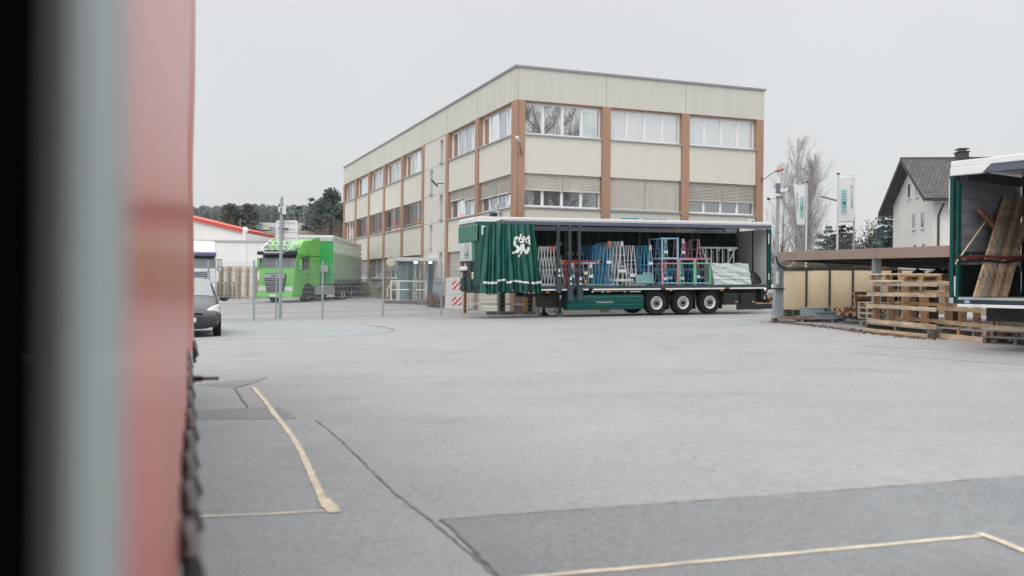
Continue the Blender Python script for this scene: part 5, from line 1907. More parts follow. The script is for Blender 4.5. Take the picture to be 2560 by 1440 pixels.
def hwin(pxl, pxr, pyt, pyb):
    RI = (Matrix.Translation((HX, HY, gz(HX, HY))) @ Matrix.Rotation(HTH, 4, 'Z')).inverted()
    o = RI @ Vector((0, 0, H))
    def hit(px, py):
        d = RI.to_3x3() @ ray(px, py)
        return o + d * ((-0.005 - o.x) / d.x)
    A, B_ = hit(pxl, pyt), hit(pxr, pyb)
    ya, yb2 = sorted((A.y, B_.y))
    zt2 = (A.z + hit(pxr, pyt).z) / 2
    zb2 = (hit(pxl, pyb).z + B_.z) / 2
    b = MB()
    b.box(-0.03, ya - 0.06, zb2 - 0.06, -0.004, yb2 + 0.06, zb2)
    b.box(-0.03, ya - 0.06, zt2, -0.004, yb2 + 0.06, zt2 + 0.06)
    b.box(-0.03, ya - 0.06, zb2, -0.004, ya, zt2)
    b.box(-0.03, yb2, zb2, -0.004, yb2 + 0.06, zt2)
    w_ = b.build("window", M_whitef, hs)
    b = MB()
    b.box(-0.012, ya, zb2, -0.002, yb2, zt2)
    b.build("pane", M_glass_dk, w_)
    b = MB()
    b.box(-0.10, ya - 0.1, zb2 - 0.12, -0.004, yb2 + 0.1, zb2 - 0.062)
    b.build("sill", M_whitef, w_)
for q in ((2270, 2276, 461, 494), (2289, 2296, 455, 490), (2281, 2288, 534, 571), (2303, 2310, 531, 568), (2284, 2291, 612, 640), (2306, 2313, 610, 640)): hwin(*q)
P = at(2404, 392, HY + 3.5)
cxl = (Matrix.Translation((HX, HY, gz(HX, HY))) @ Matrix.Rotation(HTH, 4, 'Z')).inverted() @ P
b = MB()
b.box(cxl.x - 0.26, GW / 2 - 0.45, zr - 0.8, cxl.x + 0.26, GW / 2 + 0.45, cxl.z + 0.22)
ch = b.build("chimney", mat("chimney_slate", (0.045, 0.047, 0.055), 0.7, var=0.2, vscale=4), rf_)
b = MB()
b.box(cxl.x - 0.32, GW / 2 - 0.5, cxl.z + 0.24, cxl.x + 0.32, GW / 2 + 0.5, cxl.z + 0.29)
b.box(cxl.x - 0.30, GW / 2 - 0.4, cxl.z + 0.42, cxl.x + 0.30, GW / 2 + 0.4, cxl.z + 0.47)
for s in (-1, 1): b.box(cxl.x + s * 0.22 - 0.02, GW / 2 - 0.02, cxl.z + 0.29, cxl.x + s * 0.22 + 0.02, GW / 2 + 0.02, cxl.z + 0.42)
b.build("chimney_cap", M_steel_dk, hs)

# ------------------------------------------------------------------ flags and street lamp
M_flag = mat("flag_cloth", (0.63, 0.65, 0.66), 0.6, var=0.04, vscale=2)
M_flagtxt = mat("flag_teal", (0.05, 0.38, 0.42), 0.5)
M_flaggrey = mat("flag_grey", (0.12, 0.16, 0.19), 0.5)
def flag(px_pole, py_top, Y, px_a, px_b, py0, py1, mirrored, label, wob):
    P = at(px_pole, 640, Y)
    t = thing("flagpole", label, "flag", gp(P.x, P.y), group="company flags beyond the shelter")
    g0 = gz(P.x, P.y)
    top = at(px_pole, py_top, Y).z - g0
    b = MB()
    b.tube((0, 0, 0), (0, 0, top), 0.085, 0.055, 10)
    b.build("pole", mat("pole_white", (0.55, 0.57, 0.58), 0.4), t, smooth=40)
    b = MB()
    b.box(-0.07, -0.07, top, 0.12, 0.07, top + 0.09)
    b.build("pole_cap", M_steel_dk, t)
    A, B_ = at(px_a, py0, Y), at(px_b, py1, Y)
    z1, z0 = A.z - g0, B_.z - g0
    xa, xb = A.x - P.x, B_.x - P.x
    s = 1 if xb > 0 else -1
    b = MB()
    b.tube((0, -0.02, z1 + 0.03), (xb + s * 0.25 if s > 0 else xa - 0.25, -0.02, z1 + 0.12 if s > 0 else z1 + 0.04), 0.02, None, 6)
    b.build("arm", M_alu, t)
    lo, hi = min(xa, xb), max(xa, xb)
    def cloth(u, v):
        k = (u if s > 0 else 1 - u)
        return Vector((lo + (hi - lo) * u * (1 if s > 0 else 1) + (-0.10 * v * wob * k) + (0.30 * (1 - v) * (1 - k) * 0 if s > 0 else 0), -0.03 + 0.07 * math.sin(v * 5 + u * 4) * k, z0 + (z1 - z0) * v))
    def cl2(u, v):
        c = cloth(u, v)
        if s < 0: c.x += 0.35 * (1 - v) * (1 - u) * 0.9
        else: c.x -= 0.28 * (1 - v) * u * 0.6
        return c
    b = MB()
    b.grid(cl2, 16, 30)
    fl = b.build("flag", M_flag, t, smooth=80, thick=0.006)
    hgt = z1 - z0
    wdt = hi - lo
    fx = 1
    def put(name, body, cx, cz, size, m, sx=1.0, shear=0.0, tall=1.0):
        M = basis(((lo + hi) / 2 + cx, -0.13, z0 + cz), (0, 0, 1), (-1, 0, 0))
        if mirrored: M = basis(((lo + hi) / 2 + cx, -0.13, z0 + cz), (0, 0, 1), (1, 0, 0))
        text_mesh(name, body, size, m, fl, M, 0.002, 0.006 if not shear else 0.0, shear, sx, 1.16 if not shear else 1.0)
    k = -1 if mirrored else 1
    put("lettering", "SIEMENS", -0.20 * wdt * k, hgt * 0.45, 0.40 * wdt, M_flagtxt, sx=hgt * 0.60 / (0.40 * wdt * 4.95))
    put("small_lettering", "Ingenuity for life", 0.20 * wdt * k, hgt * 0.55, 0.20 * wdt, M_flaggrey, shear=0.3, sx=hgt * 0.55 / (0.20 * wdt * 7.2))
    return t
flag(2093, 436, 62, 2096, 2141, 441, 556, False, "flagpole with a white flag reading SIEMENS in teal, the taller of two", 1)
flag(2015, 457, 66, 1983, 2012, 462, 563, True, "flagpole with a white flag seen from behind, its lettering mirrored", 0)
P = at(2134, 640, 68)
t = thing("street_lamp", "street lamp with a curved pole whose head sticks out left of the taller flag", "street lamp", gp(P.x, P.y))
g0 = P.z * 0 + gz(P.x, P.y)
b = MB()
zt_ = at(2134, 535, 68).z - g0
Q = at(2098, 503, 68)
b.tube((0, 0, 0), (0, 0, zt_), 0.10, 0.07, 10)
b.path([(0, 0, zt_), (-0.1, 0, zt_ + 0.45), (-0.45, 0, zt_ + 0.75), (Q.x - P.x, 0, Q.z - g0)], 0.055, 8)
b.build("pole", M_galv, t, smooth=40)
R_ = at(2050, 490, 68)
b = MB()
b.bar((Q.x - P.x, 0, Q.z - g0), (R_.x - P.x, 0, R_.z - g0), 0.28, 0.10)
b.build("lamp_head", mat("lamp_head_grey", (0.22, 0.24, 0.26), 0.5), t, bevel=0.03)
# ------------------------------------------------------------------ wire mesh fence
M_fence = mat("fence_steel", (0.30, 0.345, 0.365), 0.5, metal=0.3)
fpts = [at(400, 803, 35.3), at(520, 802, 35.4), at(634, 800, 35.7), at(690, 797, 36.6), at(806, 795, 37.7), at(957, 791, 39.5), at(1103, 787, 41.2), at(1245, 784, 41.3), at(1346, 781, 41.4)]
fence = thing("mesh_fence", "galvanised wire mesh fence on slim posts across the yard", "fence", gp(fpts[0].x, fpts[0].y))
fo = Vector(gp(fpts[0].x, fpts[0].y))
FH = 2.25
FP = [Vector((p.x, p.y, gz(p.x, p.y))) for p in fpts]
for i, p in enumerate(FP):
    b = MB()
    q = p - fo
    r = 0.032 if i != 3 else 0.022
    b.box(q.x - r, q.y - r, q.z - 0.02, q.x + r, q.y + r, q.z + FH + 0.06)
    b.build("post", M_fence, fence)
for p, q in zip(FP[:-1], FP[1:]):
    b = MB()
    p, q = p - fo, q - fo
    L = (q - p).length
    d = (q - p) / L
    n_ = max(2, int(L / 0.05))
    for i in range(1, n_):
        c = p + d * (L * i / n_)
        b.bar(c + Vector((0, 0, 0.06)), c + Vector((0, 0, FH)), 0.0055, 0.0055)
    z = 0.08
    while z < FH + 0.01:
        b.bar(p + d * 0.03 + Vector((0, 0, z)), q - d * 0.03 + Vector((0, 0, z)), 0.014, 0.012)
        z += 0.2
    b.build("mesh_panel", M_fence, fence)

# ------------------------------------------------------------------ signpost with cameras, seen from the back
P = G(700, 797)
t = thing("sign_post", "tall grey post behind the fence carrying cameras and the white back of a sign", "sign post", P)
topP = at(704.5, 493, P.y)
b = MB()
b.tube((0, 0, 0), (topP.x - P.x, 0, topP.z - P.z), 0.075, 0.06, 12)
b.build("pole", M_galv, t, smooth=40)
b = MB()
def rrect(px0, px1, py0, py1, rad, Y):
    A, B_ = at(px0, py0, Y), at(px1, py1, Y)
    x0, x1, z0, z1 = A.x - P.x, B_.x - P.x, B_.z - P.z, A.z - P.z
    out = []
    for cx, cz, a0 in ((x1 - rad, z1 - rad, 0), (x0 + rad, z1 - rad, 90), (x0 + rad, z0 + rad, 180), (x1 - rad, z0 + rad, 270)):
        for k in range(6):
            a = math.radians(a0 + 18 * k)
            out.append((cx + rad * math.cos(a), cz + rad * math.sin(a)))
    return out
b.prism(rrect(688, 742, 550, 602, 0.09, P.y), lambda u, v, d: (u, d, v), 0.10, 0.13)
sp_ = b.build("sign_plate", mat("sign_back", (0.66, 0.66, 0.66), 0.5, var=0.04, vscale=3), t, bevel=0.008)
b = MB()
for py in (556, 572, 580, 594):
    A, B_ = at(693, py, P.y), at(738, py, P.y)
    b.bar((A.x - P.x, 0.09, A.z - P.z), (B_.x - P.x, 0.09, B_.z - P.z), 0.02, 0.03)
b.build("stiffener", M_palegrey, sp_)
A, B_ = at(697, 570, P.y), at(720, 572, P.y)
b = MB()
b.bar((A.x - P.x, 0.0, A.z - P.z), (B_.x - P.x, 0.06, B_.z - P.z), 0.05, 0.045)
b.build("clamp", M_stake, t)
A, B_, C_ = at(698, 518, P.y), at(713, 534, P.y), at(720, 527, P.y)
b = MB()
b.box(A.x - P.x, -0.16, B_.z - P.z + 0.06, 0.03, -0.08, A.z - P.z)
b.build("camera_housing", M_whiteplastic, t, bevel=0.015)
b = MB()
b.box(0.08, -0.14, B_.z - P.z - 0.04, B_.x - P.x + 0.06, -0.02, A.z - P.z + 0.02)
b.build("camera_housing", M_whiteplastic, t, bevel=0.015)
b = MB()
b.box(C_.x - P.x - 0.07, -0.12, C_.z - P.z, C_.x - P.x, -0.04, C_.z - P.z + 0.07)
b.box(0.0, -0.17, B_.z - P.z + 0.1, 0.025, -0.165, A.z - P.z - 0.05)
b.build("camera_lens", M_black, t)

# ------------------------------------------------------------------ parked dark car
M_carpaint = mat("car_paint", (0.030, 0.037, 0.043), 0.35, coat=0.15)
M_carglass = glass("car_glass", (0.05, 0.06, 0.06), 0.10)
M_chrome = mat("chrome", (0.6, 0.6, 0.62), 0.15, metal=1.0)
M_headlamp = mat("headlamp", (0.55, 0.58, 0.60), 0.12, spec=0.8, coat=1.0)
M_plate = mat("plate_white", (0.65, 0.65, 0.66), 0.5)
cw = G(533, 842)                                 # contact of its left front wheel
car = thing("parked_car", "dark grey hatchback facing the camera, half hidden by the red curtain", "car", (cw.x - 0.78, cw.y + 0.15, gz(cw.x - 0.8, cw.y)), math.radians(18))
# loft of cross-sections along y (0 = front bumper, 4.2 = rear)
secs = [  # y, half width low, half width belt, z low, z belt, z roof, half width roof
    (-0.62, 0.62, 0.60, 0.22, 0.55, 0.60, 0.55),
    (-0.50, 0.80, 0.76, 0.20, 0.62, 0.74, 0.62),
    (-0.25, 0.87, 0.83, 0.20, 0.70, 0.86, 0.66),
    (0.20, 0.89, 0.86, 0.20, 0.80, 0.98, 0.68),
    (0.55, 0.89, 0.87, 0.20, 0.88, 1.06, 0.69),
    (0.80, 0.89, 0.87, 0.20, 0.92, 1.18, 0.68),
    (1.15, 0.89, 0.87, 0.20, 0.94, 1.40, 0.63),
    (1.45, 0.89, 0.87, 0.20, 0.95, 1.55, 0.59),
    (2.0, 0.89, 0.87, 0.20, 0.97, 1.62, 0.58),
    (2.9, 0.89, 0.87, 0.20, 0.99, 1.59, 0.58),
    (3.35, 0.87, 0.85, 0.22, 1.0, 1.46, 0.56),
    (3.6, 0.82, 0.78, 0.25, 0.98, 1.1, 0.52),
]
b = MB()
pts, fs = [], []
for (y, wl_, wb_, zl, zb2, zr2, wr_) in secs:
    ring = [(-wl_ * 0.9, zl), (-wl_, zl + 0.18), (-wl_, (zl + zb2) / 2 + 0.05), (-wb_, zb2), (-wr_, zr2 - 0.05), (-wr_ * 0.75, zr2), (0, zr2 + 0.02),
            (wr_ * 0.75, zr2), (wr_, zr2 - 0.05), (wb_, zb2), (wl_, (zl + zb2) / 2 + 0.05), (wl_, zl + 0.18), (wl_ * 0.9, zl)]
    pts += [(x, y, z) for x, z in ring]
k = 13
for i in range(len(secs) - 1):
    for j in range(k - 1): fs.append((i * k + j, (i + 1) * k + j, (i + 1) * k + j + 1, i * k + j + 1))
    fs.append((i * k + k - 1, (i + 1) * k + k - 1, (i + 1) * k, i * k))
fs += [tuple(range(k)), tuple(range(len(secs) * k - 1, (len(secs) - 1) * k - 1, -1))]
b.add(pts, fs)
b.build("body", M_carpaint, car, smooth=40, subsurf=1)
b = MB()
b.grid(lambda u, v: ((u - .5) * 2 * (0.70 - 0.12 * v), 0.68 + 0.70 * v - 0.10 * (1 - (2 * u - 1) ** 2), 1.05 + 0.47 * v + 0.045 + 0.02 * (1 - (2 * u - 1) ** 2)), 14, 8)
b.build("windscreen", M_carglass, car, smooth=60)
for s in (-1, 1):
    b = MB()
    b.add([(s * 0.84, 1.05, 1.0), (s * 0.865, 3.1, 1.05), (s * 0.62, 3.0, 1.48), (s * 0.635, 1.65, 1.50)], [(0, 1, 2, 3)])
    b.build("side_window", M_carglass, car, thick=0.02)
    b = MB()
    def lamp(u, v, s=s):
        return (s * (0.44 + 0.43 * u), -0.53 + 0.45 * u ** 2 - 0.03 + 0.12 * v, 0.60 + 0.06 * u + v * (0.08 + 0.22 * u * (1.3 - 0.6 * u)))
    b.grid(lamp, 10, 6)
    b.build("headlight", M_headlamp, car, smooth=60, thick=0.02)
    b = MB()
    b.sphere((s * 1.0, 0.98, 1.02), 0.12, 0.08, 0.085)
    b.bar((s * 0.86, 1.0, 0.98), (s * 0.95, 0.99, 1.0), 0.05)
    b.build("door_mirror", M_carpaint, car, smooth=60)
    b = MB()
    b.box(s * 0.48, -0.565, 0.28, s * 0.78, -0.42, 0.42)
    b.build("fog_recess", M_black, car, bevel=0.03)
    for y in (0.15, 2.75):
        b = MB()
        fn = lambda x, z, d, y=y, s=s: (s * (0.70 + d), y + x, 0.31 + z)
        b.lathe([(0.0, 0.0), (0.30, 0.0), (0.315, 0.04), (0.315, 0.16), (0.30, 0.20), (0.20, 0.20), (0.19, 0.17), (0, 0.17)], fn, 28)
        wh = b.build("wheel", M_rubber, car, smooth=40)
        b = MB()
        b.lathe([(0.19, 0.195), (0.10, 0.19), (0.0, 0.195)], fn, 20)
        b.build("rim", M_alu, wh, smooth=40)
b = MB()
b.box(-0.40, -0.60, 0.60, 0.40, -0.50, 0.70)
gr = b.build("grille", M_black, car, bevel=0.02)
b = MB()
b.box(-0.42, -0.625, 0.665, 0.42, -0.60, 0.705)
b.build("chrome_bar", M_chrome, gr)
b = MB()
b.box(-0.45, -0.64, 0.25, 0.45, -0.55, 0.40)
b.build("air_intake", M_black, car, bevel=0.02)
b = MB()
b.box(-0.26, -0.665, 0.42, 0.26, -0.645, 0.53)
b.build("number_plate", M_plate, car)

# ------------------------------------------------------------------ trucks in the yard behind the fence
M_trgreen = mat("truck_green", (0.130, 0.430, 0.075), 0.35, var=0.05, vscale=1.5, coat=0.3)
M_trgreen2 = mat("gathered_green", (0.045, 0.36, 0.10), 0.4, var=0.1, vscale=2)
M_tarp_pale = mat("tarp_pale_green", (0.68, 0.76, 0.65), 0.5, var=0.06, vscale=1)
M_tarp_mid = mat("tarp_mid_green", (0.37, 0.53, 0.36), 0.5, var=0.08, vscale=1)
M_truckglass = glass("truck_glass", (0.03, 0.04, 0.045), 0.07)
M_visor = mat("visor_navy", (0.02, 0.025, 0.04), 0.3)
def truck_cab(t, paint, W=2.5, top=3.75, hi=True, visor=None, grille=True, roof_mat=None):
    # local: x across (0 = middle), y back from the front, z up
    h = W / 2
    prof = [(-0.02, 0.42), (-0.05, 1.0), (0.0, 1.75), (0.06, 1.95), (0.28, 2.78), (0.34, 2.86), (0.62, 3.30), (1.05, top - 0.06), (1.5, top), (2.2, top), (2.2, 0.95), (1.75, 0.95), (1.7, 0.42)]
    b = MB()
    n_ = len(prof)
    pts, fs = [], []
    xs = [-h, -h + 0.05, -h + 0.25, 0, h - 0.25, h - 0.05, h]
    dy = [0.22, 0.10, 0.03, 0.0, 0.03, 0.10, 0.22]
    for x, d in zip(xs, dy):
        for y, z in prof: pts.append((x * (0.97 if z > 3.0 else 1), y + (d if y < 1.0 else 0), z - (0.10 * d / 0.22 if z > 3.2 else 0)))
    for i in range(len(xs) - 1):
        for j in range(n_): fs.append((i * n_ + j, i * n_ + (j + 1) % n_, (i + 1) * n_ + (j + 1) % n_, (i + 1) * n_ + j))
    fs += [tuple(range(n_)), tuple(range(len(xs) * n_ - 1, (len(xs) - 1) * n_ - 1, -1))]
    b.add(pts, fs)
    cab = b.build("cab", paint, t, smooth=35)
    b = MB()
    def lerp_dy(x):
        for (x0, d0), (x1, d1) in zip(zip(xs[:-1], dy[:-1]), zip(xs[1:], dy[1:])):
            if x0 <= x <= x1: return d0 + (d1 - d0) * (x - x0) / (x1 - x0)
        return dy[0]
    def ws(u, v):
        x, z = (u - .5) * 2 * (h - 0.07), 1.97 + 0.79 * v
        return (x, 0.06 + (z - 1.95) * 0.22 / 0.83 + lerp_dy(x) - 0.014, z)
    b.grid(ws, 24, 6)
    b.build("windscreen", M_truckglass, t, smooth=60)
    b = MB()
    b.prism([(-0.10, 2.72), (-0.14, 2.92), (0.33, 3.0), (0.40, 2.76)], lambda u, v, d: (d, u, v), -h + 0.02, h - 0.02)
    b.build("sun_visor", visor or M_visor, t, bevel=0.02)
    for s in (-1, 1):
        b = MB()
        b.add([(s * (h + 0.008), 0.75, 1.95), (s * (h + 0.008), 1.45, 1.95), (s * (h + 0.008), 1.45, 2.62), (s * (h + 0.008), 0.72, 2.62), (s * (h + 0.008), 0.40, 2.0)], [(0, 1, 2, 3, 4)])
        b.build("side_window", M_carglass, t, thick=0.01)
        b = MB()
        b.box(s * (h + 0.08), 0.35, 1.85, s * (h + 0.34), 0.50, 2.55)
        b.bar((s * (h - 0.02), 0.5, 2.5), (s * (h + 0.2), 0.42, 2.5), 0.05)
        b.bar((s * (h - 0.02), 0.5, 1.9), (s * (h + 0.2), 0.42, 1.9), 0.05)
        mr_ = b.build("door_mirror", M_black, t, bevel=0.03)
        b = MB()
        b.box(s * (h + 0.11), 0.325, 2.08, s * (h + 0.31), 0.349, 2.50)
        b.box(s * (h + 0.11), 0.325, 1.88, s * (h + 0.31), 0.349, 2.03)
        b.build("mirror_cover", paint, mr_)
        b = MB()
        b.box(s * (h - 0.62), -0.05, 0.62, s * (h - 0.06), 0.14, 0.92)
        b.build("headlight", M_headlamp, t, bevel=0.05)
    return cab
def truck_wheels(t, ys, W, double=False):
    for y in ys:
        for s in (-1, 1):
            b = MB()
            fn = lambda x, z, d, y=y, s=s: (s * (W / 2 - 0.34 + d), y + x, 0.50 + z)
            b.lathe([(0, 0), (0.46, 0), (0.50, 0.05), (0.50, 0.28), (0.46, 0.33), (0.29, 0.33), (0.28, 0.27), (0, 0.27)], fn, 32)
            wh = b.build("wheel", M_rubber, t, smooth=40)
            b = MB()
            b.lathe([(0.285, 0.315), (0.26, 0.30), (0.24, 0.22), (0.17, 0.20), (0.14, 0.28), (0, 0.29)], fn, 24)
            b.build("rim", M_alu, wh, smooth=40)

# green tractor unit, turned against its trailer, and the trailer behind it
TGTH = math.radians(-22.5)
gl_ = thing("green_lorry", "bright green lorry tractor with chrome roof bars, parked behind the wire fence", "lorry", (-13.54, 53.9, gz(-13.2, 54)), TGTH)
truck_cab(gl_, M_trgreen, 2.5, 3.68)
for x in (-1.26, 1.24):
    b = MB()
    b.prism([(1.25, 2.72), (1.3, 3.30), (1.75, 3.70), (2.3, 3.80), (2.55, 3.80), (2.55, 2.72)], lambda u, v, d: (d, u, v), x, x + 0.02)
    b.build("roof_fairing", M_trgreen, gl_)
b = MB()
b.prism([(1.5, 0.95), (1.5, 2.70), (2.55, 2.70), (2.55, 0.95)], lambda u, v, d: (d, u, v), 1.24, 1.26)
b.build("side_fairing", M_trgreen, gl_)
b = MB()
b.box(1.252, 0.45, 2.68, 1.263, 2.55, 2.71)
b.box(1.252, 1.50, 1.0, 1.26, 1.515, 2.68)
b.box(1.252, 0.40, 1.22, 1.26, 1.50, 1.235)
b.box(1.252, 1.25, 1.55, 1.275, 1.42, 1.62)
b.build("door_lines", mat("line_darkgreen", (0.02, 0.09, 0.01), 0.6), gl_)
b = MB()
b.prism([(-0.72, 1.66), (0.72, 1.66), (0.72, 1.2), (0.52, 0.56), (-0.52, 0.56), (-0.72, 1.2)], lambda u, v, d: (u, d, v), -0.10, 0.0)
gr = b.build("grille", M_black, gl_, bevel=0.02)
b = MB()
for z in (0.66, 0.79, 0.92, 1.05, 1.18, 1.30): 
    w_ = 0.70 if z > 1.2 else 0.70 - 0.2 * (1.2 - z) / 0.64
    b.box(-w_, -0.125, z, w_, -0.10, z + 0.03)
b.box(-0.70, -0.13, 1.40, 0.70, -0.105, 1.62)
b.build("grille_bars", M_chrome, gr)
text_mesh("badge", "DAF", 0.17, M_black, gr, basis((0, -0.134, 1.51), (1, 0, 0), (0, 0, 1)), 0.003, 0.006, sx=1.5)
b = MB()
b.hexa([(-1.24, -0.16, 0.30), (1.24, -0.16, 0.30), (1.24, 0.75, 0.30), (-1.24, 0.75, 0.30), (-1.24, -0.08, 0.62), (1.24, -0.08, 0.62), (1.24, 0.75, 0.62), (-1.24, 0.75, 0.62)])
b.build("bumper", M_trgreen, gl_, bevel=0.03)
b = MB()
b.box(-0.26, -0.185, 0.34, 0.26, -0.165, 0.46)
b.build("number_plate", M_plate, gl_)
b = MB()
b.tube((-0.95, 0.15, 3.02), (0.95, 0.15, 3.02), 0.04, None, 8)
b.path([(-0.62, -0.12, 2.86), (-0.95, -0.05, 3.0), (-0.95, 0.35, 3.35), (-0.75, 0.72, 3.68), (0.75, 0.72, 3.68), (0.95, 0.35, 3.35), (0.95, -0.05, 3.0), (0.62, -0.12, 2.86)], 0.035, 8)
b.bar((-0.7, -0.16, 2.86), (0.7, -0.16, 2.86), 0.05, 0.10)
b.tube((-0.9, 0.25, 3.32), (0.9, 0.25, 3.32), 0.03, None, 8)
b.build("light_bar", M_chrome, gl_, smooth=40)
for z, y in ((3.40, 0.30), (3.14, 0.14)):
    for i in range(4):
        x = -0.6 + i * 0.40
        b = MB()
        b.lathe([(0.10, 0.0), (0.09, 0.08), (0.0, 0.10)], lambda a, c, d: (x + a, y - 0.06 + d, z + c), 14)
        b.build("spotlight", M_headlamp, gl_, smooth=50)
for s in (-1, 1):
    b = MB()
    b.box(s * 0.98, 0.36, 3.12, s * 1.20, 0.56, 3.42)
    b.build("roof_lamp", M_headlamp, gl_, bevel=0.06)
truck_wheels(gl_, (1.4, 5.1), 2.5)
b = MB()
b.prism([(1.4 + 0.62 * math.cos(math.radians(a)), 0.50 + 0.62 * math.sin(math.radians(a))) for a in range(-15, 196, 15)], lambda u, v, d: (d, u, v), 1.263, 1.268)
b.build("wheel_arch", M_black, gl_)
b = MB()
b.box(-0.5, 2.2, 0.55, 0.5, 6.2, 0.95)
b.build("chassis", M_chassis, gl_)
for y0, y1 in ((2.2, 3.1), (3.2, 4.3)):
    b = MB()
    b.box(0.75, y0, 0.42, 1.2, y1, 1.0)
    b.build("fuel_tank", M_alu, gl_, bevel=0.05)
b = MB()
b.box(1.2, 2.08, 0.98, 1.24, 2.18, 1.04)
b.build("side_marker", M_amber, gl_)

NF, NR = at(833, 680, 57.0), at(902.5, 680, 71.0)
ddir = (NR - NF)
ddir.z = 0
gth = math.atan2(ddir.y, ddir.x) - math.pi / 2
gor = NF - Vector((math.cos(gth), math.sin(gth), 0)) * 1.26
gt_ = thing("tarp_trailer", "pale green curtain-sided trailer coupled behind the bright green tractor", "trailer", (gor.x, gor.y, gz(gor.x, gor.y + 6) - 0.05), gth)
GL_ = ddir.length
b = MB()
b.box(-1.27, -0.02, 3.84, 1.28, GL_ + 0.05, 3.97)
b.build("roof", M_trwhite, gt_, bevel=0.02)
b = MB()
b.box(-1.25, 0.0, 1.02, 1.22, GL_, 3.84)
bd = b.build("body", M_tarp_pale, gt_)
b = MB()
b.box(1.221, 0.05, 1.02, 1.262, GL_, 2.95)
b.build("lower_tarp", M_tarp_mid, bd)
b = MB()
b.box(1.221, 0.05, 2.951, 1.255, GL_, 3.66)
b.build("upper_tarp", M_tarp_pale, bd)
b = MB()
b.box(1.221, 0.02, 3.66, 1.275, GL_, 3.84)
b.box(-1.25, -0.04, 3.62, 1.22, -0.001, 3.84)
b.build("roof_rail", M_palegrey, bd)
b = MB()
b.grid(lambda u, v: (-1.24 + 2.5 * u, -0.05 - 0.03 * math.sin(u * 55 + math.sin(v * 3)), 1.05 + 2.55 * v), 120, 4)
b.build("front_tarp", M_trgreen2, gt_, smooth=70)
b = MB()
b.box(0.55, -0.30, 1.75, 0.95, -0.09, 2.15)
b.build("front_box", M_palegrey, gt_, bevel=0.02)
b = MB()
for i in range(34): b.box(1.263, 0.3 + i * 0.40, 0.98, 1.28, 0.48 + i * 0.40, 1.30)
b.box(1.2625, 0.3, 1.13, 1.270, 13.7, 1.15)
b.build("strap_row", M_black, bd)
for i in range(7):
    b = MB()
    b.box(1.2, GL_, 1.4 + i * 0.36, 1.30, GL_ + 0.06, 1.5 + i * 0.36)
    b.build("rear_hinge", M_black, gt_)
b = MB()
b.box(0.9, GL_ - 0.3, 0.72, 1.25, GL_ + 0.06, 0.92)
b.build("tail_lamp", mat("lamp_redwhite", (0.5, 0.3, 0.28), 0.3), gt_)
b = MB()
b.box(-0.5, 0.4, 0.55, 0.5, GL_, 0.98)
b.box(-1.2, 7.0, 0.4, 1.15, GL_ - 0.8, 1.0)
b.build("chassis", M_chassis, gt_)
b = MB()
b.box(0.78, 5.0, 0.55, 1.22, 5.7, 0.95)
b.build("side_box", M_palegrey, gt_, bevel=0.02)
truck_wheels(gt_, (8.6, 9.9, 11.2), 2.5)

# white lorry cab, mostly hidden
P = at(541, 700, 58)
wt_ = thing("white_lorry", "white lorry with a purple sun visor behind the dark car, half hidden", "lorry", (P.x - 1.16, P.y - 0.4, gz(P.x, P.y)), math.radians(19))
M_lorrywhite = mat("lorry_white", (0.66, 0.66, 0.68), 0.35, var=0.04, vscale=2)
truck_cab(wt_, M_lorrywhite, 2.45, 3.70, visor=mat("visor_purple", (0.13, 0.12, 0.24), 0.4))
b = MB()
b.box(-0.75, -0.13, 1.15, 0.75, -0.03, 1.75)
gr = b.build("grille", mat("grille_navy", (0.05, 0.07, 0.12), 0.5), wt_, bevel=0.02)
b = MB()
for z in (1.25, 1.38, 1.51, 1.64): b.box(-0.7, -0.145, z, 0.7, -0.131, z + 0.03)
b.build("grille_bars", M_palegrey, gr)
b = MB()
b.hexa([(-1.2, -0.14, 0.30), (1.2, -0.14, 0.30), (1.2, 0.5, 0.30), (-1.2, 0.5, 0.30), (-1.2, -0.10, 0.60), (1.2, -0.10, 0.60), (1.2, 0.5, 0.60), (-1.2, 0.5, 0.60)])
b.build("bumper", M_palegrey, wt_, bevel=0.03)
truck_wheels(wt_, (1.4, 5.0), 2.4)
b = MB()
b.box(-1.22, 2.6, 1.0, 1.22, 9.5, 3.6)
b.box(-0.5, 2.2, 0.5, 0.5, 9.5, 0.98)
b.build("box_body", M_lorrywhite, wt_)

# ------------------------------------------------------------------ stacks of light pallets
W_stack = wood("stack", (0.62, 0.50, 0.36), (0.68, 0.57, 0.43), 0.08)
P = at(546, 749, 64)
first = None
rs = random.Random(5)
for c in range(2):
    for k in range(15):
        x, y, z = P.x + c * 1.22 + rs.uniform(-0.015, 0.015), P.y + rs.uniform(-0.02, 0.02), gz(P.x, P.y) + k * 0.1455
        lb = f"light pallet, number {k + 1} from the ground, {'left' if c == 0 else 'right'} column of the tallest stack"
        if first is None:
            first = pallet(lb, (x, y, z), 0, L=1.2, D=0.8, nb=5, wt=W_stack, wb=W_stack, bt=0.037, group="light pallets stacked by the white hall")
            for ch in list(first.children):
                if ch.name.startswith("blocks"): pass
        else: dup(first, (x, y, z), rs.uniform(-0.02, 0.02), lb)
P = at(640, 749, 66)
for k in range(9):
    dup(first, (P.x + rs.uniform(-0.03, 0.03), P.y, gz(P.x, P.y) + k * 0.1455), rs.uniform(-0.03, 0.03), f"pallet, number {k + 1} from the ground, stack just left of the green lorry", "pallets stacked beside the green lorry")
P = at(524, 748, 63)
for k in range(8):
    dup(first, (P.x, P.y + 1.5, gz(P.x, P.y) + k * 0.1455), rs.uniform(-0.03, 0.03), f"pallet, number {k + 1} from the ground, stack just right of the white lorry", "pallets stacked beside the white lorry")

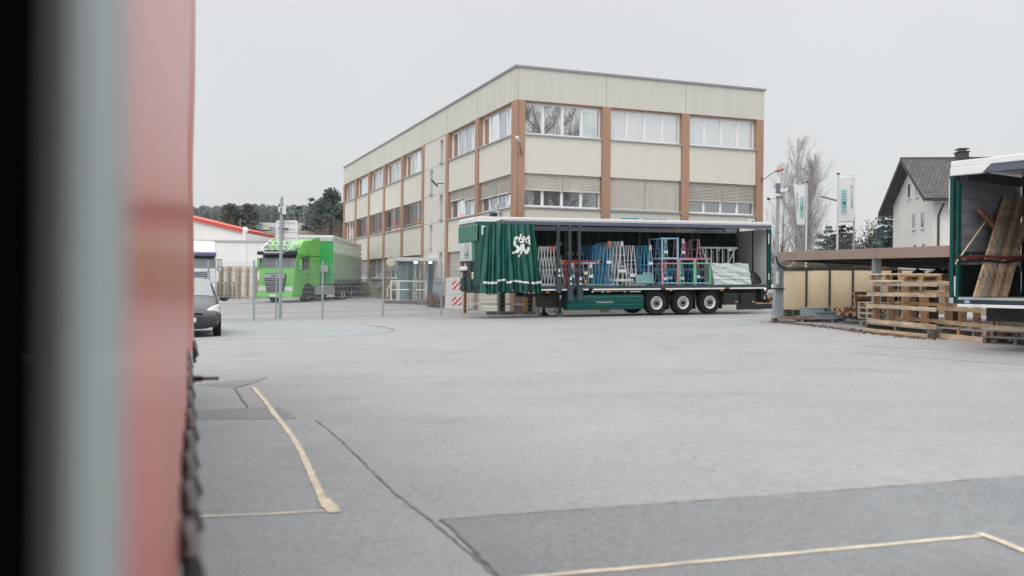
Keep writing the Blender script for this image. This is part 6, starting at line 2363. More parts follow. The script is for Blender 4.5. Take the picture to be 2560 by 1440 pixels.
# ------------------------------------------------------------------ white hall with a red roof edge
M_hall = mat("hall_wall", (0.76, 0.75, 0.735), 0.8, var=0.04, vscale=0.5)
M_hallred = mat("hall_red", (0.52, 0.07, 0.045), 0.5)
YH = 78
hall = thing("white_hall", "long white hall with a flat grey roof edge behind the pallets and lorries", "hall", (-34, YH, 0))
zt_ = at(560, 604, YH).z
b = MB()
b.box(-12, 0, -0.5, at(700, 650, YH).x + 34, 5.6, zt_)
b.build("wall", M_hall, hall)
b = MB()
b.box(-12.1, -0.1, zt_, at(700, 650, YH).x + 34.1, 5.7, zt_ + 0.14)
b.build("roof_edge", mat("hall_edge", (0.45, 0.45, 0.46), 0.6), hall)
b = MB()
for x in range(-12, 16, 3): b.box(x, -0.008, 0, x + 0.02, -0.002, zt_ - 0.05)
b.box(-12, -0.010, 2.2, at(700, 650, YH).x + 34, -0.004, 2.22)
b.build("wall_joints", M_seam, hall)
Y2 = 92
hall2 = thing("gabled_hall", "white gabled hall with a sloping red roof edge beyond the long white hall", "hall", (-34, Y2, 0))
A, B_ = at(300, 505, Y2), at(609, 580, Y2)
b = MB()
b.add([(A.x + 34, 0, 0), (B_.x + 34, 0, 0), (B_.x + 34, 0, B_.z), (A.x + 34, 0, A.z), (A.x + 34, 20, 0), (B_.x + 34, 20, 0), (B_.x + 34, 20, B_.z), (A.x + 34, 20, A.z)],
      [(0, 1, 2, 3), (1, 5, 6, 2), (5, 4, 7, 6), (4, 0, 3, 7), (3, 2, 6, 7), (0, 4, 5, 1)])
b.build("wall", M_hall, hall2)
b = MB()
p, q = Vector((A.x + 34 - 0.2, 0, A.z)), Vector((B_.x + 34, 0, B_.z))
b.hexa([p + Vector((0, -0.25, -0.05)), q + Vector((0, -0.25, -0.05)), q + Vector((0, 20, -0.05)), p + Vector((0, 20, -0.05)), p + Vector((0, -0.25, 0.27)), q + Vector((0, -0.25, 0.27)), q + Vector((0, 20, 0.27)), p + Vector((0, 20, 0.27))])
b.build("roof_edge", M_hallred, hall2)
b = MB()
A, B_ = at(430, 530, Y2 + 3), at(527, 556, Y2 + 3)
b.hexa([(A.x + 34, 3, A.z - 0.6), (B_.x + 34, 3, B_.z - 0.6), (B_.x + 34, 9, B_.z - 0.6), (A.x + 34, 9, A.z - 0.6), (A.x + 34, 3, A.z), (B_.x + 34, 3, B_.z), (B_.x + 34, 9, B_.z), (A.x + 34, 9, A.z)])
b.build("rooflight", M_trwhite, hall2)
b = MB()
A = at(612, 600, Y2)
b.box(A.x + 34 - 0.1, -0.35, 0, A.x + 34 + 0.16, 0.4, at(612, 578, Y2).z)
b.sphere((A.x + 34 + 0.02, 0.0, at(612, 576, Y2).z), 0.32, 0.32, 0.35)
b.build("corner_pier", M_hall, hall2)
b = MB()
A = at(593, 545, Y2)
b.tube((A.x + 34, 1, 4), (A.x + 34, 1, A.z), 0.03, None, 6)
b.build("antenna", M_alu, hall2)
# lorry trailer parked beyond the hall on the raised road
Yb = 125
A, B_ = at(641, 556, Yb), at(700, 592, Yb)
t = thing("parked_trailer", "pale box trailer with blue lettering and a yellow mark beyond the white halls", "trailer", (A.x, Yb, B_.z))
L, hh = B_.x - A.x + 6, A.z - B_.z
b = MB()
b.box(0, 0, 0.9, L, 2.5, hh)
b.build("box_body", mat("faded_white", (0.55, 0.57, 0.57), 0.6, var=0.04, vscale=0.5), t, bevel=0.03)
b = MB()
b.box(-0.02, -0.02, hh, L + 0.02, 2.52, hh + 0.12)
b.build("roof_edge", M_stake, t)
b = MB()
b.box(0.2, -0.03, 1.0, 0.9, -0.005, hh - 0.1)
b.build("blue_mark", mat("mark_blue", (0.12, 0.20, 0.36), 0.6), t)
b = MB()
b.add([(0.75, -0.04, 1.0), (1.5, -0.04, 1.5), (1.2, -0.04, hh - 0.2), (0.8, -0.04, hh - 0.6)], [(0, 1, 2, 3)])
b.build("yellow_mark", mat("mark_yellow", (0.55, 0.42, 0.07), 0.6), t, thick=0.01)
text_mesh("lettering", "denbach", 0.75, mat("letter_blue", (0.16, 0.26, 0.36), 0.6), t, basis((2.8, -0.02, hh * 0.62), (1, 0, 0), (0, 0, 1)), 0.006, 0.01)
b = MB()
b.box(0.5, 0.3, 0.3, L - 0.5, 2.2, 0.9)
b.build("chassis", M_chassis, t)
for x in (1.0, 2.2, L - 2.0):
    b = MB()
    b.lathe([(0, 0), (0.48, 0), (0.5, 0.05), (0.5, 0.3), (0, 0.3)], lambda a, c, d, x=x: (x + a, 0.02 + d, 0.5 + c), 20)
    b.build("wheel", M_rubber, t, smooth=40)
g = MB()                                         # the raised bank that carries it
bank_z = B_.z
g.grid(lambda u, v: (-60 + 52 * u, 98 + 12 * v + 60 * max(0, v - 0.5), gz(-40, 98) - 0.3 + (bank_z + 0.3) * sstep(0, 0.55, v) + 0.15 * math.sin(u * 40) * sstep(0, .3, v)), 40, 24)
tag(g.build("bank", mat("bank_earth", (0.17, 0.15, 0.115), 0.9, var=0.35, vscale=0.7, bump=0.4, bscale=3), smooth=60), kind="structure")

# ------------------------------------------------------------------ gate area: turnstile, railings, blocks, sliding gate
M_stl = mat("turnstile_steel", (0.27, 0.31, 0.33), 0.4, metal=0.5, var=0.1, vscale=4)
YT = 55.0
def atg(px, Y):
    p = at(px, 700, Y)
    return Vector((p.x, Y, gz(p.x, Y)))
P = atg(1045, YT)
ts = thing("turnstile", "tall barred steel turnstile under a pale flat canopy by the office building", "turnstile", P)
zc0, zc1 = at(1045, 654, YT).z - P.z, at(1045, 645, YT).z - P.z
xL, xR = at(987, 700, YT).x - P.x, at(1124, 700, YT).x - P.x
b = MB()
b.box(xL, -0.8, zc0, xR, 1.2, zc1)
b.build("canopy", mat("canopy_pale", (0.50, 0.53, 0.54), 0.5, var=0.05, vscale=2), ts, bevel=0.02)
for px in (1041, 1077):
    b = MB()
    x = at(px, 700, YT).x - P.x
    b.box(x - 0.10, -0.55, zc0 - 0.12, x + 0.10, -0.3, zc0)
    b.build("canopy_lamp", lamp_mat("canopy_lamp_glow", (1.0, 0.96, 0.9), 1.2), ts)
for px in (1018, 1068):
    b = MB()
    x = at(px, 700, YT).x - P.x
    b.box(x - 0.09, -0.2, 0, x + 0.09, 0.2, zc0)
    b.build("column", M_stl, ts)
x0 = at(1046, 700, YT).x - P.x
b = MB()
b.tube((x0, 0, 0.1), (x0, 0, zc0), 0.05, None, 10)
for i in range(18):
    z = 0.25 + i * 0.115
    for a in (0.2, 2.3, 4.4): b.tube((x0, 0, z), (x0 + 0.6 * math.cos(a), 0.6 * math.sin(a), z), 0.02, None, 6)
b.build("rotor", M_stl, ts, smooth=40)
b = MB()
for k in range(9):
    a = math.pi * (0.75 + 0.09 * k)
    b.tube((x0 + 0.75 * math.cos(a), 0.75 * math.sin(a), 0.1), (x0 + 0.75 * math.cos(a), 0.75 * math.sin(a), zc0), 0.018, None, 6)
for k in range(8):
    x = at(1070 + k * 2, 700, YT).x - P.x
    b.tube((x, 0.3, 0.1), (x, 0.3, zc0 - (0.25 if k > 3 else 0)), 0.02, None, 6)
b.build("cage_bars", M_stl, ts, smooth=40)
b = MB()
A = at(1012, 650, YT)
b.box(A.x - P.x - 0.45, 0.35, 0.1, A.x - P.x + 0.45, 0.38, zc0)
b.build("side_screen", mat("screen_teal", (0.20, 0.30, 0.31), 0.3, var=0.2, vscale=6), ts)
b = MB()
b.box(xL + 0.4, -0.9, -0.02, xR - 0.6, 0.9, 0.14)
b.build("plinth", mat("plinth_stone", (0.32, 0.31, 0.29), 0.8, var=0.12, vscale=3), ts)
# white tubular railing
YRl = 52.5
P = atg(1000, YRl)
t = thing("railing", "white tubular railing in front of the steel turnstile", "railing", P)
def rx(px): return at(px, 700, YRl).x - P.x
zt2, zm2, zb2 = at(1000, 703, YRl).z - P.z, at(1000, 724, YRl).z - P.z, -0.01
for px in (978, 993, 998, 1065):
    b = MB()
    b.tube((rx(px), 0, zb2), (rx(px), 0, zt2), 0.035, None, 8)
    b.build("post", M_trwhite, t, smooth=40)
b = MB()
b.tube((rx(978), 0, zt2), (rx(1065), 0, zt2), 0.03, None, 8)
b.tube((rx(978), 0, zm2), (rx(1065), 0, zm2), 0.025, None, 8)
b.build("rails", M_trwhite, t, smooth=40)
b = MB()
b.bar((rx(1023), -0.04, zm2), (rx(1040), -0.04, zm2), 0.06)
b.build("orange_sleeve", M_lamphead, t)
b = MB()
b.path([(rx(967), 0.3, 0.35), (rx(967), 0.3, 0.8), (rx(974), 0.2, 1.05)], 0.03, 8)
b.build("end_rail", M_trwhite, t)
P = atg(995, 53.2)
t = thing("kerb_island", "low dark kerb island under the white railing", "kerb", P)
b = MB()
a0_, a1_ = at(967, 700, 53.2).x - P.x, at(1070, 700, 53.2).x - P.x
b.box(a0_, -1.0, -0.1, a1_, 0.8, 0.16)
b.build("kerb", mat("kerb_dark", (0.14, 0.135, 0.125), 0.8, var=0.2, vscale=4), t, bevel=0.03)
# intercom pillar beside the turnstile, round sign back on a thin post
P = atg(1094, 51.0)
t = thing("bin_cabinet", "grey-blue cabinet standing between the turnstile and the white blocks", "cabinet", P)
b = MB()
b.box(-0.25, 0, 0, 0.28, 0.5, 1.25)
b.build("body", mat("cabinet_blue", (0.26, 0.32, 0.35), 0.5, var=0.06, vscale=3), t, bevel=0.02)
b = MB()
b.box(-0.29, -0.03, 1.25, 0.32, 0.54, 1.31)
b.build("lid", M_stl, t)
P = atg(976, 54.0)
t = thing("sign_post", "thin post with the pale octagonal back of a traffic sign beside the railing", "sign post", P)
zc = at(976, 655, 54).z - P.z
b = MB()
b.tube((0, 0.05, 0), (0, 0.05, zc + 0.38), 0.03, None, 8)
b.build("pole", M_galv, t, smooth=40)
b = MB()
R8 = 0.27
b.prism([(R8 * math.cos(math.radians(22.5 + 45 * i)), zc + R8 * math.sin(math.radians(22.5 + 45 * i))) for i in range(8)], lambda u, v, d: (u, d, v), -0.01, 0.01)
b.build("sign_plate", mat("octagon_back", (0.50, 0.46, 0.36), 0.5), t)
# white concrete blocks with chevrons
M_block = mat("block_white", (0.60, 0.60, 0.60), 0.8, var=0.06, vscale=3)
M_chev = mat("chevron_red", (0.55, 0.035, 0.03), 0.5)
YB = 47.0
for k, (px0, px1, py0, py1, lb) in enumerate(((1113, 1170, 724, 764, "lower white concrete block with red warning stripes by the trailer front"), (1114, 1160, 685, 723.5, "upper white concrete block with red warning stripes, stacked on the lower one"))):
    A, B_ = at(px0, py1, YB), at(px1, py0, YB)
    base = gz(A.x, YB) if k == 0 else zprev
    t = thing("concrete_block", lb, "concrete block", (A.x, YB, base), 0.0, "white concrete blocks by the gate")
    hh = B_.z - A.z
    L = B_.x - A.x
    b = MB()
    b.box(0, 0, 0, L, 0.7, hh)
    b.build("block", M_block, t, bevel=0.015)
    zprev = base + hh + 0.004
    c0 = at(1131, py0, YB).x - A.x
    z0, z1 = hh * 0.28, hh * 0.80
    b = MB()
    b.box(c0 - 0.02, -0.006, z0, c0 + 0.46, -0.001, z1)
    pl = b.build("warning_panel", M_trwhite, t)
    b = MB()
    for s in (-0.30, -0.02, 0.26):               # diagonal bars clipped to the panel
        x0, x1 = c0 + s, c0 + s + 0.13
        hgt = z1 - z0
        poly = []
        for (xa, za, xb, zb3) in ((x0, z0, x0 + hgt, z1), (x1 + hgt, z1, x1, z0)):
            for f in [i / 20 for i in range(21)]:
                xx, zz = xa + (xb - xa) * f, za + (zb3 - za) * f
                poly.append((min(c0 + 0.46, max(c0 - 0.02, xx)), zz))
        out = []
        for p in poly:
            if not out or (abs(p[0] - out[-1][0]) + abs(p[1] - out[-1][1])) > 1e-6: out.append(p)
        b.prism(out, lambda u, v, d: (u, d, v), -0.012, -0.007)
    b.build("warning_stripes", M_chev, pl)
# sliding gate and its orange pillars behind the trailer front
M_orange = mat("pillar_orange", (0.62, 0.25, 0.03), 0.5, var=0.06, vscale=3)
for i, (px0, px1, Y, lb) in enumerate(((1247, 1263, 41.7, "orange gate pillar with a black mesh face under the gathered curtain"), (1312, 1332, 41.9, "broad orange gate pillar beside the landing legs"), (1158, 1166, 42.6, "thin orange gate pillar right of the white blocks"))):
    A, B_ = at(px0, 700, Y), at(px1, 700, Y)
    g0 = gz(A.x, Y)
    t = thing("gate_pillar", lb, "gate pillar", (A.x, Y, g0), 0.0, "orange gate pillars")
    L = B_.x - A.x
    b = MB()
    k_ = 0.22 if not i else 0.42
    b.box(0, 0, 0, L * k_, 0.3, 1.9)
    b.build("pillar", M_orange, t, bevel=0.01)
    b = MB()
    b.box(L * k_, -0.01, 0.05, L * 0.95, 0.28, 1.9)
    b.build("mesh_face", M_green_dark, t)
    b = MB()
    b.box(L * 0.95, 0, 0.0, L * 1.08, 0.3, 1.9)
    b.build("edge_strip", M_orange, t)
    if i < 2:
        b = MB()
        b.box(-0.55 if not i else -0.1, -0.10, -0.02, L + (0.45 if not i else 0.12), 0.4, 0.14)
        b.build("base", mat("kerb_dark", (0.14, 0.135, 0.125), 0.8, var=0.2, vscale=4), t, bevel=0.02)
Yg = 42.25
A, B_ = at(1168, 700, Yg), at(1322, 700, Yg)
g0 = gz(A.x, Yg)
t = thing("sliding_gate", "pale sliding gate of thin upright bars behind the trailer front", "gate", (A.x, Yg, g0))
L = B_.x - A.x
b = MB()
for z in (0.42, 1.75): b.box(0, -0.04, z, L, 0.04, z + 0.09)
b.build("rails", M_trwhite, t)
b = MB()
n_ = int(L / 0.11)
for i in range(n_ + 1): b.box(i * L / n_ - 0.012, -0.012, 0.511, i * L / n_ + 0.012, 0.012, 1.749)
b.build("bars", M_palegrey, t)
# brown clipped hedge along the building, small red-leaved shrub
def shrub(name, label, cat, loc, rx_, ry_, rz_, n, m, sz, group=None, seed=1, stem=None):
    r = random.Random(seed)
    t = thing(name, label, cat, loc, group=group)
    b = MB()
    for i in range(n):
        while True:
            x, y, z = r.uniform(-1, 1), r.uniform(-1, 1), r.uniform(0, 1)
            if x * x * 0.75 + y * y + (z * 0.95) ** 3 < 1.0 + r.uniform(-0.25, 0.1): break
        c = Vector((x * rx_, y * ry_, z * rz_))
        a = Vector((r.gauss(0, 1), r.gauss(0, 1), r.gauss(0, 1))).normalized()
        q = a.orthogonal().normalized()
        s = sz * r.uniform(0.6, 1.4)
        b.add([c, c + a * s + q * s * 0.4, c + a * s * 1.6, c + a * s - q * s * 0.4], [(0, 1, 2, 3)])
    b.build("foliage", m, t, fix=False)
    b = MB()
    for i in range(12):
        x = r.uniform(-0.85, 0.85)
        b.tube((x * rx_, r.uniform(-.3, .3) * ry_, 0), (x * rx_ + r.uniform(-.1, .1), r.uniform(-.5, .5) * ry_, rz_ * 0.8), 0.015, 0.006, 4)
    b.build("stems", M_twig, t)
    return t
M_twig = mat("twig", (0.10, 0.075, 0.06), 0.9)
M_hedge = mat("hedge_brown", (0.17, 0.125, 0.06), 0.9, col2=(0.24, 0.20, 0.11), var=0.25, vscale=1.5)
M_redleaf = mat("shrub_red", (0.14, 0.05, 0.04), 0.9, col2=(0.2, 0.09, 0.06), var=0.3, vscale=3)
def along_left(a, d): return RB @ Vector((-d, a, 0))
for k, (a, d, lx, hz, n, lb) in enumerate(((30.5, 1.0, 3.8, 1.2, 2600, "long brown clipped hedge along the office wall behind the green lorry"), (20.5, 1.0, 2.3, 1.0, 1500, "shorter brown clipped hedge along the office wall behind the railing"))):
    p = along_left(a, d)
    t = shrub("hedge", lb, "hedge", (p.x, p.y, gz(p.x, p.y)), lx, 0.55, hz, n, M_hedge, 0.10, "brown hedges along the office wall", seed=k + 3)
    t.rotation_euler = (0, 0, BTH + math.pi / 2)
P = atg(1090, 49.5)
shrub("shrub", "small reddish bare shrub at the foot of the cabinet", "shrub", P, 0.5, 0.4, 0.75, 420, M_redleaf, 0.08, seed=9)
P = at(1378, 700, 43.5)
shrub("shrub", "low yellow-green weeds seen between the landing legs", "shrub", gp(P.x, P.y), 0.5, 0.3, 0.28, 260, mat("weed", (0.16, 0.16, 0.05), 0.9, var=0.3, vscale=4), 0.08, seed=12)
P = at(1925, 700, 60)
shrub("shrub", "low yellow-brown planting beyond the trailer's rear corner", "shrub", gp(P.x, P.y), 2.2, 0.8, 0.75, 700, M_hedge, 0.12, seed=14)
strip("white_line", [(965, 768), (1000, 772)], 0.12, M_line_white, 0.012)
strip("white_line", [(1035, 771), (1066, 775)], 0.12, M_line_white, 0.012)
# ------------------------------------------------------------------ trees
M_bark = mat("bark", (0.085, 0.07, 0.06), 0.9, var=0.3, vscale=3)
M_birch = mat("birch_bark", (0.38, 0.36, 0.34), 0.85, var=0.35, vscale=2, stretch=(1, 1, 3))
M_branch = mat("bare_branch", (0.35, 0.33, 0.32), 0.9, var=0.2, vscale=1)
M_branch2 = mat("bare_branch_brown", (0.19, 0.145, 0.115), 0.9, var=0.25, vscale=1)
M_pine = mat("pine_needles_hazed", (0.074, 0.110, 0.092), 0.9, var=0.38, vscale=0.8, col2=(0.112, 0.148, 0.120))  # needles lightened, part of the haze is put into their colour
M_spruce = mat("spruce_needles", (0.022, 0.040, 0.030), 0.9, var=0.45, vscale=0.8, col2=(0.045, 0.066, 0.045))
M_bluespruce = mat("blue_spruce_needles", (0.045, 0.085, 0.088), 0.9, var=0.45, vscale=0.8, col2=(0.090, 0.140, 0.140))
M_olive = mat("olive_leaves", (0.10, 0.10, 0.04), 0.9, var=0.4, vscale=0.8)
M_darkbush = mat("dark_bush", (0.040, 0.042, 0.045), 0.9, var=0.5, vscale=0.9, col2=(0.065, 0.070, 0.062))
M_orangeleaf = mat("orange_leaves", (0.26, 0.12, 0.035), 0.9, var=0.45, vscale=1.2)
M_forest = mat("forest_green_hazed", (0.085, 0.118, 0.112), 0.95, var=0.30, vscale=0.05, col2=(0.120, 0.145, 0.135))  # paler than the trees, distance haze painted into the green

def tuft(b, r, c, d, s, flat=0.45):
    d = Vector(d).normalized()
    q = d.orthogonal().normalized()
    q = (q * math.cos(r.uniform(0, 6.28)) + d.cross(q) * math.sin(r.uniform(0, 6.28)))
    if q.length < 0.1: q = d.orthogonal()
    q.normalize()
    w = s * flat * 0.5
    b.add([c - q * w * 0.4, c + d * s * 0.5 - q * w, c + d * s, c + d * s * 0.5 + q * w], [(0, 1, 2, 3)])

def spruce_crown(b, r, h, rad, n, base=0.08, s=0.45, droop=0.35, shape=0.9):
    tiers = int(h / (0.42 if h < 9 else 0.55))
    for k in range(tiers):
        f = base + (1 - base) * (k + r.uniform(-.3, .3)) / tiers
        R = rad * max(0.03, (1 - f)) ** shape * r.uniform(0.8, 1.12)
        m = max(4, int(n / tiers * (0.4 + 1.2 * (1 - f)) / 9))
        for i in range(m):
            a = r.uniform(0, 6.283)
            L = R * r.uniform(0.7, 1.1)
            d0 = Vector((math.cos(a), math.sin(a), 0))
            for j in range(9):
                t = (j + r.random()) / 9
                c = d0 * (L * t) + Vector((0, 0, h * f - droop * L * t * t + 0.10 * L * t))
                c += Vector((r.gauss(0, .05), r.gauss(0, .05), r.gauss(0, .05))) * (L + .3)
                dd = d0 * 0.8 + Vector((r.gauss(0, .5), r.gauss(0, .5), r.uniform(-.7, .25)))
                tuft(b, r, c, dd, s * r.uniform(0.6, 1.25), 0.55)

def conifer(label, loc, h, rad, n, m, seed, group, s=0.45, name="spruce_tree", cat="tree", shape=0.9, base=0.06):
    r = random.Random(seed)
    t = thing(name, label, cat, loc, group=group)
    b = MB()
    b.tube((0, 0, -0.3), (0, 0, h * 0.97), 0.03 * h ** 0.8 * 0.55 + 0.04, 0.015, 7)
    b.build("trunk", M_bark, t, smooth=60)
    b = MB()
    spruce_crown(b, r, h, rad, n, base, s, shape=shape)
    b.build("crown", m, t, fix=False)
    return t

def pine(label, loc, h, rad, clumps, per, m, seed, group, crown0=0.35, s=0.5, lean=0.0):
    r = random.Random(seed)
    t = thing("pine_tree", label, "tree", loc, group=group)
    tr, cr = MB(), MB()
    pts = [Vector((lean * f * h + 0.08 * math.sin(f * 7 + seed), 0.08 * math.cos(f * 5), f * h - 0.3 * (1 - f))) for f in (0, .25, .5, .75, .95)]
    for i in range(4): tr.tube(pts[i], pts[i + 1], 0.02 * h * (1 - i * 0.2) * 0.75, 0.02 * h * (0.8 - i * 0.2) * 0.75 + 0.01, 7)
    for k in range(clumps):
        f = crown0 + (1 - crown0) * (k + r.random()) / clumps
        a = r.uniform(0, 6.283)
        prof = math.sin(math.pi * min(1, (f - crown0) / (1 - crown0) * 0.86 + 0.14)) ** 0.7
        L = rad * prof * r.uniform(0.45, 1.1)
        base = Vector((lean * f * h, 0, f * h - 0.25 * L))
        c = Vector((lean * f * h + L * math.cos(a), L * math.sin(a), f * h + r.uniform(-.2, .3)))
        tr.tube(base, c, 0.035, 0.012, 4, caps=False)
        R = rad * r.uniform(0.26, 0.44)
        for j in range(per):
            v = Vector((r.gauss(0, 1), r.gauss(0, 1), r.gauss(0, 1))).normalized()
            p = c + Vector((v.x * R, v.y * R, v.z * R * 0.55)) * r.uniform(0.45, 1.0)
            tuft(cr, r, p, v + Vector((0, 0, 0.35)), s * r.uniform(0.6, 1.3), 0.5)
    tr.build("trunk", M_bark, t, smooth=60)
    cr.build("crown", m, t, fix=False)
    return t

def bare_tree(label, loc, h, seed, group, mtrunk, mtwig, spread=0.42, up=0.5, r0=None, name="bare_tree", twig=0.008, droop=0.0, stems=1, width=0.36, limbs=26, fine=7, first=0.18, top_taper=0.5):
    # a leader with limbs up its length; each limb forks into sprays of thin twigs
    r = random.Random(seed)
    t = thing(name, label, "tree", loc, group=group)
    tr, tw = MB(), MB()
    r0 = r0 or 0.011 * h
    for s in range(stems):
        lean = Vector((r.uniform(-.22, .22), r.uniform(-.15, .15), 0)) if stems > 1 else Vector((r.uniform(-.03, .03), 0, 0))
        def ld(f): return Vector((0.25 * math.sin(f * 5 + s + seed) * 0.12 * h / 5, 0.2 * math.sin(f * 4 + s), 0)) * f + lean * (f * h) + Vector((s * 0.2, 0, f * h - 0.2))
        hh = 1.0 if s == 0 else r.uniform(0.75, 0.97)
        n_ = 10
        for i in range(n_):
            f0, f1 = hh * i / n_, hh * (i + 1) / n_
            tr.tube(ld(f0), ld(f1), r0 * (1 - 0.93 * i / n_), r0 * (1 - 0.93 * (i + 1) / n_), 6, caps=False)
        for k in range(limbs):
            f = (first + (0.97 - first) * ((k + r.random()) / limbs)) * hh
            g_ = (f / hh - first) / (1 - first)
            R = width * h * (math.sin(math.pi * (0.20 + 0.80 * g_)) ** 0.8 * (1 - top_taper * g_) + 0.04) * r.uniform(0.6, 1.15)
            a = r.uniform(0, 6.283)
            d = Vector((math.cos(a), math.sin(a), 0)) * spread * 1.6 + Vector((0, 0, up))
            d.normalize()
            p = ld(f)
            rad = max(twig * 1.6, r0 * 0.34 * (1 - g_ * 0.6))
            m_ = 5
            for i in range(m_):
                d2 = (d + Vector((r.gauss(0, .16), r.gauss(0, .16), 0.10 + 0.08 * i - droop * i))).normalized()
                q = p + d2 * (R / m_ * 1.15)
                tw.tube(p, q, rad * (1 - i / m_ * 0.75), rad * (1 - (i + 1) / m_ * 0.75), 4, caps=False)
                for j in range(fine if i else 2):
                    c = p.lerp(q, r.random())
                    td = (d2 + Vector((r.gauss(0, .55), r.gauss(0, .55), r.gauss(0.15, .45)))).normalized()
                    L = R * r.uniform(0.16, 0.42)
                    e1 = c + td * L * 0.5
                    td2 = (td + Vector((r.gauss(0, .3), r.gauss(0, .3), 0.18 - droop * 6))).normalized()
                    e2 = e1 + td2 * L * 0.6
                    tw.tube(c, e1, twig * 1.2, twig, 3, caps=False)
                    tw.tube(e1, e2, twig, twig * 0.5, 3, caps=False)
                    for _ in range(2):
                        td3 = (td + Vector((r.gauss(0, .5), r.gauss(0, .5), r.gauss(0.1, .4) - droop * 5))).normalized()
                        e3 = e1.lerp(e2, r.random())
                        tw.tube(e3, e3 + td3 * L * 0.4, twig * 0.8, twig * 0.4, 3, caps=False)
                p, d = q, d2
    tr.build("trunk", mtrunk, t, smooth=60, fix=False)
    tw.build("branches", mtwig, t, fix=False)
    return t

def bush(label, loc, rx_, ry_, rz_, n, m, sz, seed, group, name="bush", cat="bush"):
    r = random.Random(seed)
    t = thing(name, label, cat, loc, group=group)
    b, st = MB(), MB()
    lobes = [(Vector((r.uniform(-.65, .65) * rx_, r.uniform(-.5, .5) * ry_, r.uniform(.18, .74) * rz_)), r.uniform(0.30, 0.52)) for _ in range(26)]
    for c, R in lobes:
        st.tube((c.x * 0.3, c.y * 0.3, -0.1), c, 0.05, 0.02, 5, caps=False)
        for j in range(n // 26):
            v = Vector((r.gauss(0, 1), r.gauss(0, 1), r.gauss(0, 1))).normalized()
            p = c + Vector((v.x * R * rx_, v.y * R * ry_, v.z * R * rz_ * 0.8)) * r.uniform(0.4, 1.08)
            if p.z < 0: continue
            tuft(b, r, p, v + Vector((0, 0, .3)), sz * r.uniform(0.5, 1.4), 0.6)
    st.build("stems", M_branch2, t, fix=False)
    b.build("foliage", m, t, fix=False)
    return t

def base_at(px, Y): 
    p = at(px, 700, Y)
    return Vector((p.x, Y, gz(p.x, Y)))
def hgt(px, py, Y): return at(px, py, Y).z - gz(at(px, py, Y).x, Y)

# left of the office building
GL = "trees behind the white halls"
def bank_h(Y): return 0.0
pine("rounded dark pine left of the slimmer pine behind the white halls", base_at(576, 112) , hgt(576, 524, 112), 1.95, 46, 110, M_pine, 11, GL, crown0=0.40, s=0.38)
pine("slim pine with a visible trunk beside the pale parked trailer", base_at(619, 112), hgt(621, 516, 112), 1.35, 40, 90, M_pine, 12, GL, crown0=0.52, s=0.36, lean=0.004)
pine("small dark pine low beside the corner pier of the gabled hall", base_at(597, 116), hgt(597, 556, 116), 1.3, 18, 80, M_spruce, 13, GL, crown0=0.4, s=0.36)
for k, (px, py, Y, rad, lb) in enumerate(((776, 488, 120, 1.5, "pointed spruce rising left of the big pine by the office building"), (745, 506, 150, 2.0, "hazy spruce above the top of the white sign back"), (858, 500, 150, 1.8, "hazy spruce touching the far edge of the office building"))):
    conifer(lb, base_at(px, Y), hgt(px, py, Y), rad * 1.25, 2600, M_pine, 20 + k, "spruces behind the green lorry", s=0.45, shape=0.75)
pine("big broad pine with the tallest crown left of the office building", base_at(828, 105), hgt(828, 486, 105), 2.2, 60, 130, M_pine, 31, "pines behind the green lorry", crown0=0.34, s=0.36)
pine("broad pine between the birches and the tallest pine", base_at(797, 108), hgt(797, 511, 108), 1.5, 36, 110, M_pine, 32, "pines behind the green lorry", crown0=0.38, s=0.36)
for k, (px, py, Y) in enumerate(((733, 530, 118), (748, 520, 116), (757, 512, 120), (768, 532, 114))):
    bare_tree(f"bare birch stem, {ORD[k]} from the left in the thin group above the green lorry", base_at(px, Y), hgt(px, py, Y), 40 + k, "bare birches behind the green lorry", M_birch, M_branch, spread=0.28, up=0.8, r0=0.09, twig=0.010, width=0.13, limbs=18, fine=4, first=0.35)
for k, (px, py, Y) in enumerate(((835, 532, 98), (806, 548, 100), (853, 540, 101))):
    bare_tree(f"brown bare shrub tree, {ORD[k]} of three by the far end of the office building" if k != 0 else "largest brown bare shrub tree in front of the tallest pine", base_at(px, Y), hgt(px, py, Y), 50 + k, "brown bare shrubs behind the green lorry", M_branch2, M_branch2, spread=0.5, up=0.7, r0=0.06, stems=3, twig=0.011, width=0.28, limbs=18, fine=6, first=0.12)
# distant wooded hill as one mass
r = random.Random(77)
b = MB()
for i in range(420):
    Y = r.uniform(560, 860)
    px = r.uniform(440, 905)
    p = at(px, 700, Y)
    f = (px - 440) / 465
    top = at(px, 529 - 16 * math.sin(f * 2.6 + 0.5) + 12 * abs(math.sin(f * 23)) * r.random() + r.uniform(-7, 9) + (860 - Y) * 0.02, Y).z
    h = r.uniform(17, 26)
    b.M = Matrix.Translation((p.x, Y, top - h))
    spruce_crown(b, r, h, h * 0.20, 210, 0.03, 2.2, shape=0.7)
b.M = Matrix.Identity(4)
tag(b.build("far_forest", M_forest, fix=False), "hazy wooded hillside of dark conifers closing the view behind the halls", "forest", kind="stuff")
b = MB()
b.grid(lambda u, v: (-420 + 400 * u, 300 + 600 * v, -6 + 48 * sstep(0, 0.7, v) * (0.85 + 0.1 * math.sin(u * 7))), 30, 20)
tag(b.build("hill", mat("hill_ground", (0.07, 0.075, 0.05), 0.95, var=0.4, vscale=0.05), smooth=60), kind="structure")

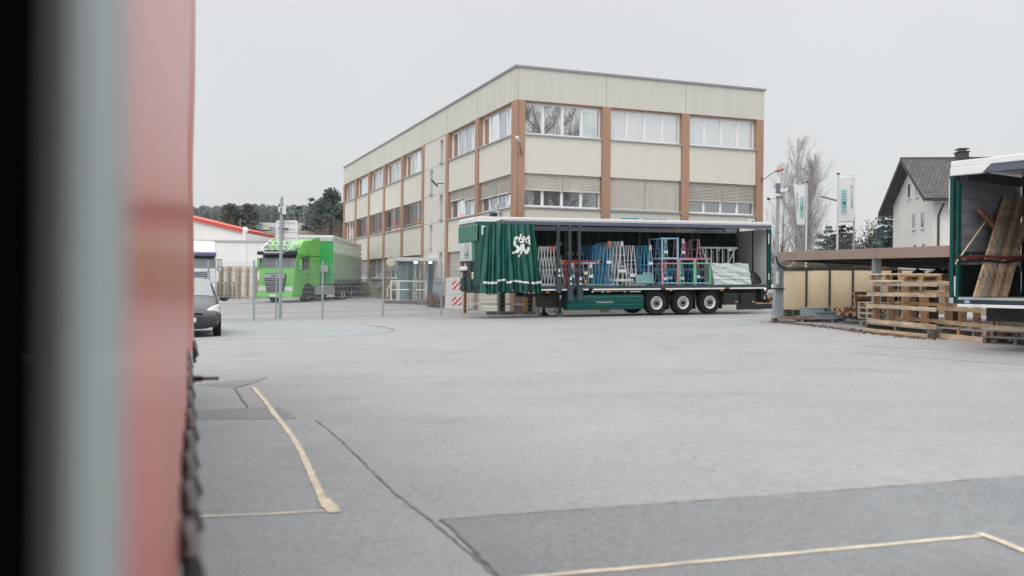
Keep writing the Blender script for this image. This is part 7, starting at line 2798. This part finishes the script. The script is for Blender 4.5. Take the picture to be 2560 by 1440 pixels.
# right of the office building
GR = "trees beyond the shelter"
bare_tree("tall bare birch with drooping twigs beside the office building", base_at(1992, 78), hgt(1992, 326, 78) * 0.97, 61, GR, M_birch, M_branch, spread=0.40, up=1.0, r0=0.13, twig=0.0062, droop=0.05, stems=3, width=0.24, limbs=34, fine=9, first=0.18, top_taper=0.15)
bare_tree("slimmer bare tree close to the corner of the office building", base_at(1952, 74), hgt(1940, 400, 74), 62, GR, M_branch2, M_branch, spread=0.4, up=0.7, r0=0.08, twig=0.006, width=0.26, limbs=26, fine=8, top_taper=0.2)
bare_tree("bare many-stemmed tree between the two flags", base_at(2032, 82), hgt(2030, 428, 82), 66, GR, M_branch2, M_branch, spread=0.4, up=0.7, r0=0.08, twig=0.008, stems=2, width=0.22, limbs=20, fine=5)
for k, (px, Y, rx_, hz, lb) in enumerate(((1965, 66, 2.0, 2.6, "brown twiggy shrub behind the camera pole"), (2040, 70, 2.2, 2.9, "brown twiggy shrub below the mirrored flag"), (1925, 72, 1.6, 4.6, "brown bare shrub rising at the corner of the office building"))):
    bare_tree(lb, base_at(px, Y), hz + 1.2, 70 + k, "brown shrubs beyond the shelter", M_branch2, M_branch2, spread=0.5, up=0.7, r0=0.04, stems=5, twig=0.009, width=0.34, limbs=14, fine=6, first=0.05)
for k, (px, py, Y, rad, m, lb) in enumerate((
    (2102, 556, 92, 1.5, M_spruce, "dark pointed conifer just right of the taller flagpole"), (2123, 562, 92, 1.2, M_spruce, "dark pointed conifer just left of the street lamp pole"),
    (2069, 560, 100, 1.7, M_pine, "grey-green conifer left of the taller flagpole"), (2084, 574, 88, 1.6, M_pine, "low green conifer behind the taller flagpole"), (2048, 575, 105, 1.6, M_pine, "pale conifer below the gap between the two flags"))):
    conifer(lb, base_at(px, Y), hgt(px, py, Y), rad, 3000, m, 80 + k, "conifers beyond the shelter", s=0.32, shape=0.62)
conifer("blue spruce beside the gabled house", base_at(2219, 66), hgt(2221, 512, 66), 1.85, 6500, M_bluespruce, 90, None, s=0.30, name="blue_spruce", shape=0.5)
for k, (px, py, Y, rx_, m, lb) in enumerate((
    (2118, 590, 76, 1.5, M_darkbush, "dark bush at the foot of the pointed conifers"), (2150, 578, 78, 1.9, M_darkbush, "broad dark bush right of the street lamp pole"), (2182, 590, 80, 1.4, M_darkbush, "dark bush next to the olive tree"),
    (2196, 572, 84, 1.1, M_olive, "olive-yellow bush left of the blue spruce"), (2175, 640, 60, 1.3, M_orangeleaf, "orange-leaved bush seen under the shelter roof"), (2100, 650, 58, 1.6, M_darkbush, "dark bush seen under the shelter roof between the flagpoles"), (2060, 652, 60, 1.4, M_olive, "olive bush seen under the shelter roof"))):
    bush(lb, base_at(px, Y), rx_, rx_ * 0.8, hgt(px, py, Y), 7200, m, 0.17, 100 + k, "bushes beyond the shelter")
for k, (px, py, Y) in enumerate(((1985, 672, 62), (2010, 668, 95))):
    P = base_at(px, Y)
    t = thing("parked_car", ("small pale car" if k else "white car") + " far off, glimpsed between the yellow wall and the shelter roof", "car", P, math.radians(80))
    b = MB()
    b.prism([(-2, 0.3), (-2, 0.85), (-1.2, 0.95), (-0.6, 1.42), (0.9, 1.45), (1.6, 0.98), (2.0, 0.9), (2.05, 0.3)], lambda u, v, d: (d, u, v), -0.85, 0.85)
    b.build("body", M_lorrywhite, t, bevel=0.05)
    b = MB()
    b.prism([(-1.0, 0.97), (-0.55, 1.36), (0.85, 1.38), (1.35, 1.0)], lambda u, v, d: (d, u, v), -0.86, 0.86)
    b.build("windows", M_carglass, t)
    for y in (-1.3, 1.3):
        b = MB()
        b.lathe([(0, 0), (0.32, 0), (0.32, 1.74), (0, 1.74)], lambda x, z, d, y=y: (-0.87 + d, y + x, 0.32 + z), 18)
        b.build("wheels", M_rubber, t)
# two trees outside the frame that the top-floor windows mirror
bare_tree("large bare tree mirrored in the top corner windows of the office building", gp(33, 12), 21, 63, "trees mirrored in the office windows", M_branch2, M_branch2, spread=0.5, up=0.6, r0=0.28, twig=0.016, stems=2, width=0.36, limbs=36, fine=8)
conifer("tall dark conifer mirrored in the last top window of the office building", gp(40.5, 30.5), 15.5, 2.2, 3000, M_spruce, 64, "trees mirrored in the office windows", s=0.6, shape=0.6)

# ------------------------------------------------------------------ thin haze over the whole yard
hz = MB()
hz.box(-640, -140, -8.0, 640, 940, 95)
M_haze = bpy.data.materials.new("haze_air")
M_haze.use_nodes = True
hn, hl = M_haze.node_tree.nodes, M_haze.node_tree.links
hn.remove(hn["Principled BSDF"])
hv = hn.new("ShaderNodeVolumePrincipled")
hv.inputs["Color"].default_value = (0.90, 0.95, 0.98, 1)
hv.inputs["Density"].default_value = 0.0002
hl.new(hv.outputs[0], hn["Material Output"].inputs["Volume"])
tag(hz.build("haze", M_haze), kind="stuff")
# ------------------------------------------------------------------ red curtain-side lorry right beside the camera
def red_tarp():
    m = mat("tarp_red", (0.44, 0.040, 0.014), 0.36, var=0.16, vscale=1.6, spec=0.5, coat=0.45)
    m.node_tree.nodes["Principled BSDF"].inputs["Coat Roughness"].default_value = 0.20
    m.node_tree.nodes["Principled BSDF"].inputs["Coat IOR"].default_value = 1.5
    return m
M_red = red_tarp()
M_greytarp = mat("tarp_grey", (0.30, 0.335, 0.345), 0.6, var=0.06, vscale=3, spec=0.3)
M_blackrub = mat("rubber_black", (0.002, 0.002, 0.002), 1.0, spec=0.0)
fr = thing("red_lorry", "red curtain-sided lorry filling the left edge, its buckles hanging along the hem", "lorry", (0, 0, 0))
plan = [(-1.2, 0.06), (-0.3, -0.055), (0.0, -0.085), (0.15, -0.108), (0.31, -0.155), (0.48, -0.1963), (0.62, -0.2425), (0.85, -0.3162), (1.15, -0.4166), (1.5, -0.5263), (2.2, -0.7668), (3.0, -1.0393), (5.0, -1.730), (5.9, -2.0395), (6.1, -2.0774), (6.7, -2.2675), (7.5, -2.56), (10.0, -3.5), (13.0, -4.7)]
def px_at(y):
    for (y0, x0), (y1, x1) in zip(plan[:-1], plan[1:]):
        if y0 <= y <= y1:
            t = (y - y0) / (y1 - y0)
            return x0 + (x1 - x0) * t
    return plan[-1][1]
ZB, ZT2 = 0.95, 3.85
def face(y0, y1, z0, z1, ny, nz, m, name, off=0.0, wave=0.0, parent=fr):
    b = MB()
    def fn(u, v):
        y = y0 + (y1 - y0) * (u ** 1.6 if y1 > 3 else u)
        z = z0 + (z1 - z0) * v
        k = min(1.0, max(0.0, (y - 0.6) / 2.5))
        wv = wave * k * (math.sin(z * 1.9 + 0.6) * 0.6 + math.sin(y * 2.1 + z * 0.7) * 0.5 + 0.3 * math.sin(z * 5.1))
        return (px_at(y) + off + wv, y, z)
    b.grid(fn, ny, nz)
    return b.build(name, m, parent, smooth=80)
face(0.48, 13.0, ZB, ZT2, 160, 40, M_red, "side_curtain", wave=0.012)
face(0.362, 0.478, 0.75, ZT2, 6, 10, M_greytarp, "corner_panel", off=0.0)
face(0.321, 0.361, 0.6, ZT2, 3, 8, mat("blur_strip_grey", (0.10, 0.107, 0.108), 0.9, spec=0.1), "blur_strip")  # added mid-grey strip, softens the step from black to grey like lens blur
face(-1.2, 0.320, 0.4, ZT2, 14, 10, M_blackrub, "rear_pillar", off=0.0)
b = MB()
b.add([(px_at(-1.2) - 0.03, -1.2, 0.4), (px_at(13) - 0.03, 13.0, 0.4), (px_at(13) - 2.5, 12.2, 0.4), (px_at(-1.2) - 2.5, -2.0, 0.4),
       (px_at(-1.2) - 0.03, -1.2, ZT2), (px_at(13) - 0.03, 13.0, ZT2), (px_at(13) - 2.5, 12.2, ZT2), (px_at(-1.2) - 2.5, -2.0, ZT2)],
      [(4, 5, 6, 7), (2, 3, 7, 6), (3, 0, 4, 7), (1, 2, 6, 5)])
b.build("box_body", M_red, fr)
b = MB()                                          # frame under the curtain, set back from the hem
for y in (0.6, 2.0, 3.4, 5.0, 8.0): pass
ys = [0.3, 1.0, 2.0, 3.0, 4.2, 6.0, 9.0, 12.5]
for y0, y1 in zip(ys[:-1], ys[1:]):
    b.bar((px_at(y0) - 0.20, y0, 0.92), (px_at(y1) - 0.20, y1, 0.92), 0.2, 0.14)
    b.bar((px_at(y0) - 0.9, y0, 0.75), (px_at(y1) - 0.9, y1, 0.75), 0.2, 0.3)
b.build("chassis", M_chassis, fr)
# red edge board showing below the hem further along
b = MB()
b.bar((px_at(4.3) + 0.012, 4.3, 0.90), (px_at(5.3) + 0.020, 5.3, 0.90), 0.012, 0.13)
b.build("edge_board", mat("edge_orange", (0.60, 0.10, 0.03), 0.35), fr)
M_strapblk = mat("strap_black", (0.010, 0.009, 0.010), 0.6)
M_buckle = mat("buckle_steel", (0.26, 0.22, 0.22), 0.35, metal=0.8)
for k, y in enumerate((1.60, 1.92, 2.24, 2.56, 3.0, 3.5, 4.1, 4.7, 5.5, 6.4)):
    x = px_at(y)
    j = (k * 7 % 5) / 5
    w_ = 0.050
    b = MB()
    b.bar((x + 0.006, y, ZB + 0.06), (x + 0.010, y, ZB + 0.01), w_, 0.006, up=(1, 0, 0))
    b.bar((x + 0.010, y, ZB + 0.02), (x + 0.024 + 0.008 * j, y + 0.02, ZB - 0.055), w_, 0.014, up=(1, 0, 0))
    b.bar((x + 0.016, y - 0.01, ZB - 0.02), (x + 0.020 + 0.014 * (1 - j), y - 0.015, ZB - 0.085 - 0.02 * j), w_ * 0.7, 0.010, up=(1, 0, 0))
    st_ = b.build("strap", M_strapblk, fr)
    b = MB()
    b.bar((x + 0.012, y + 0.005, ZB + 0.055), (x + 0.026, y + 0.01, ZB + 0.0), 0.045, 0.008, up=(1, 0, 0))
    b.tube((x + 0.020, y - 0.025, ZB + 0.01), (x + 0.020, y + 0.03, ZB + 0.01), 0.005, None, 6)
    b.build("buckle", M_buckle, st_, bevel=0.002)
    b = MB()                                      # black webbing running up the hem to the next buckle
    y2 = y + 0.22
    b.bar((x + 0.004, y + 0.03, ZB + 0.02), (px_at(y2) + 0.006, y2, ZB - 0.01), 0.012, 0.045)
    b.build("hem_webbing", M_strapblk, st_)
b = MB()
A, B_ = at(497, 947, 4.7), at(543, 946, 4.7)
b.bar(A - Vector((0.08, 0, 0)), A + Vector((0.016, 0, 0)), 0.03, 0.026)
b.tube(A, B_, 0.0085, 0.0075, 8)
b.sphere(tuple(B_), 0.010)
b.build("lever", M_strapblk, fr, smooth=50)
